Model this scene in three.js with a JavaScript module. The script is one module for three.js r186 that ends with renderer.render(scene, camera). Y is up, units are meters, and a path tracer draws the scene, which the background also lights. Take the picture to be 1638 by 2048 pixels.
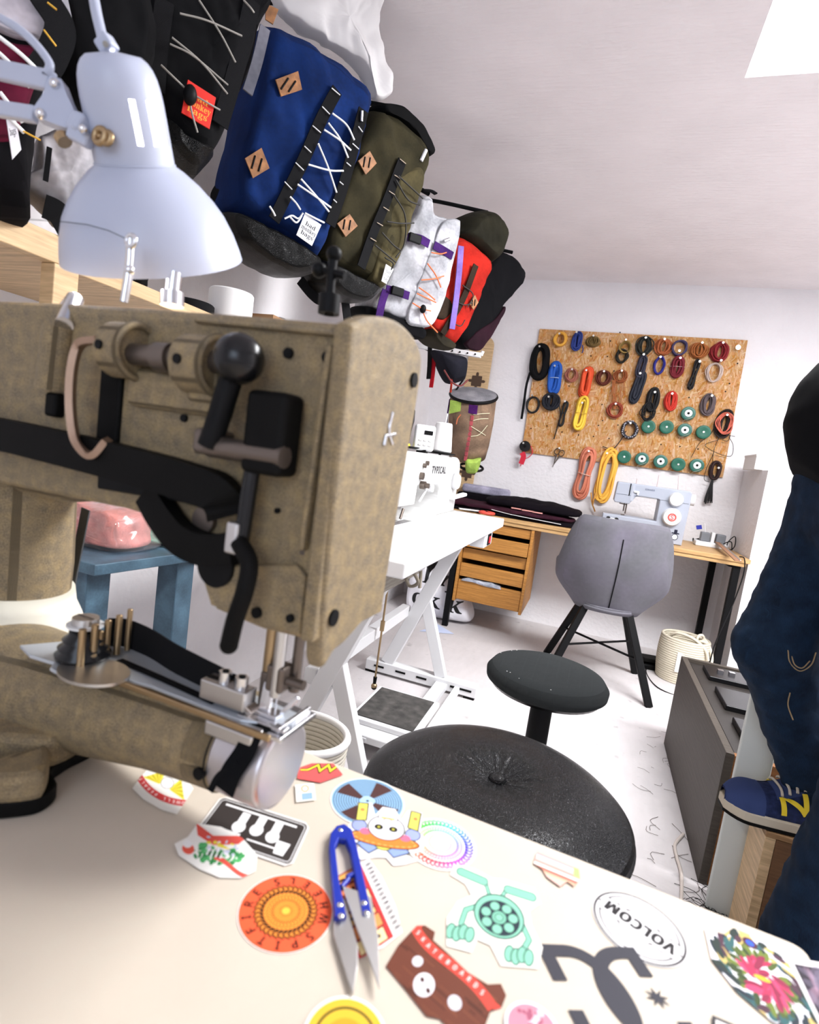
import * as THREE from 'three';
import { RoundedBoxGeometry } from 'three/addons/geometries/RoundedBoxGeometry.js';
import { mergeGeometries, mergeVertices } from 'three/addons/utils/BufferGeometryUtils.js';
import { MarchingCubes } from 'three/addons/objects/MarchingCubes.js';
import { ImprovedNoise } from 'three/addons/math/ImprovedNoise.js';
import { RectAreaLightUniformsLib } from 'three/addons/lights/RectAreaLightUniformsLib.js';
RectAreaLightUniformsLib.init();

// ---------- camera, light, exposure ----------
const rad = THREE.MathUtils.degToRad;
const scene = new THREE.Scene();
const FPX = 1100, CX = 819, CY = 1024;                         // focal length in pixels of the 1638 x 2048 frame
const camera = new THREE.PerspectiveCamera(2 * Math.atan(1024 / FPX) * 180 / Math.PI, 1638 / 2048, 0.02, 60);
camera.position.set(0, 1.08, 0);
camera.rotation.set(rad(-6.4), rad(18.2), rad(8), 'YXZ');
camera.updateMatrixWorld(true);
camera.focus = 1.7; camera.userData.fStop = 6.5;
const renderer = new THREE.WebGLRenderer({ antialias: true });
renderer.toneMapping = THREE.LinearToneMapping;
renderer.toneMappingExposure = 1.05;
renderer.shadowMap.enabled = true;
scene.background = new THREE.Color(0x0a0a0b);
const CEIL = 2.34, LEFT = -1.25, BACK = -3.92, RIGHT = 2.0, REAR = 1.7;
const SKY = { x0: 0.216, x1: 1.95, z0: -2.0, z1: -1.4 };        // the lit opening in the ceiling
const skyLight = new THREE.RectAreaLight(new THREE.Color(0.97, 0.98, 1.0), 42, SKY.x1 - SKY.x0 - 0.02, SKY.z1 - SKY.z0 - 0.02);
skyLight.position.set((SKY.x0 + SKY.x1) / 2, CEIL - 0.012, (SKY.z0 + SKY.z1) / 2); skyLight.rotation.x = -Math.PI / 2;
scene.add(skyLight);
const WIN = { x0: -0.35, x1: 0.85, y0: 0.95, y1: 2.05 };          // daylight window in the wall behind the viewer
const winLight = new THREE.RectAreaLight(new THREE.Color(0.66, 0.80, 1.0), 2.6, WIN.x1 - WIN.x0 - 0.08, WIN.y1 - WIN.y0 - 0.08);
winLight.position.set((WIN.x0 + WIN.x1) / 2, (WIN.y0 + WIN.y1) / 2, REAR - 0.03);
scene.add(winLight);

// ---------- helpers ----------
const V = (x, y, z) => new THREE.Vector3(x, y, z);
const ray = (px, py) => V((px - CX) / FPX, -(py - CY) / FPX, -1).applyQuaternion(camera.quaternion);
const at = (px, py, d) => ray(px, py).multiplyScalar(d).add(camera.position);        // a pixel at a depth
const on = (px, py, axis, v) => { const r = ray(px, py); return at(px, py, (v - camera.position[axis]) / r[axis]); };   // a pixel on a plane x, y or z = v
let seed = 7;
const rnd = () => { seed = (seed * 1664525 + 1013904223) >>> 0; return seed / 4294967296; };
const rr = (a, b) => a + (b - a) * rnd();
const PN = new ImprovedNoise();
const noise = (x, y, z = 0) => PN.noise(x, y, z);
const fbm = (x, y, z = 0, o = 4) => { let s = 0, a = 0.5, f = 1; for (let i = 0; i < o; i++) { s += a * PN.noise(x * f, y * f, z + i * 7.3); f *= 2; a *= 0.5; } return s; };
const taken = {};
const numbered = (n) => { const k = taken[n] = (taken[n] ?? -1) + 1; return k ? n + '_' + String(k).padStart(3, '0') : n; };
function thing(name, label, category, pos = [0, 0, 0], turn = 0, group) {
  const o = new THREE.Group(); o.name = numbered(name); scene.add(o);
  if (pos.isVector3) o.position.copy(pos); else o.position.set(...pos);
  o.rotation.y = turn; o.updateMatrixWorld(true);
  o.userData = { label, category }; if (group) o.userData.group = group;
  return o;
}
function metreUV(g) {                                             // box projection in metres
  const p = g.attributes.position, n = g.attributes.normal, uv = new Float32Array(p.count * 2);
  for (let i = 0; i < p.count; i++) {
    const ax = Math.abs(n.getX(i)), ay = Math.abs(n.getY(i)), az = Math.abs(n.getZ(i));
    let u, v;
    if (ax >= ay && ax >= az) { u = p.getZ(i); v = p.getY(i); } else if (ay >= az) { u = p.getX(i); v = p.getZ(i); } else { u = p.getX(i); v = p.getY(i); }
    uv[i * 2] = u; uv[i * 2 + 1] = v;
  }
  g.setAttribute('uv', new THREE.BufferAttribute(uv, 2)); return g;
}
function mesh(name, g, m, parent) {
  if (Array.isArray(g)) g = M(...g);
  if (m.userData.metres) { if (g.index) g = g.toNonIndexed(); metreUV(g); }
  const o = new THREE.Mesh(g, m); o.name = name; o.castShadow = o.receiveShadow = true; parent.add(o); return o;
}
const parts = (parent, name, gs, m) => gs.forEach((g) => part(parent, name, g, m));
const part = (parent, name, g, m, label) => { const o = mesh(name, g, m, parent); if (label) o.userData.label = label; return o; };
function rootOf(o) { let r = o; while (r.parent && r.parent !== scene) r = r.parent; return r; }
// geometry given in world coordinates becomes a part of a placed thing
function wpart(parent, name, g, m, label) { if (Array.isArray(g)) g = M(...g); parent.updateMatrixWorld(true); g = g.clone().applyMatrix4(parent.matrixWorld.clone().invert()); return part(parent, name, g, m, label); }
function solo(name, label, category, g, m, group, kind) {
  if (Array.isArray(g)) g = M(...g);
  g.computeBoundingBox(); const b = g.boundingBox, c = V((b.min.x + b.max.x) / 2, b.min.y, (b.min.z + b.max.z) / 2);
  const o = mesh(numbered(name), g.clone().translate(-c.x, -c.y, -c.z), m, scene); o.position.copy(c);
  o.userData = { label, category }; if (group) o.userData.group = group; if (kind) o.userData.kind = kind; return o;
}
function struct(name, g, m, label, parent = scene) { const o = mesh(name, g, m, parent); if (parent === scene) o.userData = { kind: 'structure', label, category: name.split('_')[0] }; return o; }
function M(...gs) {
  gs = gs.flat(9).map((g) => { g = g.index ? g.toNonIndexed() : g; const h = new THREE.BufferGeometry(); if (!g.attributes.normal) g.computeVertexNormals();
    h.setAttribute('position', g.attributes.position); h.setAttribute('normal', g.attributes.normal);
    h.setAttribute('uv', g.attributes.uv ?? new THREE.BufferAttribute(new Float32Array(g.attributes.position.count * 2), 2)); return h; });
  return gs.length === 1 ? gs[0] : mergeGeometries(gs);
}
const TR = (g, x = 0, y = 0, z = 0, rx = 0, ry = 0, rz = 0) => g.applyMatrix4(new THREE.Matrix4().compose(V(x, y, z), new THREE.Quaternion().setFromEuler(new THREE.Euler(rx, ry, rz)), V(1, 1, 1)));
const B = (w, h, d, x = 0, y = 0, z = 0) => new THREE.BoxGeometry(w, h, d).translate(x, y, z);
const RB = (w, h, d, r, x = 0, y = 0, z = 0, s = 2) => new RoundedBoxGeometry(w, h, d, s, Math.min(r, w / 2.01, h / 2.01, d / 2.01)).translate(x, y, z);
const BX = (x0, x1, y0, y1, z0, z1, r = 0) => (r ? RB : B)(...(r ? [Math.abs(x1 - x0), Math.abs(y1 - y0), Math.abs(z1 - z0), r] : [Math.abs(x1 - x0), Math.abs(y1 - y0), Math.abs(z1 - z0)]), (x0 + x1) / 2, (y0 + y1) / 2, (z0 + z1) / 2);
const C = (r1, r2, h, x = 0, y = 0, z = 0, s = 24) => new THREE.CylinderGeometry(r1, r2, h, s).translate(x, y, z);
const CX_ = (r, l, x, y, z, s = 20) => new THREE.CylinderGeometry(r, r, l, s).rotateZ(Math.PI / 2).translate(x, y, z);
const CZ_ = (r, l, x, y, z, s = 20) => new THREE.CylinderGeometry(r, r, l, s).rotateX(Math.PI / 2).translate(x, y, z);
const S = (r, x, y, z, sx = 1, sy = 1, sz = 1, s = 16) => new THREE.SphereGeometry(r, s * 1.5, s).scale(sx, sy, sz).translate(x, y, z);
const LA = (pts, s = 40) => new THREE.LatheGeometry(pts.map((p) => new THREE.Vector2(p[0], p[1])), s);
const vv = (p) => (p.isVector3 ? p : V(...p));
const T = (pts, r, n = 40, rs = 8, closed = false) => new THREE.TubeGeometry(new THREE.CatmullRomCurve3(pts.map(vv), closed), n, r, rs, closed);
const ROD = (a, b, r, s = 12, r2 = r) => { a = vv(a); b = vv(b); const d = b.clone().sub(a), l = d.length(); return new THREE.CylinderGeometry(r2, r, l, s).translate(0, l / 2, 0).applyQuaternion(new THREE.Quaternion().setFromUnitVectors(V(0, 1, 0), d.divideScalar(l))).translate(a.x, a.y, a.z); };
const BAR = (a, b, w, t, up = V(0, 0, 1), r = 0.003) => { a = vv(a); b = vv(b); const d = b.clone().sub(a), l = d.length(), y = d.clone().divideScalar(l), x = y.clone().cross(up).normalize(), z = x.clone().cross(y);
  return RB(w, l, t, r).applyMatrix4(new THREE.Matrix4().makeBasis(x, y, z)).translate((a.x + b.x) / 2, (a.y + b.y) / 2, (a.z + b.z) / 2); };
const SH = (pts, smooth) => { if (!smooth) return new THREE.Shape(pts.map((p) => new THREE.Vector2(p[0], p[1]))); return new THREE.Shape(new THREE.SplineCurve([...pts, pts[0]].map((p) => new THREE.Vector2(p[0], p[1]))).getPoints(pts.length * 6).slice(0, -1)); };
const EX = (shape, depth, bevel = 0, seg = 2, curve = 12) => new THREE.ExtrudeGeometry(shape, { depth: depth - 2 * bevel, bevelEnabled: bevel > 0, bevelThickness: bevel, bevelSize: bevel, bevelOffset: -bevel, bevelSegments: seg, curveSegments: curve }).translate(0, 0, bevel);
// ribbon: a flat strip along points, width along the given direction
function RIB(pts, w, t, dir) {
  pts = new THREE.CatmullRomCurve3(pts.map(vv)).getPoints(Math.max(8, pts.length * 6)); dir = vv(dir).clone().normalize();
  const pos = [], idx = [], n = pts.length;
  for (let i = 0; i < n; i++) { const tan = pts[Math.min(i + 1, n - 1)].clone().sub(pts[Math.max(i - 1, 0)]).normalize(), nor = tan.clone().cross(dir).normalize(), d = nor.clone().cross(tan).normalize();
    for (const [a, b] of [[-1, -1], [1, -1], [1, 1], [-1, 1]]) { const p = pts[i].clone().addScaledVector(d, a * w / 2).addScaledVector(nor, b * t / 2); pos.push(p.x, p.y, p.z); } }
  for (let i = 0; i < n - 1; i++) for (let k = 0; k < 4; k++) { const a = i * 4 + k, b = i * 4 + (k + 1) % 4; idx.push(a, b, a + 4, b, b + 4, a + 4); }
  const e = (n - 1) * 4; idx.push(0, 2, 1, 0, 3, 2, e, e + 1, e + 2, e, e + 2, e + 3);
  let g = new THREE.BufferGeometry(); g.setAttribute('position', new THREE.Float32BufferAttribute(pos, 3)); g.setIndex(idx); g = g.toNonIndexed(); g.computeVertexNormals(); return g;
}
// a stuffed outline: closed rings shrink towards the middle of the front and the back
function PIL(pts, back, front, o = {}) {
  const { edge = 0.03, bulge = 0.02, wr = 0.003, wf = 14, n = 72, rings = 9, smooth = true, sd = 0 } = o;
  const cur = smooth ? new THREE.CatmullRomCurve3([...pts].map((p) => V(p[0], p[1], 0)), true, 'catmullrom', 0.35) : null;
  let out;
  if (smooth) out = cur.getSpacedPoints(n).slice(0, n);
  else { const ls = new THREE.CurvePath(); pts.forEach((p, i) => ls.add(new THREE.LineCurve3(V(p[0], p[1], 0), V(...pts[(i + 1) % pts.length], 0)))); out = ls.getSpacedPoints(n).slice(0, n); }
  let area = 0; out.forEach((p, i) => { const q = out[(i + 1) % n]; area += p.x * q.y - q.x * p.y; }); if (area < 0) out.reverse();
  const c = out.reduce((a, p) => a.add(p), V(0, 0, 0)).divideScalar(n);
  const size = Math.max(...out.map((p) => p.distanceTo(c)));
  const prof = [];                                                    // [scale, z]
  prof.push([0, back]); for (let i = 1; i <= 3; i++) prof.push([(1 - edge / size) * i / 3, back]);
  const half = (front - back) / 2;
  for (let i = 1; i <= 5; i++) { const a = -Math.PI / 2 + Math.PI * i / 6; prof.push([1 - (edge / size) * (1 - Math.cos(a)), (front + back) / 2 + half * Math.sin(a)]); }
  for (let i = rings; i >= 0; i--) { const s = (1 - edge / size) * i / rings; prof.push([s, front + bulge * (1 - s * s)]); }
  const pos = [], idx = [], uv = [];
  prof.forEach(([s, z], k) => { for (let i = 0; i < n; i++) { const x = c.x + (out[i].x - c.x) * s, y = c.y + (out[i].y - c.y) * s;
    const w = wr * (fbm(x * wf, y * wf, z * wf + sd, 3) * 2 + 0.7 * noise(x * wf * 2.6 + y * wf * 1.1, y * wf * 0.7, sd + 3));
    const m = k < 4 ? 0 : 1; pos.push(x + w * 0.4 * m, y + w * 0.4 * m, z + w * m); uv.push(x, y); } });
  for (let k = 0; k < prof.length - 1; k++) for (let i = 0; i < n; i++) { const a = k * n + i, b = k * n + (i + 1) % n; idx.push(a, a + n, b, b, a + n, b + n); }
  const g = new THREE.BufferGeometry(); g.setAttribute('position', new THREE.Float32BufferAttribute(pos, 3)); g.setAttribute('uv', new THREE.Float32BufferAttribute(uv, 2)); g.setIndex(idx.slice().reverse()); g.computeVertexNormals(); return g;
}
// ---------- procedural textures and materials ----------
function dataTex(n, fn, srgb = true) {
  const d = new Uint8Array(n * n * 4);
  for (let y = 0; y < n; y++) for (let x = 0; x < n; x++) { const c = fn(x / n, y / n), i = (y * n + x) * 4; const a = Array.isArray(c) ? c : [c, c, c]; for (let k = 0; k < 3; k++) d[i + k] = Math.max(0, Math.min(255, a[k] * 255)); d[i + 3] = 255; }
  const t = new THREE.DataTexture(d, n, n); t.wrapS = t.wrapT = THREE.RepeatWrapping; t.magFilter = THREE.LinearFilter; t.minFilter = THREE.LinearMipmapLinearFilter; t.colorSpace = srgb ? THREE.SRGBColorSpace : THREE.NoColorSpace; t.needsUpdate = true; return t;
}
// seamless noise: the square is wrapped on a blend of shifted copies
const tile = (f) => (u, v) => { const x = u < 0.8 ? 0 : (u - 0.8) / 0.2, y = v < 0.8 ? 0 : (v - 0.8) / 0.2; let a = f(u, v); if (x) a = a * (1 - x) + f(u - 1, v) * x; if (y) { let c = f(u, v - 1); if (x) c = c * (1 - x) + f(u - 1, v - 1) * x; a = a * (1 - y) + c * y; } return a; };
const rep = (t, per) => { const c = t.clone(); c.repeat.set(1 / per, 1 / per); c.needsUpdate = true; return c; };
function canvasTex(w, h, draw) { const c = document.createElement('canvas'); c.width = w; c.height = h; draw(c.getContext('2d'), w, h); const t = new THREE.CanvasTexture(c); t.colorSpace = THREE.SRGBColorSpace; t.magFilter = THREE.LinearFilter; return t; }
function mat(color, rough = 0.6, o = {}) {
  const { metres, ...p } = o; p.specularIntensity ??= (p.metalness ?? 0) > 0.4 ? 1 : rough > 0.7 ? 0.3 : 0.7; const phys = ['specularIntensity', 'clearcoat', 'sheen', 'transmission', 'anisotropy', 'ior', 'thickness'].some((k) => k in p);
  const m = new (phys ? THREE.MeshPhysicalMaterial : THREE.MeshStandardMaterial)({ color, roughness: rough, ...p });
  m.side = THREE.DoubleSide; if (metres) m.userData.metres = true; return m;
}
const tPlaster = dataTex(512, tile((u, v) => 0.5 + 0.9 * fbm(u * 26, v * 26, 1, 4) + 0.5 * fbm(u * 7, v * 7, 4, 3)), false);
const tCeil = dataTex(512, tile((u, v) => 0.5 + 0.6 * fbm(u * 6, v * 60, 1, 4) + 0.55 * fbm(u * 30, v * 30, 8, 3)), false);
const tFine = dataTex(256, tile((u, v) => 0.5 + 1.1 * fbm(u * 40, v * 40, 2, 3)), false);
const tLeather = dataTex(512, (u, v) => { let s = 0.9; const n = 44, x = u * n, y = v * n, i = Math.floor(x), j = Math.floor(y); let d1 = 9, d2 = 9;
  for (let a = -1; a <= 1; a++) for (let b = -1; b <= 1; b++) { const ci = (i + a + n) % n, cj = (j + b + n) % n, h = Math.sin(ci * 127.1 + cj * 311.7) * 43758.5, k = Math.sin(ci * 269.5 + cj * 183.3) * 43758.5; const px = i + a + h - Math.floor(h), py = j + b + k - Math.floor(k), d = Math.hypot(px - x, py - y); if (d < d1) { d2 = d1; d1 = d; } else if (d < d2) d2 = d; }
  return Math.min(s, 0.1 + (d2 - d1) * 1.6); }, false);
const tWeave = dataTex(128, (u, v) => 0.5 + 0.25 * Math.sin(u * Math.PI * 32) * (Math.sin(v * Math.PI * 32) > 0 ? 1 : -1) + 0.2 * Math.sin(v * Math.PI * 64), false);
const tFloor = dataTex(1024, (u, v) => { const f = tile((a, b) => fbm(a * 8, b * 8, 2, 5))(u, v), g = tile((a, b) => fbm(a * 60, b * 14, 5, 3))(u, v), s = tile((a, b) => fbm(a * 22, b * 22, 9, 4))(u, v); let k = 0.93 + 0.05 * f + 0.03 * g; if (s > 0.3) k -= (s - 0.3) * 0.7; return [k, k * 0.985, k * 0.98]; });
const tWall = dataTex(512, (u, v) => { const f = tile((a, b) => fbm(a * 6, b * 6, 3, 4))(u, v); const k = 0.96 + 0.04 * f; return [k, k * 0.993, k * 0.993]; });
const tWood = dataTex(512, (u, v) => { const w = tile((a, b) => fbm(a * 2.2, b * 42, 2, 4))(u, v), f = tile((a, b) => fbm(a * 14, b * 160, 6, 2))(u, v); const k = 0.86 + 0.24 * w + 0.12 * f; return [k, k * (0.985 + 0.02 * w), k * (0.96 + 0.05 * w)]; });
const tSpeck = dataTex(512, (u, v) => { const a = tile((x, y) => fbm(x * 70, y * 70, 1, 3))(u, v), b = tile((x, y) => fbm(x * 9, y * 9, 4, 4))(u, v); const k = 0.86 + 0.42 * a + 0.26 * b; return [k, k * (0.99 - 0.04 * b), k * (0.96 - 0.16 * b)]; });
const tMottle = dataTex(512, (u, v) => { const a = tile((x, y) => fbm(x * 5, y * 5, 2, 4))(u, v), b = tile((x, y) => fbm(x * 60, y * 60, 2, 2))(u, v); const k = 0.85 + 0.42 * a + 0.12 * b; return [k, k * (1 - 0.02 * a), k * (1.0 - 0.04 * a)]; });
const tVelvet = dataTex(256, (u, v) => { const a = tile((x, y) => fbm(x * 4, y * 4, 2, 4))(u, v), b = tile((x, y) => fbm(x * 40, y * 40, 2, 2))(u, v); const k = 0.9 + 0.16 * a + 0.06 * b; return [k, k * (1 - 0.05 * a), k * (1.0 + 0.04 * a)]; });
const tDenim = dataTex(512, (u, v) => { const a = tile((x, y) => fbm(x * 4, y * 4, 2, 4))(u, v), t = Math.sin((u * 1 + v * 1) * Math.PI * 2 * 90), b = tile((x, y) => fbm(x * 120, y * 20, 2, 2))(u, v); const k = 0.78 + 0.35 * a + 0.10 * t + 0.22 * b; return [k * 0.95, k, k * 1.02]; });
const tOSB = canvasTex(1024, 1024, (g, w, h) => {
  g.fillStyle = '#c79a63'; g.fillRect(0, 0, w, h);
  for (let i = 0; i < 5200; i++) { const x = rnd() * w, y = rnd() * h, l = rr(20, 78), t = rr(5, 17), a = rr(-0.5, 0.5) + (rnd() < 0.25 ? 1.2 : 0) + 1.5; const k = rnd(); const L = k < 0.5 ? rr(60, 70) : k < 0.85 ? rr(68, 80) : rr(44, 55);
    g.save(); g.translate(x, y); g.rotate(a); g.fillStyle = `hsla(${rr(27, 36)},${rr(42, 60)}%,${L}%,0.85)`; g.beginPath(); g.moveTo(-l / 2, rr(-t, t) / 3); g.lineTo(-l / 3, -t / 2); g.lineTo(l / 2.4, -t / 2 * rr(0.5, 1)); g.lineTo(l / 2, rr(-t, t) / 3); g.lineTo(l / 3, t / 2); g.lineTo(-l / 2.4, t / 2); g.fill();
    g.strokeStyle = 'rgba(110,62,22,0.25)'; g.lineWidth = 1; g.stroke(); g.strokeStyle = 'rgba(125,75,30,0.18)'; for (let q = 0; q < 3; q++) { const yy = rr(-t / 2, t / 2); g.beginPath(); g.moveTo(-l / 2.6, yy); g.lineTo(l / 2.6, yy); g.stroke(); } g.restore(); } });
tOSB.wrapS = tOSB.wrapT = THREE.RepeatWrapping;

const MAT = {
  wall: mat(new THREE.Color(0.83, 0.82, 0.835), 0.9, { map: rep(tWall, 1.1), bumpMap: rep(tPlaster, 0.6), bumpScale: 0.0022, metres: true }),
  ceil: mat(new THREE.Color(0.90, 0.855, 0.86), 0.92, { map: rep(tWall, 1.3), bumpMap: rep(tCeil, 0.7), bumpScale: 0.0022, metres: true }),
  floor: mat(new THREE.Color(0.72, 0.705, 0.715), 0.55, { map: rep(tFloor, 1.6), bumpMap: rep(tPlaster, 0.7), bumpScale: 0.0015, metres: true }),
  white: mat(new THREE.Color(0.72, 0.72, 0.73), 0.45), whiteSatin: mat(new THREE.Color(0.72, 0.72, 0.73), 0.34), matteWhite: mat(new THREE.Color(0.82, 0.81, 0.80), 0.8),
  black: mat(new THREE.Color(0.004, 0.004, 0.0045), 0.55, { specularIntensity: 0.28 }), blackGloss: mat(new THREE.Color(0.005, 0.005, 0.006), 0.25), rubber: mat(new THREE.Color(0.004, 0.0037, 0.0034), 0.65, { specularIntensity: 0.22 }),
  chrome: mat(new THREE.Color(0.72, 0.72, 0.74), 0.22, { metalness: 1 }), steel: mat(new THREE.Color(0.58, 0.57, 0.56), 0.36, { metalness: 1 }), brass: mat(new THREE.Color(0.42, 0.30, 0.17), 0.4, { metalness: 1 }), darkSteel: mat(new THREE.Color(0.16, 0.13, 0.11), 0.4, { metalness: 0.8 }),
  birch: mat(new THREE.Color(0.70, 0.44, 0.20), 0.5, { map: rep(tWood, 0.55), bumpMap: rep(tFine, 0.2), bumpScale: 0.0003, metres: true }),
  pine: mat(new THREE.Color(0.80, 0.58, 0.34), 0.55, { map: rep(tWood, 0.4), metres: true }),
  teak: mat(new THREE.Color(0.62, 0.29, 0.07), 0.5, { map: rep(tWood, 0.35), metres: true }),
  ply: mat(new THREE.Color(0.42, 0.25, 0.12), 0.7, { map: rep(tWood, 0.3), metres: true }),
  darkWood: mat(new THREE.Color(0.075, 0.062, 0.052), 0.6, { map: rep(tWood, 0.28), bumpMap: rep(tWood, 0.28), bumpScale: 0.001, metres: true }),
  osb: mat(new THREE.Color(0.86, 0.80, 0.74), 0.75, { map: rep(tOSB, 0.9), metres: true }),
  leather: mat(new THREE.Color(0.0036, 0.0038, 0.0048), 0.22, { specularIntensity: 0.55, bumpMap: rep(tLeather, 0.085), bumpScale: 0.0007, metres: true }),
  bagLeather: mat(new THREE.Color(0.004, 0.004, 0.004), 0.30, { specularIntensity: 0.35, bumpMap: rep(tLeather, 0.12), bumpScale: 0.001, metres: true }),
  felt: mat(new THREE.Color(0.022, 0.025, 0.026), 0.95, { bumpMap: rep(tFine, 0.03), bumpScale: 0.0008, metres: true, sheen: 0.15, sheenColor: new THREE.Color(0.3, 0.32, 0.32) }),
  velvet: mat(new THREE.Color(0.185, 0.178, 0.205), 0.9, { map: rep(tVelvet, 0.7), bumpMap: rep(tFine, 0.02), bumpScale: 0.0004, metres: true, sheen: 0.25, sheenColor: new THREE.Color(0.4, 0.4, 0.45) }),
  cast: mat(new THREE.Color(0.385, 0.295, 0.178), 0.5, { map: rep(tSpeck, 0.09), bumpMap: rep(tFine, 0.025), bumpScale: 0.0007, metres: true }),
  tan: mat(new THREE.Color(0.42, 0.185, 0.07), 0.6, { map: rep(tMottle, 0.1), metres: true }),
  web: mat(new THREE.Color(0.0055, 0.0055, 0.0065), 0.8, { bumpMap: rep(tWeave, 0.03), bumpScale: 0.0006, metres: true }),
};
const fabric = (r, g, b, o = {}) => Math.max(r, g, b) < 0.016 ? mat(new THREE.Color(r * 0.4, g * 0.4, b * 0.42), 0.9, { specularIntensity: 0.2, bumpMap: rep(tWeave, 0.025), bumpScale: 0.0004, metres: true }) : mat(new THREE.Color(r, g, b), o.rough ?? 0.85, { map: rep(tMottle, o.per ?? 0.5), bumpMap: rep(tWeave, 0.025), bumpScale: 0.0004, metres: true });
// ---------- the room ----------
struct('floor', B(RIGHT - LEFT + 0.4, 0.12, REAR - BACK + 0.4, (LEFT + RIGHT) / 2, -0.06, (REAR + BACK) / 2), MAT.floor, 'white painted concrete floor with scuffs');
struct('wall_left', B(0.15, CEIL, REAR - BACK + 0.3, LEFT - 0.075, CEIL / 2, (REAR + BACK) / 2), MAT.wall, 'white painted rough wall behind the backpacks');
struct('wall_back', B(RIGHT - LEFT, CEIL, 0.15, (LEFT + RIGHT) / 2, CEIL / 2, BACK - 0.075), MAT.wall, 'white painted wall behind the desk');
struct('wall_right', B(0.15, CEIL, REAR - BACK + 0.3, RIGHT + 0.075, CEIL / 2, (REAR + BACK) / 2), MAT.wall, 'white painted side wall');
struct('wall_rear', M(BX(LEFT, WIN.x0, 0, CEIL, REAR, REAR + 0.15), BX(WIN.x1, RIGHT, 0, CEIL, REAR, REAR + 0.15), BX(WIN.x0, WIN.x1, 0, WIN.y0, REAR, REAR + 0.15), BX(WIN.x0, WIN.x1, WIN.y1, CEIL, REAR, REAR + 0.15)), MAT.wall, 'white painted wall opposite the desk');
{ // daylight window behind the viewer
  const t = new THREE.Group(); t.name = 'window_1'; scene.add(t); t.userData = { kind: 'structure', label: 'bright frosted window in the rear wall', category: 'window' };
  mesh('window_frame', M(BX(WIN.x0, WIN.x1, WIN.y0, WIN.y0 + 0.04, REAR, REAR + 0.06), BX(WIN.x0, WIN.x1, WIN.y1 - 0.04, WIN.y1, REAR, REAR + 0.06), BX(WIN.x0, WIN.x0 + 0.04, WIN.y0, WIN.y1, REAR, REAR + 0.06), BX(WIN.x1 - 0.04, WIN.x1, WIN.y0, WIN.y1, REAR, REAR + 0.06)), MAT.white, t);
  mesh('pane', BX(WIN.x0 + 0.04, WIN.x1 - 0.04, WIN.y0 + 0.04, WIN.y1 - 0.04, REAR + 0.02, REAR + 0.03), mat(0xffffff, 0.5, { emissive: new THREE.Color(0.66, 0.8, 1.0), emissiveIntensity: 1.2 }), t);
}
{ // ceiling with a rectangular opening
  const y0 = CEIL, y1 = CEIL + 0.14, X0 = LEFT - 0.15, X1 = RIGHT + 0.15, Z0 = BACK - 0.15, Z1 = REAR + 0.15;
  struct('ceiling', M(BX(X0, SKY.x0, y0, y1, Z0, Z1), BX(SKY.x1, X1, y0, y1, Z0, Z1), BX(SKY.x0, SKY.x1, y0, y1, Z0, SKY.z0), BX(SKY.x0, SKY.x1, y0, y1, SKY.z1, Z1)), MAT.ceil, 'white plastered ceiling with trowel marks');
  const t = thing('ceiling_light', 'large bright white light panel set flush into the plastered ceiling', 'light panel', [(SKY.x0 + SKY.x1) / 2, CEIL, (SKY.z0 + SKY.z1) / 2]);
  part(t, 'housing', B(SKY.x1 - SKY.x0, 0.05, SKY.z1 - SKY.z0, 0, 0.06, 0), MAT.white);
  part(t, 'diffuser', B(SKY.x1 - SKY.x0, 0.03, SKY.z1 - SKY.z0, 0, 0.017, 0), mat(0xffffff, 0.6, { emissive: 0xffffff, emissiveIntensity: 3.2 }));
}
{ // boxed-in ledge on the back wall, right of the desk
  const x0 = 0.843, z1 = -3.40, h = 1.237;
  struct('wall_ledge', BX(x0, RIGHT, 0, h, BACK, z1), MAT.wall, 'white boxed-in ledge beside the desk');
  const a = on(1497, 942, 'z', -3.62), b = on(1572, 922, 'z', -3.62);
  const t = thing('storage_box', 'white flat box lying on the boxed-in ledge', 'box', [(a.x + b.x) / 2, h, -3.64]);
  part(t, 'box', RB(b.x - a.x, 0.085, 0.26, 0.004, 0, 0.043, 0), MAT.matteWhite); part(t, 'lid_edge', RB(b.x - a.x + 0.006, 0.012, 0.266, 0.003, 0, 0.08, 0), MAT.matteWhite);
  solo('cable', 'short black cable end lying beside the flat box on the ledge', 'cable', T([V(1.02, h + 0.005, -3.46), V(1.06, h + 0.006, -3.45), V(1.10, h + 0.04, -3.47), V(1.07, h + 0.09, -3.49)], 0.005, 20, 6), MAT.black);
}
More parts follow.
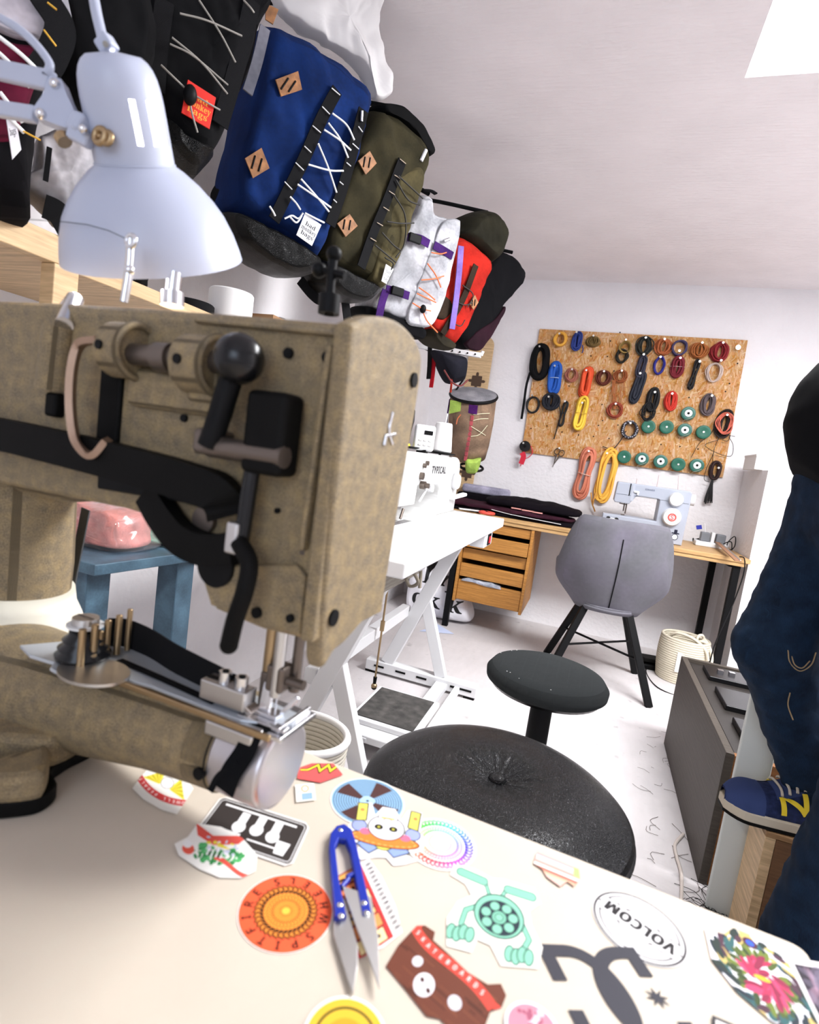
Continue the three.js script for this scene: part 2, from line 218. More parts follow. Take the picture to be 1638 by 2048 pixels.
// ---------- pegboard and what hangs on it ----------
const BZ = BACK + 0.018;                                          // front of the board
const zp = (px, py, z = BZ) => on(px, py, 'z', z);
const boardThing = (() => {
  const a = zp(1079.4, 657.5), b = zp(1496, 680.3), c = zp(1043, 904), d = zp(1446, 955);
  const t = thing('pegboard', 'large oriented-strand chipboard panel on the wall studded with nails', 'pegboard', [(a.x + b.x) / 2, c.y, BACK]);
  wpart(t, 'panel', EX(SH([[a.x, a.y], [b.x, b.y], [d.x, d.y], [c.x, c.y]]), 0.016, 0.001).translate(0, 0, BACK + 0.001), MAT.osb);
  // empty nail holes
  const holes = []; for (const [x, y] of [[1221, 682], [1215, 713], [1182, 712], [1138, 772], [1204, 809], [1205, 841], [1197, 851], [1094, 852], [1062, 857], [1124, 864], [1157, 870], [1187, 873], [1218, 877], [1322, 889], [1360, 893], [1396, 898], [1451, 783], [1378, 795], [1475, 727], [1459, 767], [1236, 850], [1240, 665], [1228, 742]]) { const p = zp(x, y); holes.push(CZ_(0.0045, 0.004, p.x, p.y, BZ, 8)); }
  wpart(t, 'nail_hole', M(holes), MAT.black).userData.kind = 'stuff';
  return t;
})();
const nailG = M(CZ_(0.003, 0.07, 0, 0, 0.035, 8), CZ_(0.0065, 0.003, 0, 0, 0.071, 12));
const nailM = mat(new THREE.Color(0.75, 0.73, 0.68), 0.3, { metalness: 0.9 });
const nail = (p, big) => { const o = part(boardThing, 'nail', nailG, nailM); o.position.copy(p).sub(boardThing.position); o.position.z = BZ - 0.004 - boardThing.position.z; if (big) o.scale.set(2.2, 2.2, 0.5); };
nail(zp(1474, 697), true);
const PXM = 1 / 298;                                              // metres per pixel on the back wall, about
const tint = {};
const cordM = (r, g, b) => (tint[[r, g, b]] ??= mat(new THREE.Color(r, g, b), 0.7));
function loopG(rx, ry, r, n, o = {}) {                             // n turns of cord; waist < 1 pinches the middle
  const { waist = 1, jit = 0.08, depth = 0.03, drop = 0, seg = 36, pinch = 0 } = o, gs = [];
  for (let k = 0; k < n; k++) {
    const a = rr(1 - jit, 1 + jit), b = rr(1 - jit * 0.8, 1 + jit * 0.4), z0 = rr(0, depth), ph = rr(0, 6.28), t0 = rr(-0.06, 0.06), pts = [];
    const in_ = 1 - (o.fill ?? 0.35) * (k / n);
    for (let i = 0; i < 22; i++) { const t = i / 22 * Math.PI * 2; let x = Math.sin(t), y = Math.cos(t); const w = waist + (1 - waist) * Math.pow(Math.abs(y), 1.4) + (pinch ? 0 : 0);
      x = x * rx * in_ * a * w * (1 + 0.5 * jit * Math.sin(3 * t + ph)); y = ry * (y * (0.55 + 0.45 * in_) * b) + ry * drop * k / n; pts.push(V(x + y * t0, y, z0 + 0.006 * Math.sin(2 * t + ph))); }
    gs.push(T(pts, r, seg, 5, true));
  }
  return M(gs);
}
const group = 'cords and laces hanging on the pegboard';
function hang(name, label, px, py, geos, top, tilt = 0, cat = 'cord', grp) {   // geos: [part name, geometry, material]
  const p = zp(px, py), t = thing(name, label, cat, [p.x, p.y, BZ + 0.002], 0, grp); t.rotation.z = tilt;
  for (const [n, g, m] of geos) part(t, n, g, m);
  if (top) { const q = zp(...top); nail(q); }
  return t;
}
const band = (rx, ry, ir, depth, bev = 0.004) => { const s = new THREE.Shape(); s.absellipse(0, 0, rx, ry, 0, 6.2832); const h = new THREE.Path(); h.absellipse(0, 0, rx * ir, ry * ir, 0, 6.2832, true); s.holes.push(h); return EX(s, depth, bev, 2, 28); };
const p2 = (n) => n * PXM;
{
  const K = cordM(0.012, 0.012, 0.013);
  let q = hang('belt_webbing', 'wide black webbing belt coiled in an oval, one end trailing past the board edge', 1080, 725, [['coil', loopG(p2(20), p2(34), 0.012, 9, { waist: 0.8, fill: 0.55, jit: 0.05, depth: 0.035 }), MAT.web]], [1081, 697], 0.1, 'webbing');
  wpart(q, 'tail', RIB([zp(1060, 745, BZ + 0.03), zp(1053, 770, BZ + 0.03), zp(1048, 805, BZ + 0.02), zp(1043, 838, BZ + 0.02)], 0.016, 0.004, V(1, 0, 0)), MAT.web);
  hang('cord_ring', 'thick mustard yellow ring of cord hanging above the blue lace bundle', 1121, 680, [['ring', loopG(p2(12), p2(13), 0.007, 9, { fill: 0.3, jit: 0.03 }), cordM(0.72, 0.36, 0.05)]], [1120, 672]);
  q = hang('lace_bundle', 'navy blue flat oval lace bundle beside the mustard ring', 1154, 684, [['bundle', loopG(p2(11), p2(18), 0.006, 12, { fill: 0.85, waist: 0.8 }), cordM(0.02, 0.04, 0.2)]], [1154, 669], -0.05);
  wpart(q, 'tail', T([zp(1165, 690, BZ + 0.02), zp(1166, 700, BZ + 0.02), zp(1164, 706, BZ + 0.02)], 0.004, 12, 6), cordM(0.02, 0.04, 0.2));
  hang('cord_coil', 'olive brown disc of coiled cord in the top row of the board', 1186, 684, [['coil', loopG(p2(13), p2(10), 0.004, 12, { fill: 0.9 }), cordM(0.16, 0.1, 0.03)]], [1187, 676]);
  q = hang('lace_bundle', 'bright blue flat webbing bundle tied at the waist', 1110, 757, [['bundle', loopG(p2(14), p2(32), 0.012, 10, { waist: 0.72, fill: 0.8, jit: 0.05 }), cordM(0.012, 0.09, 0.42)], ['tie', T([[-p2(15), 0, 0.02], [0, -0.002, 0.05], [p2(15), 0, 0.02]], 0.0025, 16, 5), cordM(0.4, 0.5, 0.7)]], [1111, 735], 0.05);
  q = hang('cord_coil', 'dark navy solid coil with a long tail below the blue webbing', 1103, 804, [['coil', loopG(p2(18), p2(17), 0.006, 16, { fill: 0.9 }), cordM(0.01, 0.011, 0.018)]], [1099, 796]);
  wpart(q, 'tail', T([zp(1118, 808, BZ + 0.02), zp(1121, 830, BZ + 0.02), zp(1116, 850, BZ + 0.02), zp(1108, 878, BZ + 0.02)], 0.004, 20, 6), K);
  hang('cord_ring', 'thin black ring of cord at the left edge of the board', 1066, 810, [['ring', loopG(p2(12.5), p2(16), 0.006, 4, { fill: 0.1, jit: 0.03, depth: 0.012 }), K]], [1066, 793]);
  hang('cord_coil', 'dusty pink leather cord coil between blue and orange laces', 1143, 751, [['coil', loopG(p2(13), p2(13), 0.0035, 12, { fill: 0.6 }), cordM(0.36, 0.12, 0.08)]], [1145, 742]);
  q = hang('lace_bundle', 'orange red flat lace bundle folded in a double loop', 1172, 765, [['bundle', loopG(p2(13), p2(29), 0.011, 8, { waist: 0.62, fill: 0.7, jit: 0.06 }), cordM(0.72, 0.085, 0.025)]], [1173, 744], -0.05);
  hang('cord_coil', 'dark oxblood leather cord coil beside the orange laces', 1207, 756, [['coil', loopG(p2(14), p2(14), 0.004, 13, { fill: 0.65 }), cordM(0.12, 0.025, 0.014)]], [1208, 746]);
  hang('cable_hank', 'small black cable hank hanging left of the yellow laces', 1127, 828, [['hank', loopG(p2(8), p2(26), 0.005, 5, { waist: 0.35, fill: 0.3 }), K], ['tie', C(0.012, 0.012, 0.008, 0, 0.005, 0.015, 12), K]], [1131, 805], -0.06);
  hang('lace_bundle', 'lemon yellow flat lace bundle pinched in a figure eight', 1162, 827, [['bundle', loopG(p2(14), p2(33), 0.010, 9, { waist: 0.6, fill: 0.62, jit: 0.04 }), cordM(0.86, 0.58, 0.06)], ['tie', T([[-p2(12), 0, 0.03], [0, -0.002, 0.05], [p2(12), 0, 0.03]], 0.002, 14, 5), cordM(0.6, 0.36, 0.05)]], [1165, 808], -0.05);
  q = hang('thread_skein', 'loose rust coloured thread skein trailing strands', 1241, 753, [['coil', loopG(p2(13), p2(13), 0.0022, 14, { fill: 0.7, jit: 0.12 }), cordM(0.36, 0.1, 0.03)]], [1243, 745]);
  { const gs = []; for (let i = 0; i < 14; i++) { const x = rr(1224, 1250); gs.push(T([zp(x, 760, BZ + 0.02), zp(x + rr(-8, 6), 780, BZ + 0.02), zp(x + rr(-9, 7), 800, BZ + 0.015), zp(1232 + rr(-12, 12), 818, BZ + 0.02)], 0.0018, 16, 4)); } wpart(q, 'strands', M(gs), cordM(0.4, 0.13, 0.04)); }
  hang('thread_skein', 'fuzzy rust red wreath of thread below the trailing skein', 1230, 821, [['coil', loopG(p2(15), p2(15), 0.0026, 20, { fill: 0.45, jit: 0.18 }), cordM(0.33, 0.06, 0.03)]], [1231, 810]);
  hang('cord_coil', 'black and gold cord bunch dangling loose loops', 1250, 696, [['coil', loopG(p2(11), p2(11), 0.004, 6, { fill: 0.4, jit: 0.12 }), cordM(0.28, 0.18, 0.05)], ['loose_loops', loopG(p2(12), p2(13), 0.004, 7, { fill: 0.4, jit: 0.2 }).translate(-0.01, -p2(17), 0), cordM(0.02, 0.016, 0.01)]], [1251, 684]);
  hang('cord_coil', 'charcoal cord bunch in the top row beside the rust coil', 1288, 693, [['coil', loopG(p2(15), p2(18), 0.004, 14, { fill: 0.75, jit: 0.1 }), cordM(0.022, 0.024, 0.02)]], [1290, 680]);
  hang('cord_coil', 'burnt orange braided cord bunch in the top row', 1326, 695, [['coil', loopG(p2(15), p2(16), 0.0035, 15, { fill: 0.8, jit: 0.14 }), cordM(0.4, 0.11, 0.035)]], [1327, 683]);
  hang('cord_ring', 'grey violet ring of cord in the top row of the board', 1358, 697, [['ring', loopG(p2(13), p2(14), 0.0032, 10, { fill: 0.22 }), cordM(0.06, 0.05, 0.12)]], [1356, 706]);
  hang('cord_coil', 'amber brown disc of cord left of the crimson bunch', 1397, 702, [['coil', loopG(p2(15), p2(14), 0.0035, 14, { fill: 0.85 }), cordM(0.38, 0.12, 0.03)]], [1401, 690]);
  hang('cord_coil', 'crimson cord bunch in the upper right corner of the board', 1438, 705, [['coil', loopG(p2(16), p2(18), 0.004, 14, { fill: 0.8, jit: 0.12 }), cordM(0.25, 0.015, 0.02)]], [1442, 690]);
  hang('lace_bundle', 'short dark slate lace bundle under the charcoal bunch', 1282, 735, [['bundle', loopG(p2(10), p2(22), 0.006, 10, { waist: 0.7, fill: 0.8 }), cordM(0.03, 0.03, 0.05)]], [1286, 713], -0.08);
  hang('lace_bundle', 'long navy black lace bundle hanging over the fine black tangle', 1275, 776, [['bundle', loopG(p2(11), p2(32), 0.007, 10, { waist: 0.7, fill: 0.8 }), cordM(0.018, 0.022, 0.035)]], [1279, 750], -0.12);
  hang('cord_ring', 'cobalt blue narrow ring of cord in the middle of the board', 1318, 732, [['ring', loopG(p2(9.5), p2(16), 0.004, 8, { fill: 0.25 }), cordM(0.03, 0.03, 0.25)]], [1319, 718]);
  hang('lace_bundle', 'wine red lace bundle with a pale tie around it', 1354, 735, [['bundle', loopG(p2(12), p2(20), 0.006, 12, { fill: 0.85, waist: 0.85 }), cordM(0.17, 0.012, 0.022)], ['tie', T([[-p2(13), 0, 0.02], [0, -0.002, 0.045], [p2(13), 0.002, 0.02]], 0.0015, 14, 5), cordM(0.5, 0.3, 0.3)]], [1358, 720]);
  hang('cable_hank', 'black and ochre striped slim cord hank', 1387, 750, [['hank', loopG(p2(7), p2(28), 0.006, 6, { waist: 0.35, fill: 0.5 }), K], ['tie', M(C(0.014, 0.014, 0.012, 0, -0.01, 0.015, 12), C(0.014, 0.014, 0.01, 0.002, 0.03, 0.015, 12)), cordM(0.5, 0.3, 0.08)]], [1396, 727], -0.12);
  hang('cord_ring', 'cream and pink thin cord loops below the crimson bunch', 1427, 746, [['ring', loopG(p2(13), p2(18), 0.0025, 9, { fill: 0.3, jit: 0.14 }), cordM(0.6, 0.48, 0.42)]], [1438, 725]);
  q = hang('cord_tangle', 'fine black cord tangle with drooping loops above the green spools', 1305, 800, [['hank', loopG(p2(13), p2(24), 0.005, 12, { fill: 0.85, waist: 0.85, jit: 0.12 }), K], ['loose_loops', loopG(p2(13), p2(18), 0.0022, 14, { fill: 0.6, jit: 0.3 }).translate(-0.015, -p2(24), 0.01), K]], [1308, 787]);
  hang('lace_bundle', 'small scarlet lace bundle near the lone upper green spool', 1341, 803, [['bundle', loopG(p2(11), p2(19), 0.005, 11, { fill: 0.8, waist: 0.9, jit: 0.1 }), cordM(0.55, 0.035, 0.02)]], [1342, 790]);
  hang('cord_coil', 'mauve grey leather cord bunch on the right of the board', 1415, 810, [['coil', loopG(p2(14), p2(20), 0.005, 12, { fill: 0.8, waist: 0.9 }), cordM(0.12, 0.09, 0.095)]], [1420, 794]);
  q = hang('cord_ring', 'speckled black and white braided rope wreath', 1259, 860, [['ring', loopG(p2(14), p2(16), 0.008, 5, { fill: 0.2, jit: 0.04 }), cordM(0.035, 0.035, 0.045)]], [1260, 848]);
  { const gs = []; for (let i = 0; i < 26; i++) { const a = i / 26 * 6.283; gs.push(S(0.005, Math.sin(a) * p2(13.5) * rr(0.85, 1.12), Math.cos(a) * p2(15.5) * rr(0.85, 1.12), 0.036, 1, 1, 0.8, 4)); } part(q, 'flecks', M(gs), cordM(0.4, 0.4, 0.45)); }
  wpart(q, 'tail', T([zp(1252, 862, BZ + 0.02), zp(1238, 885, BZ + 0.02), zp(1225, 898, BZ + 0.015), zp(1205, 893, BZ + 0.015)], 0.003, 24, 5), K);
  // green reels
  const dark = mat(new THREE.Color(0.012, 0.115, 0.072), 0.45), pale = mat(new THREE.Color(0.03, 0.13, 0.1), 0.35), wh = MAT.matteWhite;
  const rg = LA([[0.004, 0], [0.040, 0], [0.042, 0.003], [0.042, 0.036], [0.040, 0.039], [0.028, 0.040], [0.004, 0.037]], 32).rotateX(Math.PI / 2), hub = LA([[0.008, 0.038], [0.021, 0.038], [0.022, 0.043], [0.008, 0.043]], 24).rotateX(Math.PI / 2), eye = CZ_(0.006, 0.006, 0, 0, 0.040, 12);
  let w = 0;
  for (const [x, y, k, l] of [[1375, 828, 1, 'green thread reel with white hub, alone above the upper row of reels'], [1296, 854, 0, 'green plain reel under the fine black tangle'], [1332, 855, 0, 'green plain reel between the tangle and the white-hubbed reels'], [1368, 861, 1, 'green reel with white hub directly below the lone reel'], [1405, 865, 0, 'green plain reel beside the coral and black cord hank'], [1248, 914, 0, 'green plain reel beside the yellow rope, end of the bottom row'], [1283, 918, 1, 'green reel with white hub, second from the yellow rope'], [1320, 923, 1, 'green reel with white hub, middle of the bottom row'], [1355, 929, 0, 'green plain reel in the bottom row between two white-hubbed reels'], [1392, 931, 1, 'green reel with white hub ending the bottom row']]) {
    const geos = [['reel', rg, k ? pale : dark]]; if (k) geos.push(['hub', hub, wh], ['hub_hole', eye, MAT.black]); else geos.push(['hub_pin', eye, nailM]);
    const t = hang('thread_reel', l, x, y, geos, null, 0, 'reel', 'green reels on the pegboard');
    if (w++ % 3 === 0) part(t, 'thread_end', T([[0.03, -0.02, 0.043], [0.005, -0.035, 0.046], [-0.02, -0.05, 0.03], [-0.012, -0.075, 0.01]], 0.0012, 16, 4), cordM(0.5, 0.45, 0.35));
  }
  // bundles at the right edge
  q = hang('cord_tangle', 'coral and black cord hank spilling loops over the board edge', 1447, 848, [['hank', loopG(p2(16), p2(26), 0.0045, 13, { fill: 0.8, waist: 0.85, jit: 0.15 }), cordM(0.02, 0.012, 0.01)], ['coral_loops', loopG(p2(14), p2(20), 0.003, 5, { fill: 0.5, jit: 0.25, depth: 0.02 }).translate(0, 0, 0.03), cordM(0.6, 0.14, 0.09)]], [1450, 832]);
  { const gs = []; for (const l of [[[1436, 880], [1410, 890], [1432, 905], [1462, 912], [1466, 890], [1458, 872], [1470, 873]], [[1440, 870], [1428, 900], [1424, 940]], [[1432, 845], [1420, 870], [1400, 885], [1382, 915]], [[1428, 905], [1412, 940], [1409, 960], [1418, 964]], [[1446, 878], [1460, 870], [1455, 882], [1445, 880]]]) gs.push(T(l.map(([x, y]) => zp(x, y, BZ + rr(0.01, 0.03))), 0.0018, 40, 5)); wpart(q, 'loose_ends', M(gs), K); }
  q = hang('cable_hank', 'long black cord hank dangling below the board corner', 1429, 941, [['loop', loopG(p2(10), p2(18), 0.006, 8, { fill: 0.5, waist: 0.8 }), cordM(0.03, 0.012, 0.012)]], [1433, 936]);
  { const gs = []; for (let i = 0; i < 12; i++) { const x = rr(-6, 8); gs.push(T([zp(1427, 950, BZ + 0.02), zp(1422 + x * 0.4, 970, BZ + 0.02), zp(1417 + x, 992, BZ + 0.02), zp(1415 + x * 1.2, 1004 + rr(-4, 4), BZ + 0.015)], 0.0035, 16, 5)); } wpart(q, 'fringe', M(gs), K); }
  // coral and yellow ropes
  const ropeG = (rx, ry, r, n, o) => loopG(rx, ry, r, n, { seg: 60, ...o });
  const coral = cordM(0.62, 0.2, 0.12), yel = cordM(0.85, 0.46, 0.07);
  q = hang('rope_hank', 'coral pink rope hank tied at the waist, hanging below the board', 1169, 947, [['rope', ropeG(p2(22), p2(52), 0.0085, 8, { waist: 0.45, fill: 0.62, jit: 0.04, depth: 0.035 }), coral], ['tie', T([[-p2(13), 0.0, 0.015], [0, -0.006, 0.06], [p2(14), -0.01, 0.015]], 0.003, 16, 5), cordM(0.7, 0.45, 0.35)]], [1178, 903], -0.07, 'rope');
  q = hang('rope_hank', 'golden yellow rope hank hanging beside the coral one', 1213, 951, [['rope', ropeG(p2(20), p2(53), 0.0085, 9, { waist: 0.72, fill: 0.6, jit: 0.05, depth: 0.035 }), yel]], [1214, 907], -0.07, 'rope');
  wpart(q, 'tail', M(T([zp(1192, 985, BZ + 0.04), zp(1187, 1000, BZ + 0.04), zp(1185, 1010, BZ + 0.03)], 0.006, 16, 6), T([zp(1182, 985, BZ + 0.03), zp(1184, 1005, BZ + 0.03), zp(1190, 1023, BZ + 0.02)], 0.005, 16, 6)), cordM(0.6, 0.28, 0.06));
  // red tape roll and small scissors on the left corner
  q = hang('tape_roll', 'black tape roll with red ribbon hanging off the lower left board corner', 1051, 893, [['roll', CZ_(p2(11), 0.03, 0, 0, 0.02, 28), MAT.blackGloss], ['core', CZ_(p2(3), 0.034, 0, 0, 0.02, 14), MAT.rubber]], [1049, 887], 0, 'tape');
  wpart(q, 'ribbon', M(RIB([zp(1062, 892, BZ + 0.02), zp(1065, 905, BZ + 0.025), zp(1058, 914, BZ + 0.03), zp(1046, 920, BZ + 0.03), zp(1041, 932, BZ + 0.02)], 0.03, 0.003, V(0, 0, 1)), RIB([zp(1044, 905, BZ + 0.045), zp(1047, 912, BZ + 0.045), zp(1042, 928, BZ + 0.04)], 0.035, 0.003, V(1, 0.4, 0))), cordM(0.6, 0.02, 0.045));
  q = hang('small_scissors', 'small golden-black thread scissors hanging at the lower board edge', 1119, 905, [['handle', M(new THREE.TorusGeometry(0.021, 0.0035, 8, 24).scale(0.8, 1, 1).translate(-0.016, 0.0, 0.012), new THREE.TorusGeometry(0.021, 0.0035, 8, 24).scale(0.8, 1, 1).translate(0.016, 0.0, 0.016)), cordM(0.05, 0.035, 0.02)], ['blade', M(ROD([-0.012, -0.018, 0.012], [0.004, -0.11, 0.012], 0.006, 8, 0.001), ROD([0.012, -0.018, 0.016], [-0.002, -0.11, 0.016], 0.006, 8, 0.001)), MAT.darkSteel], ['pivot', CZ_(0.004, 0.012, 0, -0.032, 0.015, 10), MAT.brass]], [1120, 897], -0.28, 'scissors');
}
// ---------- desk ----------
const DZ = -3.34, DTOP = 0.752;
{
  const t = thing('desk', 'long light birch desk with black steel legs under the pegboard', 'desk', [-0.16, 0, -3.62]);
  wpart(t, 'desk_top', BX(-1.16, 0.838, DTOP - 0.024, DTOP, -3.9, DZ, 0.003), MAT.birch);
  wpart(t, 'front_rail', BX(-1.14, 0.82, DTOP - 0.045, DTOP - 0.024, DZ - 0.035, DZ - 0.006, 0.002), MAT.birch);
  for (const [x, z] of [[-0.765, DZ - 0.03], [0.785, DZ - 0.04], [-0.765, -3.85], [0.755, -3.82]]) wpart(t, 'leg', BX(x - 0.018, x + 0.018, 0, DTOP - 0.026, z - 0.018, z + 0.018, 0.002), MAT.black);
  wpart(t, 'side_rail', BX(0.75, 0.79, DTOP - 0.06, DTOP - 0.026, -3.82, DZ - 0.05), MAT.black);
}
{ // drawer unit hung under the desk
  const x0 = -0.752, x1 = -0.302, y0 = 0.19, y1 = DTOP - 0.047, z1 = -3.362, z0 = -3.84, s = 0.018;
  const X0 = x0 + 0.012;
  const t = thing('drawer_unit', 'orange-brown wooden drawer unit with finger slots hung below the desk', 'drawer unit', [(x0 + x1) / 2, y0, (z0 + z1) / 2]);
  wpart(t, 'side_panel', BX(X0, X0 + s, y0 - 0.012, y1, z0, z1 + 0.012, 0.002), MAT.teak); wpart(t, 'side_panel', BX(x1 - s, x1, y0 - 0.012, y1, z0, z1 + 0.012, 0.002), MAT.teak);
  wpart(t, 'back_panel', BX(X0 + s, x1 - s, y0, y1, z0, z0 + 0.01), MAT.teak); wpart(t, 'bottom_panel', BX(X0 + s, x1 - s, y0, y0 + 0.012, z0 + 0.01, z1 - 0.005), MAT.teak);
  const fr = [[0.0, 0.128, 0], [0.150, 0.236, 0], [0.262, 0.334, -0.012], [0.345, 0.430, 0.03], [0.452, 0.512, 0.0]];   // front boards from below
  fr.forEach(([a, b, o], i) => { const d = wpart(t, 'drawer', BX(X0 + s + 0.002, x1 - s - 0.002, y0 + a + 0.002, Math.min(y0 + b, y1 - 0.004), z1 - 0.02 + o, z1 + o, 0.003), MAT.teak); wpart(d, 'drawer_box', BX(X0 + s + 0.01, x1 - s - 0.01, y0 + a + 0.012, y0 + b - 0.03, z0 + 0.03 + o, z1 - 0.021 + o), MAT.ply); });
  const c = V((x0 + x1) / 2 - 0.03, y0 + 0.125, z1);
  solo('cloth_scrap', 'crumpled white and pale blue cloth poking out of the lowest drawer slot', 'cloth', PIL([[-0.15, 0], [-0.1, 0.022], [-0.03, 0.016], [0.05, 0.02], [0.12, -0.005], [0.02, -0.008], [-0.08, 0.002]], -0.05, 0.008, { edge: 0.008, bulge: 0.004, wr: 0.008, wf: 30 }).translate(c.x, c.y, c.z), fabric(0.7, 0.74, 0.85));
}
// ---------- cloth pile, scissors and papers on the desk ----------
{
  const darkC = fabric(0.012, 0.008, 0.013), wine = fabric(0.055, 0.012, 0.025), g = 'folded dark fabrics on the desk';
  const slab = (x0, x1, z0, z1, y, h, m, label, sd, hump) => { const pts = [[x0, z0], [x1, z0], [x1, z1], [x0, z1]]; const p = PIL(pts, 0, h, { edge: h * 0.7, bulge: hump, wr: 0.007, wf: 9, n: 90, sd, smooth: true }); p.rotateX(-Math.PI / 2).scale(1, 1, -1).translate(0, y, 0); const q = p.index.array; for (let i = 0; i < q.length; i += 3) { const a = q[i]; q[i] = q[i + 1]; q[i + 1] = a; } p.computeVertexNormals(); return solo('folded_fabric', label, 'fabric', p, m, g); };
  slab(-1.02, -0.02, -3.78, -3.40, DTOP + 0.002, 0.018, darkC, 'black folded fabric lying flat at the bottom of the pile', 1, 0.004);
  slab(-0.98, -0.16, -3.72, -3.42, DTOP + 0.026, 0.02, wine, 'wine dark folded fabric in the middle of the pile', 5, 0.012);
  slab(-0.62, -0.1, -3.74, -3.46, DTOP + 0.062, 0.035, darkC, 'black crumpled garment humped on top of the pile', 9, 0.03);
  solo('fabric_roll', 'pale lavender folded cloth behind the dark fabric pile', 'fabric', RB(0.34, 0.06, 0.06, 0.02, -0.72, DTOP + 0.12, -3.83), fabric(0.5, 0.48, 0.62), null);
  solo('fabric_support', 'dark folded cloth under the pale lavender cloth', 'fabric', RB(0.4, 0.086, 0.09, 0.02, -0.72, DTOP + 0.045, -3.84), darkC);
  { const a = on(1012, 1018, 'y', DTOP + 0.05), t = thing('pattern_sheet', 'white curved paper pattern edge sticking out of the dark fabric pile', 'paper', [-0.36, DTOP + 0.0205, -3.40]); part(t, 'sheet', RIB([[-0.22, 0.012, 0.005], [-0.12, 0.004, 0.018], [0.0, 0.0, 0.024], [0.14, -0.004, 0.022], [0.2, -0.006, 0.02]], 0.05, 0.003, V(0, 0.1, 1)), MAT.matteWhite); }
  solo('zipper_strip', 'red and white striped strip on the dark fabric pile', 'strip', M(B(0.06, 0.006, 0.02, -0.44, DTOP + 0.062, -3.42), B(0.07, 0.0062, 0.02, -0.37, DTOP + 0.06, -3.42), B(0.06, 0.006, 0.02, -0.31, DTOP + 0.058, -3.42)), mat(new THREE.Color(0.7, 0.32, 0.28), 0.6));
  { // red handled scissors
    const p = V(-0.62, DTOP + 0.012, -3.375); const t = thing('scissors', 'red plastic handled scissors at the desk corner behind the white machine', 'scissors', p); t.rotation.y = 0.5;
    part(t, 'handle', M(new THREE.TorusGeometry(0.035, 0.009, 8, 24).scale(1.2, 1, 1).rotateX(Math.PI / 2).translate(0, 0.0, 0.035), new THREE.TorusGeometry(0.03, 0.009, 8, 24).scale(1.2, 1, 1).rotateX(Math.PI / 2).translate(0, 0.0, -0.035)), mat(new THREE.Color(0.75, 0.09, 0.06), 0.4));
    part(t, 'blade', M(RB(0.14, 0.004, 0.018, 0.001, -0.1, 0, 0.008), RB(0.14, 0.004, 0.018, 0.001, -0.1, 0.004, -0.008)), MAT.steel);
  }
  { const t = thing('paper_pattern', 'white paper sheets lying between the fabric pile and the grey machine', 'paper', [0.02, DTOP, -3.55]); part(t, 'sheet', RB(0.26, 0.004, 0.2, 0.001, 0, 0.003, 0).rotateY(0.2), MAT.matteWhite); part(t, 'sheet', RB(0.2, 0.004, 0.16, 0.001, 0.03, 0.008, 0.03).rotateY(-0.3), MAT.matteWhite); part(t, 'black_strip', RIB([[-0.1, 0.013, 0.08], [0, 0.014, 0.06], [0.12, 0.013, 0.03]], 0.02, 0.003, V(0, 0.2, 1)), MAT.black); }
}
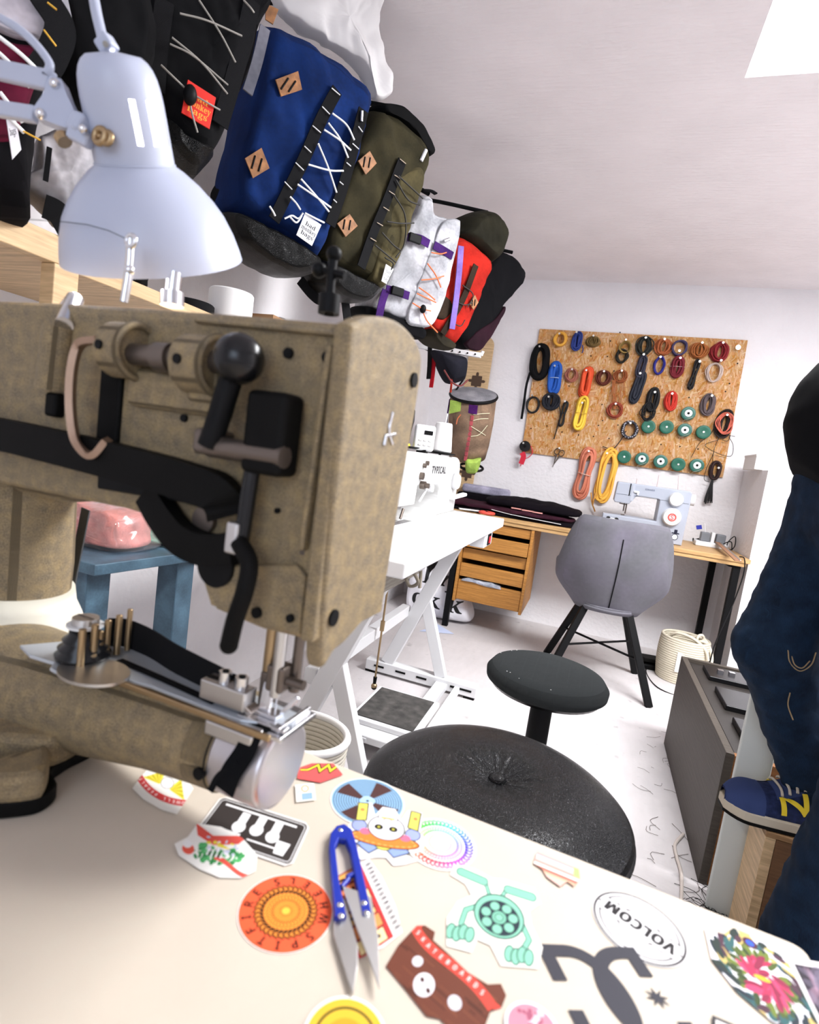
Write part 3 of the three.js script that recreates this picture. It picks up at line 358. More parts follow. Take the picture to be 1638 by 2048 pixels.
// ---------- grey domestic sewing machine ----------
{
  const Z = -3.46, D = 0.16, gm = mat(new THREE.Color(0.36, 0.385, 0.45), 0.45), q = (x, y) => { const p = zp(x, y, Z); return [p.x, p.y]; };
  const t = thing('domestic_sewing_machine', 'blue-grey domestic sewing machine with two white dials on the desk', 'sewing machine', [zp(1290, 1080, Z).x, DTOP, Z - D / 2]);
  const F = [[1236, 961], [1384, 985], [1381, 1012], [1365, 1088]].map((p) => q(...p)), yb = DTOP + 0.002;
  const xL = F[0][0], xR = F[1][0], yT = (F[0][1] + F[1][1]) / 2, yA = q(1231, 1004)[1], yArm = q(1280, 1000)[1], xh = q(1262, 1006)[0], xc = q(1318, 1010)[0], yBed = q(1215, 1027)[1] > yb + 0.03 ? q(1215, 1027)[1] : yb + 0.08;
  const s = new THREE.Shape(); s.moveTo(xL - 0.05, yb); s.lineTo(xR, yb); s.lineTo(xR + 0.004, yT - 0.015); s.quadraticCurveTo(xR, yT, xR - 0.015, yT); s.lineTo(xL + 0.012, yT); s.quadraticCurveTo(xL, yT, xL, yT - 0.012); s.lineTo(xL - 0.004, yA + 0.01); s.lineTo(xL + 0.004, yA); s.lineTo(xh - 0.01, yA); s.lineTo(xh + 0.02, yArm + 0.014); s.quadraticCurveTo(xh + 0.03, yArm + 0.02, xh + 0.05, yArm + 0.02); s.lineTo(xc - 0.012, yArm + 0.02); s.quadraticCurveTo(xc, yArm + 0.02, xc, yArm + 0.005); s.lineTo(xc, yBed); s.lineTo(xL - 0.05, yBed); s.closePath();
  wpart(t, 'body', EX(s, D, 0.006, 3).translate(0, 0, Z - D), gm);
  const dial = (px, py, r, n) => { const p = zp(px, py, Z); const d = wpart(t, n, LA([[0, 0.03], [r * 0.82, 0.03], [r * 0.9, 0.026], [r, 0], [r * 1.04, -0.001], [0, -0.001]], 32).rotateX(Math.PI / 2).translate(p.x, p.y, Z), MAT.white); return [d, p]; };
  dial(1352, 999, 0.040, 'stitch_dial'); const [d2, dp] = dial(1343, 1034, 0.052, 'pattern_dial');
  wpart(d2, 'printed_ring', new THREE.TorusGeometry(0.019, 0.0045, 6, 28).translate(dp.x, dp.y, Z + 0.03), mat(new THREE.Color(0.85, 0.12, 0.1), 0.5)); wpart(d2, 'printed_letter', T([[dp.x + 0.007, dp.y + 0.008, Z + 0.031], [dp.x - 0.004, dp.y + 0.010, Z + 0.031], [dp.x - 0.006, dp.y + 0.003, Z + 0.031], [dp.x + 0.006, dp.y - 0.003, Z + 0.031], [dp.x + 0.004, dp.y - 0.010, Z + 0.031], [dp.x - 0.008, dp.y - 0.008, Z + 0.031]], 0.0022, 24, 5), mat(new THREE.Color(0.85, 0.12, 0.1), 0.5));
  const hw = zp(1381, 1000, Z); wpart(t, 'hand_wheel', CX_(0.033, 0.03, xR + 0.018, hw.y, Z - D / 2, 28), MAT.white);
  wpart(t, 'thread_slot', M(BX(q(1261, 975)[0] - 0.003, q(1261, 975)[0] + 0.003, yT - 0.075, yT - 0.003, Z - 0.002, Z + 0.0012), BX(xL + 0.004, xR - 0.004, yT - 0.0725, yT - 0.071, Z - 0.002, Z + 0.0008)), MAT.black);
  wpart(t, 'needle_slide', BX(q(1262, 990)[0], q(1268, 990)[0], yA + 0.02, yT - 0.01, Z - 0.002, Z + 0.002), mat(new THREE.Color(0.42, 0.44, 0.5), 0.4));
  wpart(t, 'reverse_lever', M(RB(0.03, 0.012, 0.012, 0.004, q(1273, 985)[0], q(1273, 984)[1], Z + 0.004), RB(0.010, 0.02, 0.012, 0.003, q(1276, 985)[0], q(1276, 987)[1], Z + 0.004)), MAT.white);
  const nx = q(1250, 1010)[0]; wpart(t, 'needle_bar', M(ROD([nx, yA + 0.01, Z - 0.08], [nx, yBed + 0.025, Z - 0.08], 0.004), RB(0.022, 0.006, 0.02, 0.001, nx, yBed + 0.004, Z - 0.075), ROD([nx - 0.03, yA - 0.005, Z - 0.06], [nx + 0.01, yA - 0.008, Z - 0.06], 0.003), ROD([nx + 0.012, yA + 0.01, Z - 0.07], [nx + 0.012, yBed + 0.012, Z - 0.075], 0.004)), MAT.darkSteel);
  wpart(t, 'spool_pin', M(ROD([q(1275, 966)[0], yT, Z - 0.08], [q(1275, 966)[0], yT + 0.03, Z - 0.08], 0.004), ROD([q(1318, 970)[0], yT, Z - 0.1], [q(1322, 950)[0], yT + 0.07, Z - 0.1], 0.003), ROD([q(1362, 975)[0], yT, Z - 0.1], [q(1363, 950)[0], yT + 0.08, Z - 0.1], 0.003)), mat(new THREE.Color(0.6, 0.5, 0.5), 0.4));
  // small printed stickers: panda face, scribble, little hat figure, maker's name
  const art = (name, px, py, w, h, draw) => { const p = zp(px, py, Z); const tex = canvasTex(128, Math.round(128 * h / w), draw); const g = new THREE.PlaneGeometry(w, h).translate(p.x, p.y, Z + 0.0012); const m = mat(0xffffff, 0.6, { map: tex, transparent: true, alphaTest: 0.4 }); return wpart(t, name, g, m); };
  art('panda_sticker', 1223, 1046, 0.085, 0.085, (g) => { g.clearRect(0, 0, 128, 128); g.fillStyle = '#111'; for (const x of [30, 98]) { g.beginPath(); g.arc(x, 28, 20, 0, 7); g.fill(); } g.fillStyle = '#fff'; g.beginPath(); g.ellipse(64, 68, 54, 50, 0, 0, 7); g.fill(); g.fillStyle = '#111'; for (const x of [40, 88]) { g.beginPath(); g.ellipse(x, 64, 14, 18, x < 64 ? 0.5 : -0.5, 0, 7); g.fill(); } g.beginPath(); g.ellipse(64, 88, 9, 6, 0, 0, 7); g.fill(); });
  art('lettering_sticker', 1311, 1055, 0.11, 0.035, (g, w, h) => { g.clearRect(0, 0, w, h); g.strokeStyle = '#222'; g.lineWidth = 3; for (let i = 0; i < 5; i++) { g.beginPath(); g.ellipse(14 + i * 24, h / 2 + (i % 2) * 3, 8, 11, 0.3, 0.4, 5.8); g.stroke(); } });
  art('hat_figure_sticker', 1350, 1070, 0.055, 0.065, (g, w, h) => { g.clearRect(0, 0, w, h); g.fillStyle = '#10132a'; g.fillRect(w * 0.36, 4, w * 0.3, h * 0.3); g.fillRect(w * 0.15, h * 0.3, w * 0.72, h * 0.1); g.lineWidth = 9; g.strokeStyle = '#10132a'; g.fillStyle = '#e8ecf4'; g.beginPath(); g.ellipse(w / 2, h * 0.68, w * 0.28, h * 0.25, 0, 0, 7); g.fill(); g.stroke(); });
  art('maker_name', 1300, 980, 0.085, 0.016, (g, w, h) => { g.clearRect(0, 0, w, h); g.fillStyle = '#6d7486'; g.font = 'bold 22px sans-serif'; g.textAlign = 'center'; g.textBaseline = 'middle'; g.fillText('SINGER', w / 2, h / 2, w); });
}
// ---------- small things at the right end of the desk ----------
{
  const p = on(1425, 1075, 'y', DTOP); const t = thing('bobbin_box', 'small white plastic box with two grey bobbin windows at the desk end', 'box', [0.70, DTOP, -3.72]);
  part(t, 'tray', RB(0.17, 0.03, 0.09, 0.006, 0, 0.015, 0), MAT.white); for (const x of [-0.035, 0.05]) part(t, 'grey_block', RB(0.05, 0.055, 0.05, 0.006, x, 0.057, 0), mat(new THREE.Color(0.16, 0.17, 0.19), 0.5));
  part(t, 'divider', RB(0.02, 0.08, 0.05, 0.004, 0.008, 0.05, -0.01), MAT.white); part(t, 'blue_tag', RB(0.03, 0.025, 0.006, 0.001, -0.04, 0.125, 0.0).rotateZ(0.3), mat(new THREE.Color(0.02, 0.03, 0.3), 0.5)); part(t, 'tag_stick', ROD([-0.02, 0.02, 0], [-0.05, 0.135, 0], 0.003), MAT.white);
  solo('cable', 'thin black cable loops on the desk beside the bobbin box', 'cable', T([[0.79, DTOP + 0.004, -3.72], [0.80, DTOP + 0.05, -3.74], [0.83, DTOP + 0.085, -3.75], [0.835, DTOP + 0.03, -3.73], [0.80, DTOP + 0.006, -3.68], [0.76, DTOP + 0.03, -3.67], [0.80, DTOP + 0.055, -3.68], [0.81, DTOP + 0.008, -3.66]], 0.003, 70, 5), MAT.black);
  const r = thing('ruler', 'brown wooden ruler lying across the desk over dark scraps', 'ruler', [0, 0, 0]); const a = on(1425, 1075, 'y', DTOP + 0.045), b = on(1476, 1122, 'y', DTOP + 0.012); wpart(r, 'stick', BAR(a, b, 0.03, 0.006, V(0, 1, 0), 0.001), mat(new THREE.Color(0.3, 0.15, 0.08), 0.5)); wpart(r, 'metal_edge', BAR(a.clone().add(V(0.012, 0.004, -0.006)), b.clone().add(V(0.012, 0.004, -0.006)), 0.008, 0.003, V(0, 1, 0), 0.001), MAT.steel);
  const sc = on(1395, 1075, 'y', DTOP + 0.02); solo('fabric_scrap', 'black fabric scraps heaped beside the grey sewing machine', 'fabric', PIL([[-0.1, -0.1], [0.02, -0.12], [0.12, 0.06], [0.10, 0.13], [-0.05, 0.09], [-0.12, 0.02]], 0, 0.03, { edge: 0.02, bulge: 0.01, wr: 0.018, wf: 16 }).rotateX(-Math.PI / 2).translate(sc.x, DTOP + 0.002, sc.z), fabric(0.012, 0.01, 0.012));
}
// ---------- grey upholstered chair ----------
{
  const t = thing('shell_chair', 'grey velvet shell armchair with black splayed legs turned to the desk', 'chair', [0.15, 0, -3.08], rad(4));
  // shell: angle u sweeps around the back (toward the camera, +z) to both arms; v runs from the seat base to the rim
  const out = (u, v, k) => {
    const a = u * rad(128), c = Math.cos(a), s = Math.sin(a), back = Math.max(0, c);
    const rim = 0.64 + (0.885 - 0.64) * Math.pow(THREE.MathUtils.smoothstep(c, 0.05, 0.72), 1.0) - 0.03 * Math.abs(u) ** 3;
    const y = 0.43 + (rim - 0.43) * v - 0.035 * (1 - v) ** 4, flare = 0.60 + 0.40 * Math.sin(Math.min(1, v * 1.6) * Math.PI / 2);
    let rx = 0.275 * flare * (1 - 0.07 * THREE.MathUtils.smoothstep(v, 0.62, 1) * back), rz = 0.235 * flare * (1 + 0.02 * v * back);
    rx *= 1 + 0.06 * Math.abs(s) * v; const e = Math.pow(Math.abs(s), 0.85) * Math.sign(s), f = Math.pow(Math.abs(c), 0.8) * Math.sign(c);
    return V((rx - k) * e, y - (v > 0.97 ? 0 : 0), (rz - k) * f);
  };
  const nu = 56, nv = 18, pos = [], idx = [], row = nv * 2 + 2, th = 0.038;
  for (let i = 0; i <= nu; i++) { const u = -1 + 2 * i / nu; const lip = Math.max(0, Math.abs(u) - 0.9) * 10; for (let j = 0; j < row; j++) { const outer = j <= nv, v = outer ? j / nv : (row - 1 - j) / nv; let k = outer ? 0 : th; const rim = 1 - Math.abs(v); if (v > 0.93) k = outer ? (v - 0.93) / 0.07 * 0.012 : th - (v - 0.93) / 0.07 * 0.012; k = k + (th / 2 - k) * Math.min(1, lip) * 0.75; const p = out(u, v, k);
      const seam = outer ? 0.006 * Math.exp(-((u * 128) ** 2) / 6) : 0; p.z -= seam; const w = outer ? 0.003 * fbm(p.x * 9, p.y * 9, p.z * 9, 3) : 0; p.z += w; pos.push(p.x, p.y, p.z); } }
  for (let i = 0; i < nu; i++) for (let j = 0; j < row; j++) { const a = i * row + j, b = i * row + (j + 1) % row; idx.push(a, a + row, b, b, a + row, b + row); }
  for (const i of [0, nu]) for (let j = 0; j < nv; j++) { const a = i * row + j, b = a + 1, c = i * row + row - 1 - j, d = c - 1; idx.push(a, b, c, b, d, c); }
  const g = new THREE.BufferGeometry(); g.setAttribute('position', new THREE.Float32BufferAttribute(pos, 3)); g.setIndex(idx); g.computeVertexNormals();
  part(t, 'shell', g, MAT.velvet);
  part(t, 'seat', S(0.2, 0, 0.465, -0.03, 0.95, 0.24, 0.9, 20), MAT.velvet);
  part(t, 'seat_base', LA([[0, 0.385], [0.12, 0.39], [0.165, 0.402], [0.175, 0.43], [0, 0.43]], 32), MAT.velvet);
  const sp = []; for (let i = 0; i <= 10; i++) { const p = out(0, 0.05 + 0.75 * i / 10, -0.0005); p.z -= 0.004; sp.push(p); } part(t, 'back_seam', T(sp, 0.0028, 30, 6), MAT.black);
  const L = [[0.255, 0.235], [-0.255, 0.235], [0.25, -0.23], [-0.25, -0.23]];
  for (const [x, z] of L) part(t, 'leg', BAR([x * 0.42, 0.41, z * 0.42], [x, 0.0, z], 0.036, 0.026, V(z > 0 ? 0.2 : -0.2, 0, z > 0 ? 1 : -1), 0.004), MAT.black);
  part(t, 'cross_brace', M(ROD([0.19, 0.2, 0.17], [-0.19, 0.2, -0.17], 0.006), ROD([-0.19, 0.2, 0.17], [0.19, 0.2, -0.17], 0.006)), MAT.black);
}
// ---------- around the desk feet ----------
{
  const p = on(1372, 1345, 'y', 0), r = 0.125, t = thing('rope_basket', 'cream coiled rope basket with rope handles under the desk', 'basket', [0.62, 0, -3.42]);
  const cm = mat(new THREE.Color(0.66, 0.60, 0.48), 0.9), rings = []; for (let i = 0; i < 20; i++) { const y = 0.008 + i * 0.0125, k = 0.92 + 0.1 * Math.sin(i / 19 * 2.6); rings.push(new THREE.TorusGeometry(r * k, 0.0075, 6, 40).rotateX(Math.PI / 2).translate(0, y, 0)); } part(t, 'coiled_wall', M(rings), cm); part(t, 'base', C(r * 0.9, r * 0.9, 0.01, 0, 0.006, 0, 32), cm);
  part(t, 'handle', T([[-0.09, 0.24, 0.03], [-0.06, 0.275, 0.06], [0.02, 0.27, 0.09], [0.09, 0.22, 0.10], [0.11, 0.17, 0.1]], 0.009, 30, 7), cm); part(t, 'handle', T([[0.03, 0.25, -0.03], [0.09, 0.26, 0.02], [0.13, 0.19, 0.07], [0.12, 0.12, 0.1], [0.07, 0.1, 0.125]], 0.009, 30, 7), cm); part(t, 'tag', RB(0.035, 0.11, 0.003, 0.001, -0.03, 0.13, 0.129), MAT.matteWhite); part(t, 'knot', M(new THREE.TorusGeometry(0.022, 0.008, 7, 20).rotateY(0.6).translate(0.06, 0.27, 0.06), new THREE.TorusGeometry(0.02, 0.008, 7, 20).rotateX(0.8).translate(0.07, 0.25, 0.07)), cm);
  const f = on(1300, 1325, 'y', 0.02), q = thing('foot_pedal', 'black foot pedal with cable on the floor behind the chair leg', 'pedal', [f.x, 0, f.z], 0.2); part(q, 'base', RB(0.13, 0.03, 0.17, 0.008, 0, 0.016, 0), MAT.black); part(q, 'treadle', RB(0.12, 0.022, 0.15, 0.006).rotateX(-0.12).translate(0, 0.044, 0), MAT.rubber);
  solo('cable', 'black cable running from the foot pedal past the basket up to the desk', 'cable', T([V(f.x - 0.02, 0.02, f.z + 0.08), V(f.x - 0.03, 0.004, f.z + 0.13), V(0.50, 0.004, -3.16), V(0.60, 0.004, -3.13), V(0.68, 0.06, -3.14), V(0.72, 0.3, -3.2), V(0.79, 0.55, -3.29), V(0.81, 0.70, -3.32), V(0.80, 0.757, -3.325), V(0.79, 0.757, -3.38)], 0.0032, 90, 6), MAT.black);
  // printed bag leaning under the desk
  const bag = thing('printed_bag', 'white plastic bag with large black letters slumped under the desk', 'bag', [-0.86, 0, -3.53]);
  const tb = canvasTex(512, 512, (g, w, h) => { g.fillStyle = '#e9e8ee'; g.fillRect(0, 0, w, h); g.fillStyle = '#141416'; g.font = 'bold 190px serif'; g.fillText('lay', 130, 200); g.fillText('ok k', 60, 400); g.fillText('o', -30, 110); });
  tb.wrapS = tb.wrapT = THREE.RepeatWrapping; tb.repeat.set(1 / 0.44, 1 / 0.40); tb.offset.set(0.5, 0.02);
  part(bag, 'bag', PIL([[-0.2, 0.01], [0.2, 0.01], [0.235, 0.06], [0.19, 0.16], [0.1, 0.24], [-0.05, 0.3], [-0.12, 0.42], [-0.17, 0.42], [-0.22, 0.26]], -0.12, 0.09, { edge: 0.05, bulge: 0.04, wr: 0.014, wf: 12, n: 90 }), mat(0xffffff, 0.45, { map: tb }));
  solo('paper_scrap', 'pale blue paper scrap on the floor by the desk leg', 'paper', EX(SH([[-0.1, 0.16], [0.12, -0.02], [-0.07, -0.12], [-0.04, -0.03]]), 0.002).rotateX(-Math.PI / 2).translate(on(872, 1258, 'y', 0).x, 0.0025, on(872, 1258, 'y', 0).z), mat(new THREE.Color(0.55, 0.62, 0.82), 0.8));
}
// ---------- white industrial sewing table and machine ----------
const WT = 0.81;
{
  const t = thing('sewing_table', 'white industrial sewing table on a slotted steel frame', 'table', [-0.70, 0, -1.97]);
  wpart(t, 'table_top', BX(-1.0, -0.398, WT - 0.042, WT, -2.71, -1.235, 0.006), MAT.whiteSatin);
  wpart(t, 'motor_board', BX(-0.8, -0.47, WT - 0.105, WT - 0.043, -1.62, -1.27, 0.003), mat(new THREE.Color(0.50, 0.47, 0.42), 0.7, { map: rep(tWood, 0.3), metres: true }));
  const sw = wpart(t, 'switch_box', BX(-0.475, -0.41, WT - 0.105, WT - 0.043, -2.50, -2.33, 0.004), MAT.whiteSatin); wpart(sw, 'rocker_switch', BX(-0.411, -0.403, WT - 0.09, WT - 0.06, -2.44, -2.405, 0.002), mat(new THREE.Color(0.6, 0.02, 0.03), 0.4)); wpart(sw, 'switch_panel', BX(-0.4105, -0.406, WT - 0.098, WT - 0.05, -2.455, -2.39, 0.001), MAT.black);
  const m = MAT.white;
  for (const z of [-2.42, -1.50]) {
    wpart(t, 'foot_bar', BX(-0.90, -0.352, 0.012, 0.062, z - 0.03, z + 0.03, 0.004), m);
    wpart(t, 'leg', BAR([-0.80, 0.06, z], [-0.52, WT - 0.045, z], 0.06, 0.04, V(0, 0, 1), 0.003), m);
    wpart(t, 'leg', BAR([-0.53, 0.06, z], [-0.665, 0.43, z], 0.05, 0.036, V(0, 0, 1), 0.003), m);
    wpart(t, 'head_bar', BX(-0.93, -0.43, WT - 0.068, WT - 0.042, z - 0.025, z + 0.025, 0.003), m);
    const slots = []; for (const x of [-0.83, -0.72, -0.615, -0.45, -0.40]) slots.push(B(0.05, 0.009, 0.003, x, 0.04, z + 0.0305)); slots.forEach((g) => wpart(t, 'slot', g, MAT.black));
    for (const g of [B(0.06, 0.014, 0.05, -0.87, 0.007, z), B(0.05, 0.014, 0.05, -0.385, 0.007, z)]) wpart(t, 'rubber_foot', g, MAT.rubber);
  }
  wpart(t, 'cross_bar', BX(-0.765, -0.725, 0.31, 0.36, -2.42, -1.50, 0.003), m);
  wpart(t, 'floor_rail', BX(-0.545, -0.49, 0.014, 0.045, -2.40, -1.52, 0.003), m); wpart(t, 'floor_rail', BX(-0.455, -0.43, 0.014, 0.045, -2.40, -1.52, 0.003), m);
  const pl = wpart(t, 'pedal_plate', BX(-0.70, -0.44, 0.085, 0.105, -2.06, -1.76, 0.004), m); wpart(pl, 'pedal_mat', BX(-0.685, -0.46, 0.105, 0.109, -2.045, -1.78, 0.001), mat(new THREE.Color(0.10, 0.095, 0.09), 0.75, { map: rep(tMottle, 0.2), metres: true }));
  wpart(t, 'pedal_frame', M(BX(-0.72, -0.42, 0.055, 0.085, -1.80, -1.70, 0.006), BX(-0.72, -0.66, 0.03, 0.06, -2.06, -1.74, 0.004), B(0.04, 0.012, 0.004, -0.62, 0.07, -1.698)), m);
  const ra = on(736, 1210, 'x', -0.70), rb = on(745, 1395, 'x', -0.70);
  wpart(t, 'pedal_rod', M(ROD([-0.70, 0.14, rb.z], [-0.70, WT - 0.05, rb.z], 0.004), ROD([-0.70, 0.36, rb.z], [-0.70, 0.40, rb.z], 0.009), S(0.012, -0.70, 0.13, rb.z)), MAT.brass); wpart(t, 'rod_joint', M(C(0.008, 0.006, 0.035, -0.70, 0.15, rb.z, 12), S(0.011, -0.70, 0.125, rb.z)), MAT.black);
  wpart(t, 'cable', T([[-0.44, WT - 0.05, -1.42], [-0.42, WT - 0.09, -1.44], [-0.45, WT - 0.11, -1.46], [-0.47, WT - 0.07, -1.47], [-0.44, WT - 0.06, -1.5], [-0.43, WT - 0.12, -1.5]], 0.005, 40, 6), mat(new THREE.Color(0.3, 0.26, 0.2), 0.6));
}
{ // white lockstitch machine, arm along the table (z), operator side faces +x
  const zc = -2.62, W = 0.17, X = -0.72, w = mat(new THREE.Color(0.68, 0.68, 0.67), 0.35), h0 = WT + 0.003;
  const t = thing('lockstitch_machine', 'white industrial lockstitch machine with lettering on its arm', 'sewing machine', [X, WT, -2.3]);
  wpart(t, 'bed_plate', BX(X - 0.09, X + 0.09, WT, WT + 0.004, -2.64, -1.76, 0.001), mat(new THREE.Color(0.62, 0.62, 0.6), 0.4)); 
  wpart(t, 'needle_plate', M(BX(X + 0.0, X + 0.05, WT + 0.004, WT + 0.006, -1.92, -1.78), BX(X + 0.055, X + 0.088, WT + 0.004, WT + 0.0055, -1.97, -1.78)), MAT.chrome);
  // side outline in (z, y): column, arm, head
  const s = new THREE.Shape(); const Z = (v) => -v; // shape x runs toward the camera
  s.moveTo(-2.62, h0); s.lineTo(-2.30, h0); s.lineTo(-2.32, h0 + 0.02); s.quadraticCurveTo(-2.345, h0 + 0.12, -2.28, h0 + 0.135); s.lineTo(-1.99, h0 + 0.135); s.lineTo(-1.985, h0 + 0.062); s.lineTo(-1.83, h0 + 0.062); s.lineTo(-1.82, h0 + 0.245); s.quadraticCurveTo(-1.825, h0 + 0.262, -1.845, h0 + 0.262); s.lineTo(-2.55, h0 + 0.262); s.quadraticCurveTo(-2.62, h0 + 0.255, -2.625, h0 + 0.2); s.closePath();
  wpart(t, 'body', EX(s, W, 0.012, 3).rotateY(-Math.PI / 2).translate(X + W / 2, 0, 0), w);
  wpart(t, 'column_flare', BX(X - 0.07, X + 0.088, h0, h0 + 0.13, -2.60, -2.34, 0.02), w);
  wpart(t, 'hand_wheel', LA([[0, -0.02], [0.06, -0.02], [0.07, -0.01], [0.07, 0.01], [0.06, 0.02], [0, 0.025]], 36).rotateX(-Math.PI / 2).translate(X, h0 + 0.17, -2.645), w);
  wpart(t, 'stitch_dial', LA([[0, 0.03], [0.03, 0.03], [0.036, 0.024], [0.038, 0], [0, 0]], 28).rotateZ(-Math.PI / 2).translate(X + W / 2, h0 + 0.15, -2.52), MAT.white);
  wpart(t, 'reverse_lever', M(BAR([X + W / 2 + 0.015, h0 + 0.075, -2.50], [X + W / 2 + 0.055, h0 + 0.095, -2.57], 0.03, 0.016, V(0, 1, 0), 0.006), CX_(0.012, 0.03, X + W / 2 + 0.01, h0 + 0.075, -2.49)), w);
  wpart(t, 'oil_window', BX(X + W / 2, X + W / 2 + 0.003, h0 + 0.02, h0 + 0.055, -2.47, -2.44), mat(new THREE.Color(0.35, 0.35, 0.36), 0.4));
  wpart(t, 'tension_unit', M(CX_(0.016, 0.02, X + W / 2 + 0.01, h0 + 0.14, -2.02), CX_(0.010, 0.03, X + W / 2 + 0.02, h0 + 0.14, -2.02), CX_(0.014, 0.014, X + W / 2 + 0.007, h0 + 0.175, -2.0), CX_(0.009, 0.012, X + W / 2 + 0.006, h0 + 0.225, -2.05), CX_(0.009, 0.012, X + W / 2 + 0.006, h0 + 0.215, -2.02)), MAT.darkSteel);
  wpart(t, 'tension_knob', M(RB(0.025, 0.03, 0.022, 0.006, X + W / 2 + 0.03, h0 + 0.13, -2.06), ROD([X + W / 2 + 0.02, h0 + 0.13, -2.05], [X + W / 2 + 0.02, h0 + 0.08, -1.97], 0.004)), MAT.white);
  wpart(t, 'face_plate', BX(X - 0.07, X + 0.075, h0 + 0.07, h0 + 0.25, -1.823, -1.812, 0.005), w);
  wpart(t, 'face_screw', M(CZ_(0.012, 0.006, X + 0.04, h0 + 0.10, -1.812), RB(0.07, 0.022, 0.004, 0.008, X + 0.02, h0 + 0.072, -1.811)), MAT.darkSteel);
  wpart(t, 'needle_bar', M(ROD([X + 0.03, h0 + 0.07, -1.86], [X + 0.03, h0 + 0.016, -1.86], 0.006), ROD([X + 0.015, h0 + 0.065, -1.875], [X + 0.015, h0 + 0.02, -1.875], 0.007), ROD([X + 0.03, h0 + 0.02, -1.86], [X + 0.03, WT + 0.006, -1.86], 0.0015), RB(0.03, 0.004, 0.03, 0.001, X + 0.03, WT + 0.012, -1.86), ROD([X + 0.07, h0 + 0.05, -1.9], [X + 0.07, h0 + 0.015, -1.88], 0.005)), MAT.darkSteel);
  const tx = canvasTex(512, 128, (g, a, b) => { g.clearRect(0, 0, a, b); g.fillStyle = '#2a2a30'; g.font = 'bold 104px sans-serif'; g.textAlign = 'center'; g.textBaseline = 'middle'; g.fillText('TYPICAL', a / 2, b / 2, a); });
  const pl = new THREE.PlaneGeometry(0.27, 0.052).rotateY(Math.PI / 2).translate(X + W / 2 + 0.0012, h0 + 0.2, -2.25);
  wpart(t, 'lettering', pl, mat(0xffffff, 0.5, { map: tx, transparent: true, alphaTest: 0.5 }));
  wpart(t, 'info_plate', BX(X + W / 2, X + W / 2 + 0.0015, h0 + 0.15, h0 + 0.225, -2.10, -2.075), MAT.matteWhite);
  const pn = thing('control_panel', 'white control panel with small dark display standing on the white machine', 'control panel', [X + 0.01, h0 + 0.262, -2.15]);
  part(pn, 'case', RB(0.085, 0.105, 0.055, 0.012, 0.02, 0.06, 0).rotateY(0.35), MAT.white); part(pn, 'display', RB(0.034, 0.016, 0.003, 0.001, 0.035, 0.082, 0.0285).rotateY(0.35), MAT.black); const bt = []; for (let i = 0; i < 3; i++) for (let j = 0; j < 2; j++) bt.push(RB(0.012, 0.006, 0.004, 0.001, 0.005 + i * 0.02, 0.05 - j * 0.018, 0.028)); part(pn, 'button', M(bt).rotateY(0.35), mat(new THREE.Color(0.7, 0.68, 0.66), 0.5)); part(pn, 'stand', B(0.04, 0.012, 0.03, 0.02, 0.006, 0), MAT.black);
  // thread cones on dishes
  const dish = (t2, x, z, y) => part(t2, 'dish', LA([[0, 0], [0.055, 0], [0.07, 0.006], [0.07, 0.009], [0, 0.004]], 32), MAT.black);
  const c1 = thing('thread_cone', 'black thread cone with yellow base on the white machine', 'thread cone', [X - 0.04, h0 + 0.272, -2.10]); dish(c1); part(c1, 'stem', C(0.006, 0.006, 0.012, 0, -0.004, 0, 10), MAT.black); part(c1, 'base', C(0.03, 0.033, 0.014, 0, 0.012, 0, 28), mat(new THREE.Color(0.75, 0.62, 0.03), 0.5)); part(c1, 'thread', LA([[0, 0.018], [0.024, 0.018], [0.029, 0.07], [0.035, 0.11], [0.033, 0.15], [0.022, 0.162], [0, 0.162]], 32), mat(new THREE.Color(0.015, 0.017, 0.024), 0.8)); part(c1, 'collar', C(0.016, 0.02, 0.014, 0, 0.168, 0, 24), mat(new THREE.Color(0.55, 0.62, 0.1), 0.5));
  const c2 = thing('thread_cone', 'white thread cone on a black dish above the white machine', 'thread cone', [X + 0.03, h0 + 0.266, -2.42]); dish(c2); part(c2, 'stem', C(0.006, 0.006, 0.012, 0, -0.004, 0, 10), MAT.black); part(c2, 'thread', LA([[0, 0.008], [0.048, 0.008], [0.05, 0.02], [0.038, 0.135], [0.034, 0.142], [0, 0.142]], 32), MAT.matteWhite); part(c2, 'pin', ROD([0.006, 0.14, 0], [0.008, 0.185, 0], 0.003), MAT.matteWhite);
}
{ // coiled cream basket under the near end of the white table
  const t = thing('rope_basket', 'cream ribbed rope basket under the white sewing table', 'basket', [-0.60, 0, -1.20]), cm = mat(new THREE.Color(0.62, 0.58, 0.5), 0.9), r = [];
  for (let i = 0; i < 26; i++) { const y = 0.008 + i * 0.0125, k = 0.10 + 0.02 * i / 25; const e = new THREE.TorusGeometry(k, 0.0072, 6, 40).rotateX(Math.PI / 2).scale(1, 1, 0.8).translate(0, y, 0); r.push(e); }
  part(t, 'coiled_wall', M(r), cm); part(t, 'base', C(0.098, 0.098, 0.01, 0, 0.006, 0, 32).scale(1, 1, 0.8), cm); part(t, 'rim', new THREE.TorusGeometry(0.122, 0.010, 8, 40).rotateX(Math.PI / 2).scale(1, 1, 0.8).translate(0, 0.335, 0), MAT.matteWhite);
}
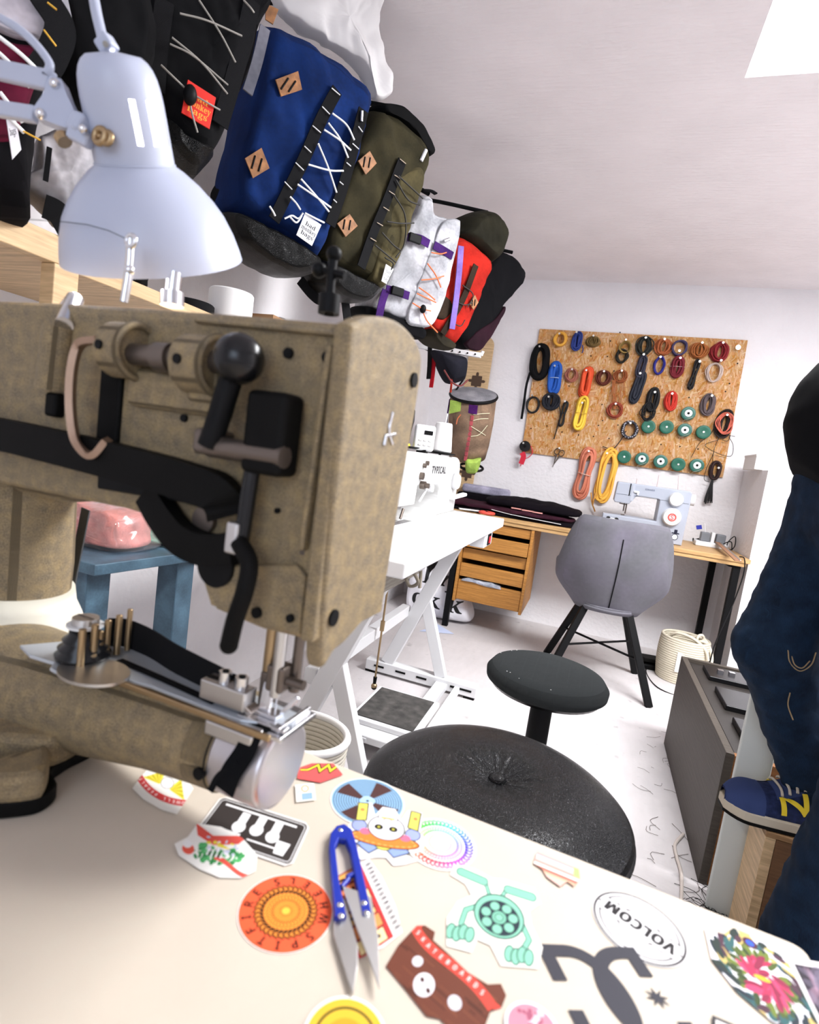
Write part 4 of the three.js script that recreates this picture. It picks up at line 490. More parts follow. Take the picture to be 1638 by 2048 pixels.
// ---------- stools ----------
{
  const c = V(-0.072, 0, -0.868), R = 0.217, H = 0.592;
  const t = thing('leather_stool', 'large round black leather stool with a sunken centre button', 'stool', [c.x, 0, c.z]);
  // seat top with a dimple and radial pleats
  const n = 96, pos = [], idx = [], prof = []; for (let i = 0; i <= 40; i++) { const s = i / 40; prof.push([R * s, 0]); }
  const yAt = (r, a) => { const e = r / R; let y = H - 0.016 * e * e - 0.035 * Math.pow(e, 5); const dip = Math.exp(-((r / 0.05) ** 2)); y -= 0.024 * dip; const pl = Math.exp(-(((r - 0.038) / 0.03) ** 2)); y += 0.0009 * pl * Math.sin(a * 17 + 1.5 * Math.sin(a * 3)) + 0.0007 * pl * Math.sin(a * 31 + 2); return y; };
  for (let i = 0; i <= 40; i++) for (let k = 0; k < n; k++) { const a = k / n * 6.28318, r = R * i / 40; pos.push(r * Math.cos(a), yAt(r, a), r * Math.sin(a)); }
  const side = [[R * 1.004, H - 0.058], [R * 1.004, H - 0.064], [R * 0.999, H - 0.068], [R * 0.998, H - 0.085], [R * 0.995, H - 0.17], [R * 0.97, H - 0.182], [0, H - 0.182]];
  for (const [r, y] of side) for (let k = 0; k < n; k++) { const a = k / n * 6.28318; pos.push(r * Math.cos(a), y, r * Math.sin(a)); }
  const rows = 41 + side.length; for (let i = 0; i < rows - 1; i++) for (let k = 0; k < n; k++) { const a = i * n + k, b = i * n + (k + 1) % n; idx.push(a, b, a + n, b, b + n, a + n); }
  const g = new THREE.BufferGeometry(); g.setAttribute('position', new THREE.Float32BufferAttribute(pos, 3)); g.setIndex(idx); g.computeVertexNormals();
  part(t, 'seat', g, MAT.leather); part(t, 'button', S(0.0145, 0, H - 0.0215, 0, 1, 0.55, 1, 16), MAT.leather); part(t, 'piping', new THREE.TorusGeometry(R * 1.001, 0.0028, 8, 80).rotateX(Math.PI / 2).translate(0, H - 0.061, 0), MAT.leather);
  part(t, 'pole', C(0.03, 0.03, H - 0.2, 0, (H - 0.2) / 2 + 0.02, 0), MAT.blackGloss); for (let i = 0; i < 5; i++) { const a = i / 5 * 6.283; part(t, 'base_arm', BAR([0.02 * Math.cos(a), 0.06, 0.02 * Math.sin(a)], [0.2 * Math.cos(a), 0.03, 0.2 * Math.sin(a)], 0.03, 0.03, V(0, 1, 0), 0.004), MAT.black); part(t, 'glide', C(0.018, 0.02, 0.03, 0.2 * Math.cos(a), 0.015, 0.2 * Math.sin(a)), MAT.rubber); }
}
{
  const c = V(-0.041, 0, -1.55), R = 0.168, H = 0.54, t = thing('felt_stool', 'small round grey felt perch stool on a black column', 'stool', [c.x, 0, c.z]);
  part(t, 'seat', LA([[0, H + 0.004], [R * 0.4, H + 0.002], [R * 0.75, H - 0.006], [R * 0.92, H - 0.016], [R, H - 0.034], [R * 0.99, H - 0.05], [R * 0.93, H - 0.058]], 64), MAT.felt); part(t, 'seat_pan', LA([[R * 0.93, H - 0.057], [R * 0.9, H - 0.066], [R * 0.5, H - 0.078], [0, H - 0.08]], 48), MAT.blackGloss);
  part(t, 'pole', C(0.03, 0.032, H - 0.08, 0, (H - 0.08) / 2, 0), MAT.black); part(t, 'base', LA([[0, 0.035], [0.04, 0.032], [0.12, 0.018], [0.15, 0.008], [0.15, 0], [0, 0]], 40), MAT.black);
  const lint = []; for (let i = 0; i < 22; i++) { const a = rr(0, 6.28), r = R * Math.sqrt(rr(0.05, 0.85)); lint.push(S(rr(0.0007, 0.0015), r * Math.cos(a), H + 0.002 - 0.018 * (r / R) ** 2, r * Math.sin(a), 1.6, 0.6, 1, 4)); } part(t, 'lint', M(lint), MAT.matteWhite).userData.kind = 'stuff';
}
// ---------- dark crate, white post, wooden block, debris ----------
{
  const t = thing('dark_crate', 'dark grey stained open wooden crate full of black scraps', 'crate', [0.72, 0, -2.07]);
  const x0 = 0.45, x1 = 1.0, z0 = -2.5, z1 = -1.65, h = 0.39, w = 0.022;
  wpart(t, 'side_panel', BX(x0, x0 + w, 0, h, z0, z1, 0.002), MAT.darkWood); wpart(t, 'side_panel', BX(x1 - w, x1, 0, h, z0, z1, 0.002), MAT.darkWood);
  wpart(t, 'end_panel', BX(x0 + w, x1 - w, 0.002, h - 0.004, z1 - w, z1 - 0.001, 0.002), mat(new THREE.Color(0.30, 0.125, 0.04), 0.6, { map: rep(tWood, 0.3), metres: true })); wpart(t, 'end_panel', BX(x0 + w, x1 - w, 0, h, z0, z0 + w), MAT.darkWood); wpart(t, 'floor_panel', BX(x0 + w, x1 - w, 0.01, 0.03, z0 + w, z1 - w), MAT.darkWood);
  const top = wpart(t, 'top_panel', BX(x0 + 0.03, x1 - 0.03, h - 0.03, h - 0.012, z0 + 0.025, z1 - 0.025, 0.002), mat(new THREE.Color(0.02, 0.017, 0.015), 0.42));
  for (const [z, m] of [[-2.36, 0.07], [-2.1, 0.09], [-1.85, 0.07]]) wpart(t, 'black_tray', BX(0.52, 0.97, h - 0.012, h + 0.006, z - m, z + m, 0.004), MAT.blackGloss);
  for (const g of [BX(0.56, 0.58, h + 0.006, h + 0.016, -2.38, -2.36), BX(0.60, 0.62, h + 0.006, h + 0.016, -2.38, -2.36), T([[0.62, h + 0.01, -2.0], [0.62, h + 0.035, -1.99], [0.67, h + 0.035, -1.97], [0.67, h + 0.01, -1.96]], 0.004, 20, 6)]) wpart(t, 'metal_clip', g, MAT.chrome);
}
{
  const a = on(1412, 1803, 'y', 0), t = thing('white_post', 'white painted square timber post standing beside the dark crate', 'post', [0.497, 0, -1.585]);
  part(t, 'post', RB(0.075, 0.64, 0.075, 0.004, 0, 0.32, 0).rotateY(rad(-14)), mat(new THREE.Color(0.62, 0.65, 0.62), 0.55)); part(t, 'foot_cap', RB(0.07, 0.006, 0.07, 0.001, 0, 0.003, 0).rotateY(rad(-14)), MAT.black);
}
{
  const x0 = on(1482, 1665, 'z', -1.395).x + 0.05, z0 = -1.51, z1 = -1.40, h = 0.338, t = thing('wooden_block', 'tall plywood box with a pale edge under the blue sneaker', 'box', [x0 + 0.16, 0, -1.46]);
  wpart(t, 'front_board', BX(x0 + 0.022, x0 + 0.32, 0.0, h - 0.013, z1 - 0.012, z1, 0.001), mat(new THREE.Color(0.22, 0.11, 0.05), 0.65, { map: rep(tWood, 0.3), metres: true })); wpart(t, 'side_board', BX(x0, x0 + 0.021, 0.0, h - 0.013, z0, z1, 0.001), MAT.pine); wpart(t, 'back_board', BX(x0 + 0.022, x0 + 0.32, 0, h - 0.013, z0, z0 + 0.012), MAT.ply); wpart(t, 'side_board', BX(x0 + 0.306, x0 + 0.32, 0, h - 0.013, z0 + 0.0125, z1 - 0.0125), MAT.ply); wpart(t, 'top_board', BX(x0, x0 + 0.32, h - 0.0125, h, z0, z1, 0.002), MAT.ply);
}
{
  const m = mat(new THREE.Color(0.02, 0.018, 0.016), 0.8), gs = [];
  for (let i = 0; i < 130; i++) { const b = on(rr(1400, 1520), rr(1800, 1890), 'y', 0), l = rr(0.015, 0.06), a = rr(0, 6.28); gs.push(T([V(b.x, 0.002, b.z), V(b.x + l * Math.cos(a), rr(0.002, 0.012), b.z + l * Math.sin(a)), V(b.x + 1.6 * l * Math.cos(a + rr(-1, 1)), 0.002, b.z + 1.6 * l * Math.sin(a + rr(-1, 1)))], 0.0009, 6, 3)); }
  solo('thread_scraps', 'heap of black thread clippings on the floor by the white post', 'thread scraps', M(gs), m, null, 'stuff');
  const g2 = []; for (let i = 0; i < 12; i++) { const b = on(rr(1290, 1400), rr(1640, 1790), 'y', 0), l = rr(0.01, 0.05), a = rr(0, 6.28); g2.push(T([V(b.x, 0.002, b.z), V(b.x + l * Math.cos(a), 0.003, b.z + l * Math.sin(a)), V(b.x + 1.7 * l * Math.cos(a + rr(-1, 1)), 0.002, b.z + 1.7 * l * Math.sin(a + rr(-1, 1)))], 0.0007, 6, 3)); }
  for (let i = 0; i < 14; i++) { const b = on(rr(1290, 1340), rr(1450, 1600), 'y', 0), l = rr(0.01, 0.04), a = rr(0, 6.28); g2.push(T([V(b.x, 0.002, b.z), V(b.x + l * Math.cos(a), 0.003, b.z + l * Math.sin(a)), V(b.x + 1.7 * l * Math.cos(a + rr(-1, 1)), 0.002, b.z + 1.7 * l * Math.sin(a + rr(-1, 1)))], 0.0006, 6, 3)); }
  solo('loose_threads', 'scattered thin thread ends on the floor in front of the dark crate', 'threads', M(g2), mat(new THREE.Color(0.12, 0.09, 0.07), 0.8), null, 'stuff');
  const y = (px, py) => { const p = on(px, py, 'y', 0.006); return [p.x, 0.006, p.z]; };
  solo('cable', 'pale grey cable on the floor beside the dark crate', 'cable', T([y(1367, 1668), y(1350, 1690), y(1353, 1712), y(1362, 1745), y(1363, 1790), y(1361, 1812)], 0.005, 40, 6), mat(new THREE.Color(0.62, 0.55, 0.5), 0.6));
}
// ---------- blue bench on the left with wrapped bundles ----------
{
  const h = 0.79, P = (px, py) => on(px, py, 'y', h), a = P(190, 1130), b = P(375, 1103);
  const blue = mat(new THREE.Color(0.065, 0.125, 0.18), 0.45, { map: rep(tMottle, 0.3), metres: true });
  const x1 = a.x, z1 = a.z, xr = -0.78;
  const t = thing('blue_bench', 'small blue-grey steel bench against the wall behind the cylinder-arm machine', 'bench', [-1.02, 0, -1.02]);
  const s = SH([[a.x, -a.z], [P(285, 1096).x, -P(285, 1096).z], [P(376, 1100).x + 0.01, -P(376, 1100).z], [P(376, 1090).x, -1.28], [-1.245, -(-1.28)], [-1.245, -a.z + 0.0]].map(([x, z]) => [x, z < 0 ? -z : z]));
  wpart(t, 'bench_top', EX(SH([[a.x, -a.z], [b.x + 0.01, -b.z], [b.x - 0.02, -b.z + 0.22], [-1.24, -b.z + 0.22], [-1.24, -a.z]]), 0.022, 0.002).rotateX(-Math.PI / 2).translate(0, h - 0.022, 0), blue);
  const lx = on(345, 1200, 'z', b.z - 0.03).x, l0 = at(172, 1180, 1.15);
  wpart(t, 'leg', BX(lx - 0.028, lx + 0.028, 0, h - 0.022, b.z - 0.06, b.z - 0.005, 0.003), blue);
  const k = on(175, 1180, 'z', a.z - 0.04).x; wpart(t, 'leg', BX(k - 0.025, k + 0.025, 0, h - 0.022, a.z - 0.07, a.z - 0.015, 0.003), blue);
  const kk = on(218, 1180, 'z', -1.26).x; wpart(t, 'leg', BX(kk - 0.012, kk + 0.012, 0, h - 0.022, -1.272, -1.248, 0.002), MAT.black);
  wpart(t, 'cable', T([on(200, 1135, 'z', -1.2), on(200, 1180, 'z', -1.2), on(201, 1290, 'z', -1.2)], 0.004, 20, 6), MAT.black);
  const pink = mat(new THREE.Color(0.66, 0.25, 0.23), 0.5, { clearcoat: 0.8, clearcoatRoughness: 0.15, map: rep(tMottle, 0.2), metres: true }), q = P(200, 1100);
  const film = mat(new THREE.Color(0.95, 0.9, 0.9), 0.12, { transmission: 0.92, thickness: 0, ior: 1.4 });
  const bz = (a.z + b.z) / 2 - 0.02, c0 = on(95, 1112, 'z', bz), c1 = on(262, 1108, 'z', bz);
  const pk = thing('wrapped_bundle', 'folded pink fabric wrapped in clear plastic on the blue bench', 'bundle', [(c0.x + c1.x) / 2, h, bz]); const w = (c1.x - c0.x) / 2 + 0.005;
  part(pk, 'fabric', PIL([[-w, 0.004], [w * 0.93, 0.004], [w, 0.03], [w * 0.92, 0.075], [0, 0.088], [-w, 0.085]], -0.06, 0.04, { edge: 0.02, bulge: 0.005, wr: 0.006, wf: 25 }), pink); part(pk, 'plastic_film', PIL([[-w - 0.004, 0.001], [w + 0.012, 0.001], [w + 0.014, 0.05], [w * 0.95, 0.083], [0, 0.094], [-w - 0.004, 0.09]], -0.066, 0.047, { edge: 0.018, bulge: 0.006, wr: 0.010, wf: 40 }), film);
  const gz = bz - 0.10, g0 = on(292, 1080, 'z', gz); solo('wrapped_bundle', 'green fabric bundle in plastic behind the pink one', 'bundle', PIL([[-0.05, 0], [0.06, 0], [0.075, 0.03], [0.05, 0.065], [-0.04, 0.07]], -0.05, 0.03, { edge: 0.02, bulge: 0.01, wr: 0.01, wf: 30 }).translate(g0.x, h + 0.001, gz), mat(new THREE.Color(0.08, 0.28, 0.2), 0.4, { clearcoat: 0.6 }));
  const d0 = on(322, 1082, 'z', b.z); const dm = mat(new THREE.Color(0.72, 0.71, 0.69), 0.7); solo('cardboard_disc', 'off-white bowed card leaning on the end of the blue bench', 'card', EX(SH([[-0.075, 0.045], [-0.05, 0.02], [0.0, 0.001], [0.075, -0.002], [0.06, 0.05], [0.03, 0.085], [-0.03, 0.075]], true), 0.02, 0.003).rotateX(-0.5).translate(d0.x + 0.01, h + 0.001, b.z - 0.005), dm);
}
{ // floor and wall-side white board behind the bench is the wall itself; a taped webbing strap hangs from the machine arm
}
// ---------- backpacks on the left wall ----------
const HR = 2.16;                                                   // height of the hanging rail
{
  const t = thing('hanging_rail', 'long steel rail on brackets high on the wall carrying the backpacks', 'rail', [-1.12, HR, -1.5]);
  wpart(t, 'rail', ROD([-1.12, HR, -0.35], [-1.12, HR, -2.75], 0.012, 14), MAT.steel); for (const z of [-0.4, -1.2, -2.0, -2.7]) wpart(t, 'bracket', BX(LEFT, -1.11, HR - 0.012, HR + 0.012, z - 0.012, z + 0.012, 0.002), MAT.white);
}
function frame(name, label, cat, o, yaw, lean, group) {             // a group whose local z is the outward face of the bag
  const t = thing(name, label, cat, o, 0, group); t.rotation.set(rad(lean), rad(yaw), 0, 'YXZ'); t.updateMatrixWorld(true);
  const inv = t.matrixWorld.clone().invert(), o0 = camera.position.clone().applyMatrix4(inv);
  t.userData.px = undefined; delete t.userData.px;
  const q = (px, py, z = 0) => { const d = at(px, py, 1).applyMatrix4(inv).sub(o0), k = (z - o0.z) / d.z; return V(o0.x + d.x * k, o0.y + d.y * k, z); };
  const Q = (l, z) => l.map(([x, y]) => { const p = q(x, y, z); return [p.x, p.y]; });
  return { t, q, Q };
}
const GRAY = mat(new THREE.Color(0.30, 0.28, 0.25), 0.6), TXT = (lines, bg, fg, w = 128, h = 160) => canvasTex(w, h, (g) => { g.fillStyle = bg; g.fillRect(0, 0, w, h); g.fillStyle = fg; g.font = 'bold 40px serif'; g.textAlign = 'center'; lines.forEach((l, i) => g.fillText(l, w / 2, h * 0.42 + i * 34, w * 0.86)); });
function strapParts(f, list, width, m, z = 0.012, name = 'webbing_strap') { for (const l of list) part(f.t, name, RIB(l.map(([x, y]) => f.q(x, y, z)), width, 0.004, V(1, 0.35, 0)), m); }
function cords(f, name, list, m, r = 0.0022, z = 0.018) { for (const l of list) part(f.t, name, T(l.map(([x, y], i) => { const p = f.q(x, y, z); p.z += i % 2 ? 0.004 : 0; return p; }), r, 18, 6), m); }
function quad(f, name, c, m, z, t = 0.003) { const l = f.Q(c, z), s = SH(l); const g = EX(s, t, 0.0006).translate(0, 0, z); if (m.map && !m.userData.metres) { const u = g.attributes.uv, p = g.attributes.position; const ax = l[1][0] - l[0][0], ay = l[1][1] - l[0][1], bx = l[3][0] - l[0][0], by = l[3][1] - l[0][1], D = ax * by - ay * bx; for (let i = 0; i < p.count; i++) { const x = p.getX(i) - l[0][0], y = p.getY(i) - l[0][1]; u.setXY(i, (x * by - y * bx) / D, 1 - (ax * y - ay * x) / D); } } return part(f.t, name, g, m); }
function patch(f, c, z = 0.02) { const o = quad(f, 'leather_patch', c, MAT.tan, z, 0.004), l = c.map(([x, y]) => f.q(x, y, z + 0.0045)), m = l[0].clone().add(l[2]).multiplyScalar(0.5), u = l[1].clone().sub(l[3]).multiplyScalar(0.21), v = l[2].clone().sub(l[0]).multiplyScalar(0.14); const k = []; for (const s of [-1, 1]) k.push(ROD(m.clone().add(u).addScaledVector(v, s), m.clone().sub(u).addScaledVector(v, s), 0.0022, 6)); part(o, 'slit', M(k), MAT.black); }
const seg = (l, o, k) => l.map((s) => s.map(([x, y]) => [x / k + o[0], y / k + o[1]]));
const bagGroup = 'backpacks hanging along the wall';
function hook(f, px, py, z = -0.09) { const a = f.t.worldToLocal(V(-1.12, HR + 0.012, 0).setZ(f.t.localToWorld(f.q(px, py, z)).z)), b = f.q(px, py, z); part(f.t, 'hang_loop', T([b, b.clone().lerp(a, 0.5).add(V(0, 0.01, 0)), a], 0.008, 14, 6), MAT.web); }
const bcord = mat(new THREE.Color(0.02, 0.018, 0.015), 0.6), wcord = mat(new THREE.Color(0.85, 0.85, 0.85), 0.6);
{ // far left: white, magenta and black bag
  const f = frame('backpack', 'white and magenta backpack with black straps and yellow stitching', 'backpack', on(40, 170, 'x', -0.80), 62, 4, bagGroup);
  part(f.t, 'body', PIL(f.Q([[-150, -60], [60, -60], [105, 60], [100, 180], [80, 280], [70, 400], [60, 445], [-150, 360]], 0), -0.16, 0, { edge: 0.04, bulge: 0.01, wr: 0.006 }), fabric(0.012, 0.011, 0.013));
  part(f.t, 'white_panel', PIL(f.Q([[-150, -70], [50, -70], [95, 20], [96, 55], [80, 92], [0, 70], [-150, 10]], 0), -0.02, 0.018, { edge: 0.012, bulge: 0.004, wr: 0.006 }), fabric(0.62, 0.58, 0.64)); part(f.t, 'magenta_panel', PIL(f.Q([[-150, 20], [0, 78], [78, 100], [92, 130], [70, 175], [45, 240], [20, 290], [-150, 260]], 0), -0.02, 0.016, { edge: 0.012, bulge: 0.004, wr: 0.006 }), fabric(0.16, 0.012, 0.04));
  strapParts(f, [[[85, -10], [120, 50], [105, 110], [80, 150]]], 0.035, MAT.web, 0.03); cords(f, 'yellow_stitching', [[[88, 60], [100, 80], [112, 92]], [[46, 262], [80, 282]], [[95, 5], [112, 22]]], mat(new THREE.Color(0.75, 0.42, 0.05), 0.6), 0.0012, 0.036);
  cords(f, 'white_drawcord', [[[-20, 60], [40, 110], [85, 150]], [[-20, 90], [20, 130], [60, 175]], [[0, 185], [25, 220], [45, 245]], [[5, 225], [30, 250], [48, 265]]], wcord, 0.0026, 0.03);
  quad(f, 'label', [[12, 240], [30, 235], [42, 300], [24, 320]], mat(0xffffff, 0.6, { map: TXT(['bags'], '#e8e6ec', '#18181c') }), 0.03); hook(f, -20, -40);
}
{ // black bag with white lining piece beside it
  const f = frame('backpack', 'plain black backpack half hidden behind the white lamp', 'backpack', on(170, 60, 'x', -0.84), 60, 4, bagGroup);
  part(f.t, 'body', PIL(f.Q([[110, -60], [300, -60], [330, 60], [310, 150], [240, 200], [150, 190], [110, 130], [100, 40]], 0), -0.16, 0, { edge: 0.04, bulge: 0.01, wr: 0.006 }), fabric(0.012, 0.012, 0.013));
  quad(f, 'lining_panel', [[117, -20], [133, -10], [144, 40], [116, 105]], fabric(0.55, 0.54, 0.58), 0.022); hook(f, 200, -40);
}
{ // white tote with a black stripe
  const f = frame('tote_bag', 'white grained fabric bag with a black stripe above the pine shelf', 'bag', on(120, 360, 'x', -0.88), 60, 4);
  part(f.t, 'body', PIL(f.Q([[85, 262], [185, 240], [215, 330], [190, 400], [170, 460], [120, 445], [88, 405], [40, 362], [36, 350], [72, 335], [75, 300]], 0), -0.08, 0, { edge: 0.012, bulge: 0.008, wr: 0.008, wf: 18 }), fabric(0.66, 0.64, 0.68));
  strapParts(f, [[[99, 295], [95, 330], [91, 362]]], 0.007, MAT.web, 0.012, 'black_stripe'); strapParts(f, [[[88, 412], [115, 425], [140, 465]]], 0.035, MAT.web, 0.03, 'strap');
}
{ // black bag with red label
  const f = frame('backpack', 'black backpack with grey bungee cords, red label and leather bottom', 'backpack', on(420, 150, 'x', -0.80), 58, 5, bagGroup);
  part(f.t, 'body', PIL(f.Q([[300, -60], [560, -60], [535, 40], [508, 150], [470, 235], [440, 300], [402, 335], [350, 300], [318, 245], [300, 180], [275, 60]], 0), -0.20, 0, { edge: 0.05, bulge: 0.014, wr: 0.008 }), fabric(0.0135, 0.0135, 0.0145));
  part(f.t, 'leather_bottom', PIL(f.Q([[314, 212], [380, 262], [444, 300], [425, 330], [402, 350], [362, 328], [330, 296], [316, 262]], 0), -0.19, 0.014, { edge: 0.045, bulge: 0.008, wr: 0.007, wf: 20 }), MAT.bagLeather);
  strapParts(f, [[[330, 0], [318, 90], [312, 180]], [[505, 0], [480, 110], [440, 250]]], 0.03, MAT.web); strapParts(f, [[[530, 55], [515, 120], [495, 185]]], 0.02, fabric(0.2, 0.2, 0.24), 0.0, 'grey_strap');
  cords(f, 'bungee_cord', [[[398, 0], [440, 70], [471, 125]], [[360, 27], [410, 42], [484, 72]], [[344, 75], [400, 125], [455, 188]], [[340, 88], [380, 110], [456, 170]], [[322, 130], [345, 155], [372, 178]], [[380, 185], [410, 205], [440, 220]], [[378, 190], [382, 225], [395, 265]], [[487, 0], [500, 18], [508, 25]]], GRAY, 0.0017, 0.026);
  const lb = mat(0xffffff, 0.6, { map: TXT(['bad', 'monkey', 'bags'], '#d8281c', '#f2a33a') }); quad(f, 'label', [[375, 160], [431, 196], [418, 259], [362, 226]], lb, 0.022); part(f.t, 'cord_lock', S(0.012, ...f.q(380, 190, 0.032).toArray(), 1, 1.4, 1, 10), MAT.black);
  hook(f, 420, -40);
}
{ // blue
  const f = frame('backpack', 'royal blue backpack with tan diamond patches and white bungee cord', 'backpack', V(-0.85, 1.81, -1.30), 57, 6, bagGroup);
  part(f.t, 'body', PIL(f.Q([[545, 30], [610, 55], [700, 115], [747, 168], [752, 215], [720, 330], [690, 420], [645, 520], [560, 470], [470, 420], [468, 350], [500, 200], [525, 90]], 0), -0.20, 0, { edge: 0.045, bulge: 0.016, wr: 0.012, wf: 9 }), fabric(0.0045, 0.028, 0.15));
  part(f.t, 'leather_bottom', PIL(f.Q([[462, 415], [555, 455], [655, 520], [640, 548], [590, 552], [530, 520], [476, 480], [455, 440]], 0), -0.20, 0.012, { edge: 0.045, bulge: 0.01, wr: 0.005, wf: 16 }), MAT.bagLeather);
  part(f.t, 'side_panel', PIL(f.Q([[440, 380], [470, 330], [490, 250], [500, 180], [480, 300], [470, 420], [462, 470], [446, 440]], -0.1), -0.19, -0.08, { edge: 0.02, bulge: 0.005, wr: 0.004 }), fabric(0.012, 0.012, 0.014));
  strapParts(f, [[[674, 180], [642, 240], [607, 320], [575, 385], [548, 440]], [[727, 220], [706, 300], [684, 380], [660, 450]]], 0.030, MAT.web, 0.024);
  const c = [[[750, 830], [850, 920], [910, 1025]], [[720, 900], [800, 1020], [865, 1155]], [[690, 950], [800, 1030], [885, 1100]], [[645, 1050], [710, 1220], [780, 1410]], [[575, 1205], [730, 1250], [830, 1250]], [[520, 1310], [620, 1430], [725, 1550]], [[495, 1350], [620, 1440], [740, 1520]], [[440, 1440], [480, 1490], [515, 1535]], [[550, 1560], [620, 1600], [690, 1630]], [[400, 1600], [450, 1580], [500, 1600], [530, 1560]], [[440, 1590], [480, 1630], [525, 1580]], [[290, 1510], [310, 1550], [330, 1580]]];
  cords(f, 'bungee_cord', seg(c, [460, 0], 3.66), wcord, 0.0024, 0.034);
  const tk = [[[745, 645], [800, 700]], [[675, 780], [725, 840]], [[605, 920], [660, 975]], [[545, 1070], [590, 1120]], [[480, 1190], [535, 1250]], [[400, 1330], [450, 1390]], [[940, 925], [965, 970]], [[897, 1050], [938, 1095]], [[853, 1190], [880, 1220]], [[803, 1330], [825, 1355]], [[757, 1460], [777, 1485]]]; cords(f, 'bar_tack', seg(tk, [460, 0], 3.66), wcord, 0.0014, 0.028);
  patch(f, [[550, 160], [595, 143], [603, 180], [561, 194]], 0.017); patch(f, [[489, 317], [522, 296], [538, 337], [505, 357]], 0.014);
  quad(f, 'label', [[609, 427], [642, 450], [623, 492], [592, 470]], mat(0xffffff, 0.7, { map: TXT(['bad', 'monkey', 'bags'], '#ecebee', '#17181c') }), 0.03); part(f.t, 'zip_pull', ROD(f.q(724, 222, 0.03), f.q(723, 243, 0.03), 0.004, 8), MAT.chrome); hook(f, 600, 10);
  quad(f, 'leather_handle', [[531, 8], [556, 20], [545, 50], [530, 40]], MAT.tan, -0.04, 0.004);
}
{ // white plastic cover above the blue bag
  const f = frame('plastic_cover', 'crinkled white plastic bag draped above the blue backpack', 'plastic bag', V(-0.86, 1.95, -1.36), 57, 6);
  part(f.t, 'sheet', PIL(f.Q([[556, -70], [560, 5], [600, 40], [700, 105], [748, 158], [756, 192], [775, 195], [792, 178], [778, 125], [765, 60], [760, -70]], 0), -0.05, 0, { edge: 0.012, bulge: 0.01, wr: 0.012, wf: 14, n: 100 }), mat(new THREE.Color(0.74, 0.72, 0.72), 0.5, { transmission: 0.25, thickness: 0 }));
}
{ // olive
  const f = frame('backpack', 'olive green waxed backpack with tan patches and black cord', 'backpack', V(-0.76, 1.79, -1.58), 62, 6, bagGroup);
  part(f.t, 'body', PIL(f.Q([[765, 210], [800, 218], [842, 258], [866, 305], [858, 345], [830, 420], [800, 500], [765, 580], [715, 555], [652, 525], [655, 450], [700, 320], [738, 245]], 0), -0.19, 0, { edge: 0.04, bulge: 0.016, wr: 0.009, wf: 10 }), fabric(0.045, 0.038, 0.017, { per: 0.35 }));
  part(f.t, 'lower_panel', PIL(f.Q([[795, 350], [850, 340], [800, 500], [768, 575], [738, 560], [760, 470]], 0), -0.05, 0.012, { edge: 0.02, bulge: 0.006, wr: 0.006 }), fabric(0.10, 0.082, 0.036));
  part(f.t, 'leather_bottom', PIL(f.Q([[648, 515], [710, 545], [770, 575], [752, 602], [728, 608], [690, 596], [658, 568]], 0), -0.18, 0.012, { edge: 0.04, bulge: 0.008, wr: 0.003 }), MAT.bagLeather);
  part(f.t, 'top_trim', PIL(f.Q([[762, 205], [800, 212], [845, 255], [870, 305], [858, 312], [830, 268], [795, 232], [764, 222]], -0.02), -0.12, -0.005, { edge: 0.015, bulge: 0.003, wr: 0.002 }), fabric(0.012, 0.012, 0.012));
  strapParts(f, [[[804, 322], [772, 405], [745, 470], [722, 535]]], 0.03, MAT.web, 0.024); cords(f, 'bungee_cord', [[[797, 352], [820, 375], [846, 397]], [[792, 360], [815, 400], [840, 410]], [[788, 390], [808, 430], [808, 490], [790, 515]], [[774, 443], [800, 447], [828, 446]], [[764, 465], [785, 490], [800, 500]], [[750, 490], [775, 512], [792, 525]], [[770, 515], [785, 528], [782, 540]]], bcord, 0.0024, 0.032);
  cords(f, 'bar_tack', [[[800, 318], [810, 328]], [[789, 350], [800, 358]], [[778, 382], [788, 390]], [[767, 414], [777, 422]], [[754, 445], [764, 452]], [[741, 476], [751, 483]]], mat(new THREE.Color(0.5, 0.4, 0.3), 0.7), 0.0013, 0.028);
  patch(f, [[715, 322], [738, 302], [752, 327], [730, 350]], 0.016); patch(f, [[673, 447], [698, 428], [714, 452], [690, 474]], 0.014);
  quad(f, 'label', [[771, 528], [786, 538], [772, 568], [762, 562]], mat(0xffffff, 0.7, { map: TXT(['bad', 'monkey', 'bags'], '#ecebee', '#17181c') }), 0.03); part(f.t, 'zip_pull', M(ROD(f.q(842, 322, 0.01), f.q(852, 300, 0.01), 0.006, 8)), MAT.white); hook(f, 800, 218);
  strapParts(f, [[[600, 560], [625, 590], [640, 600], [655, 590]], [[690, 600], [695, 640], [700, 690]]], 0.03, MAT.web, -0.12, 'dangling_strap');
}
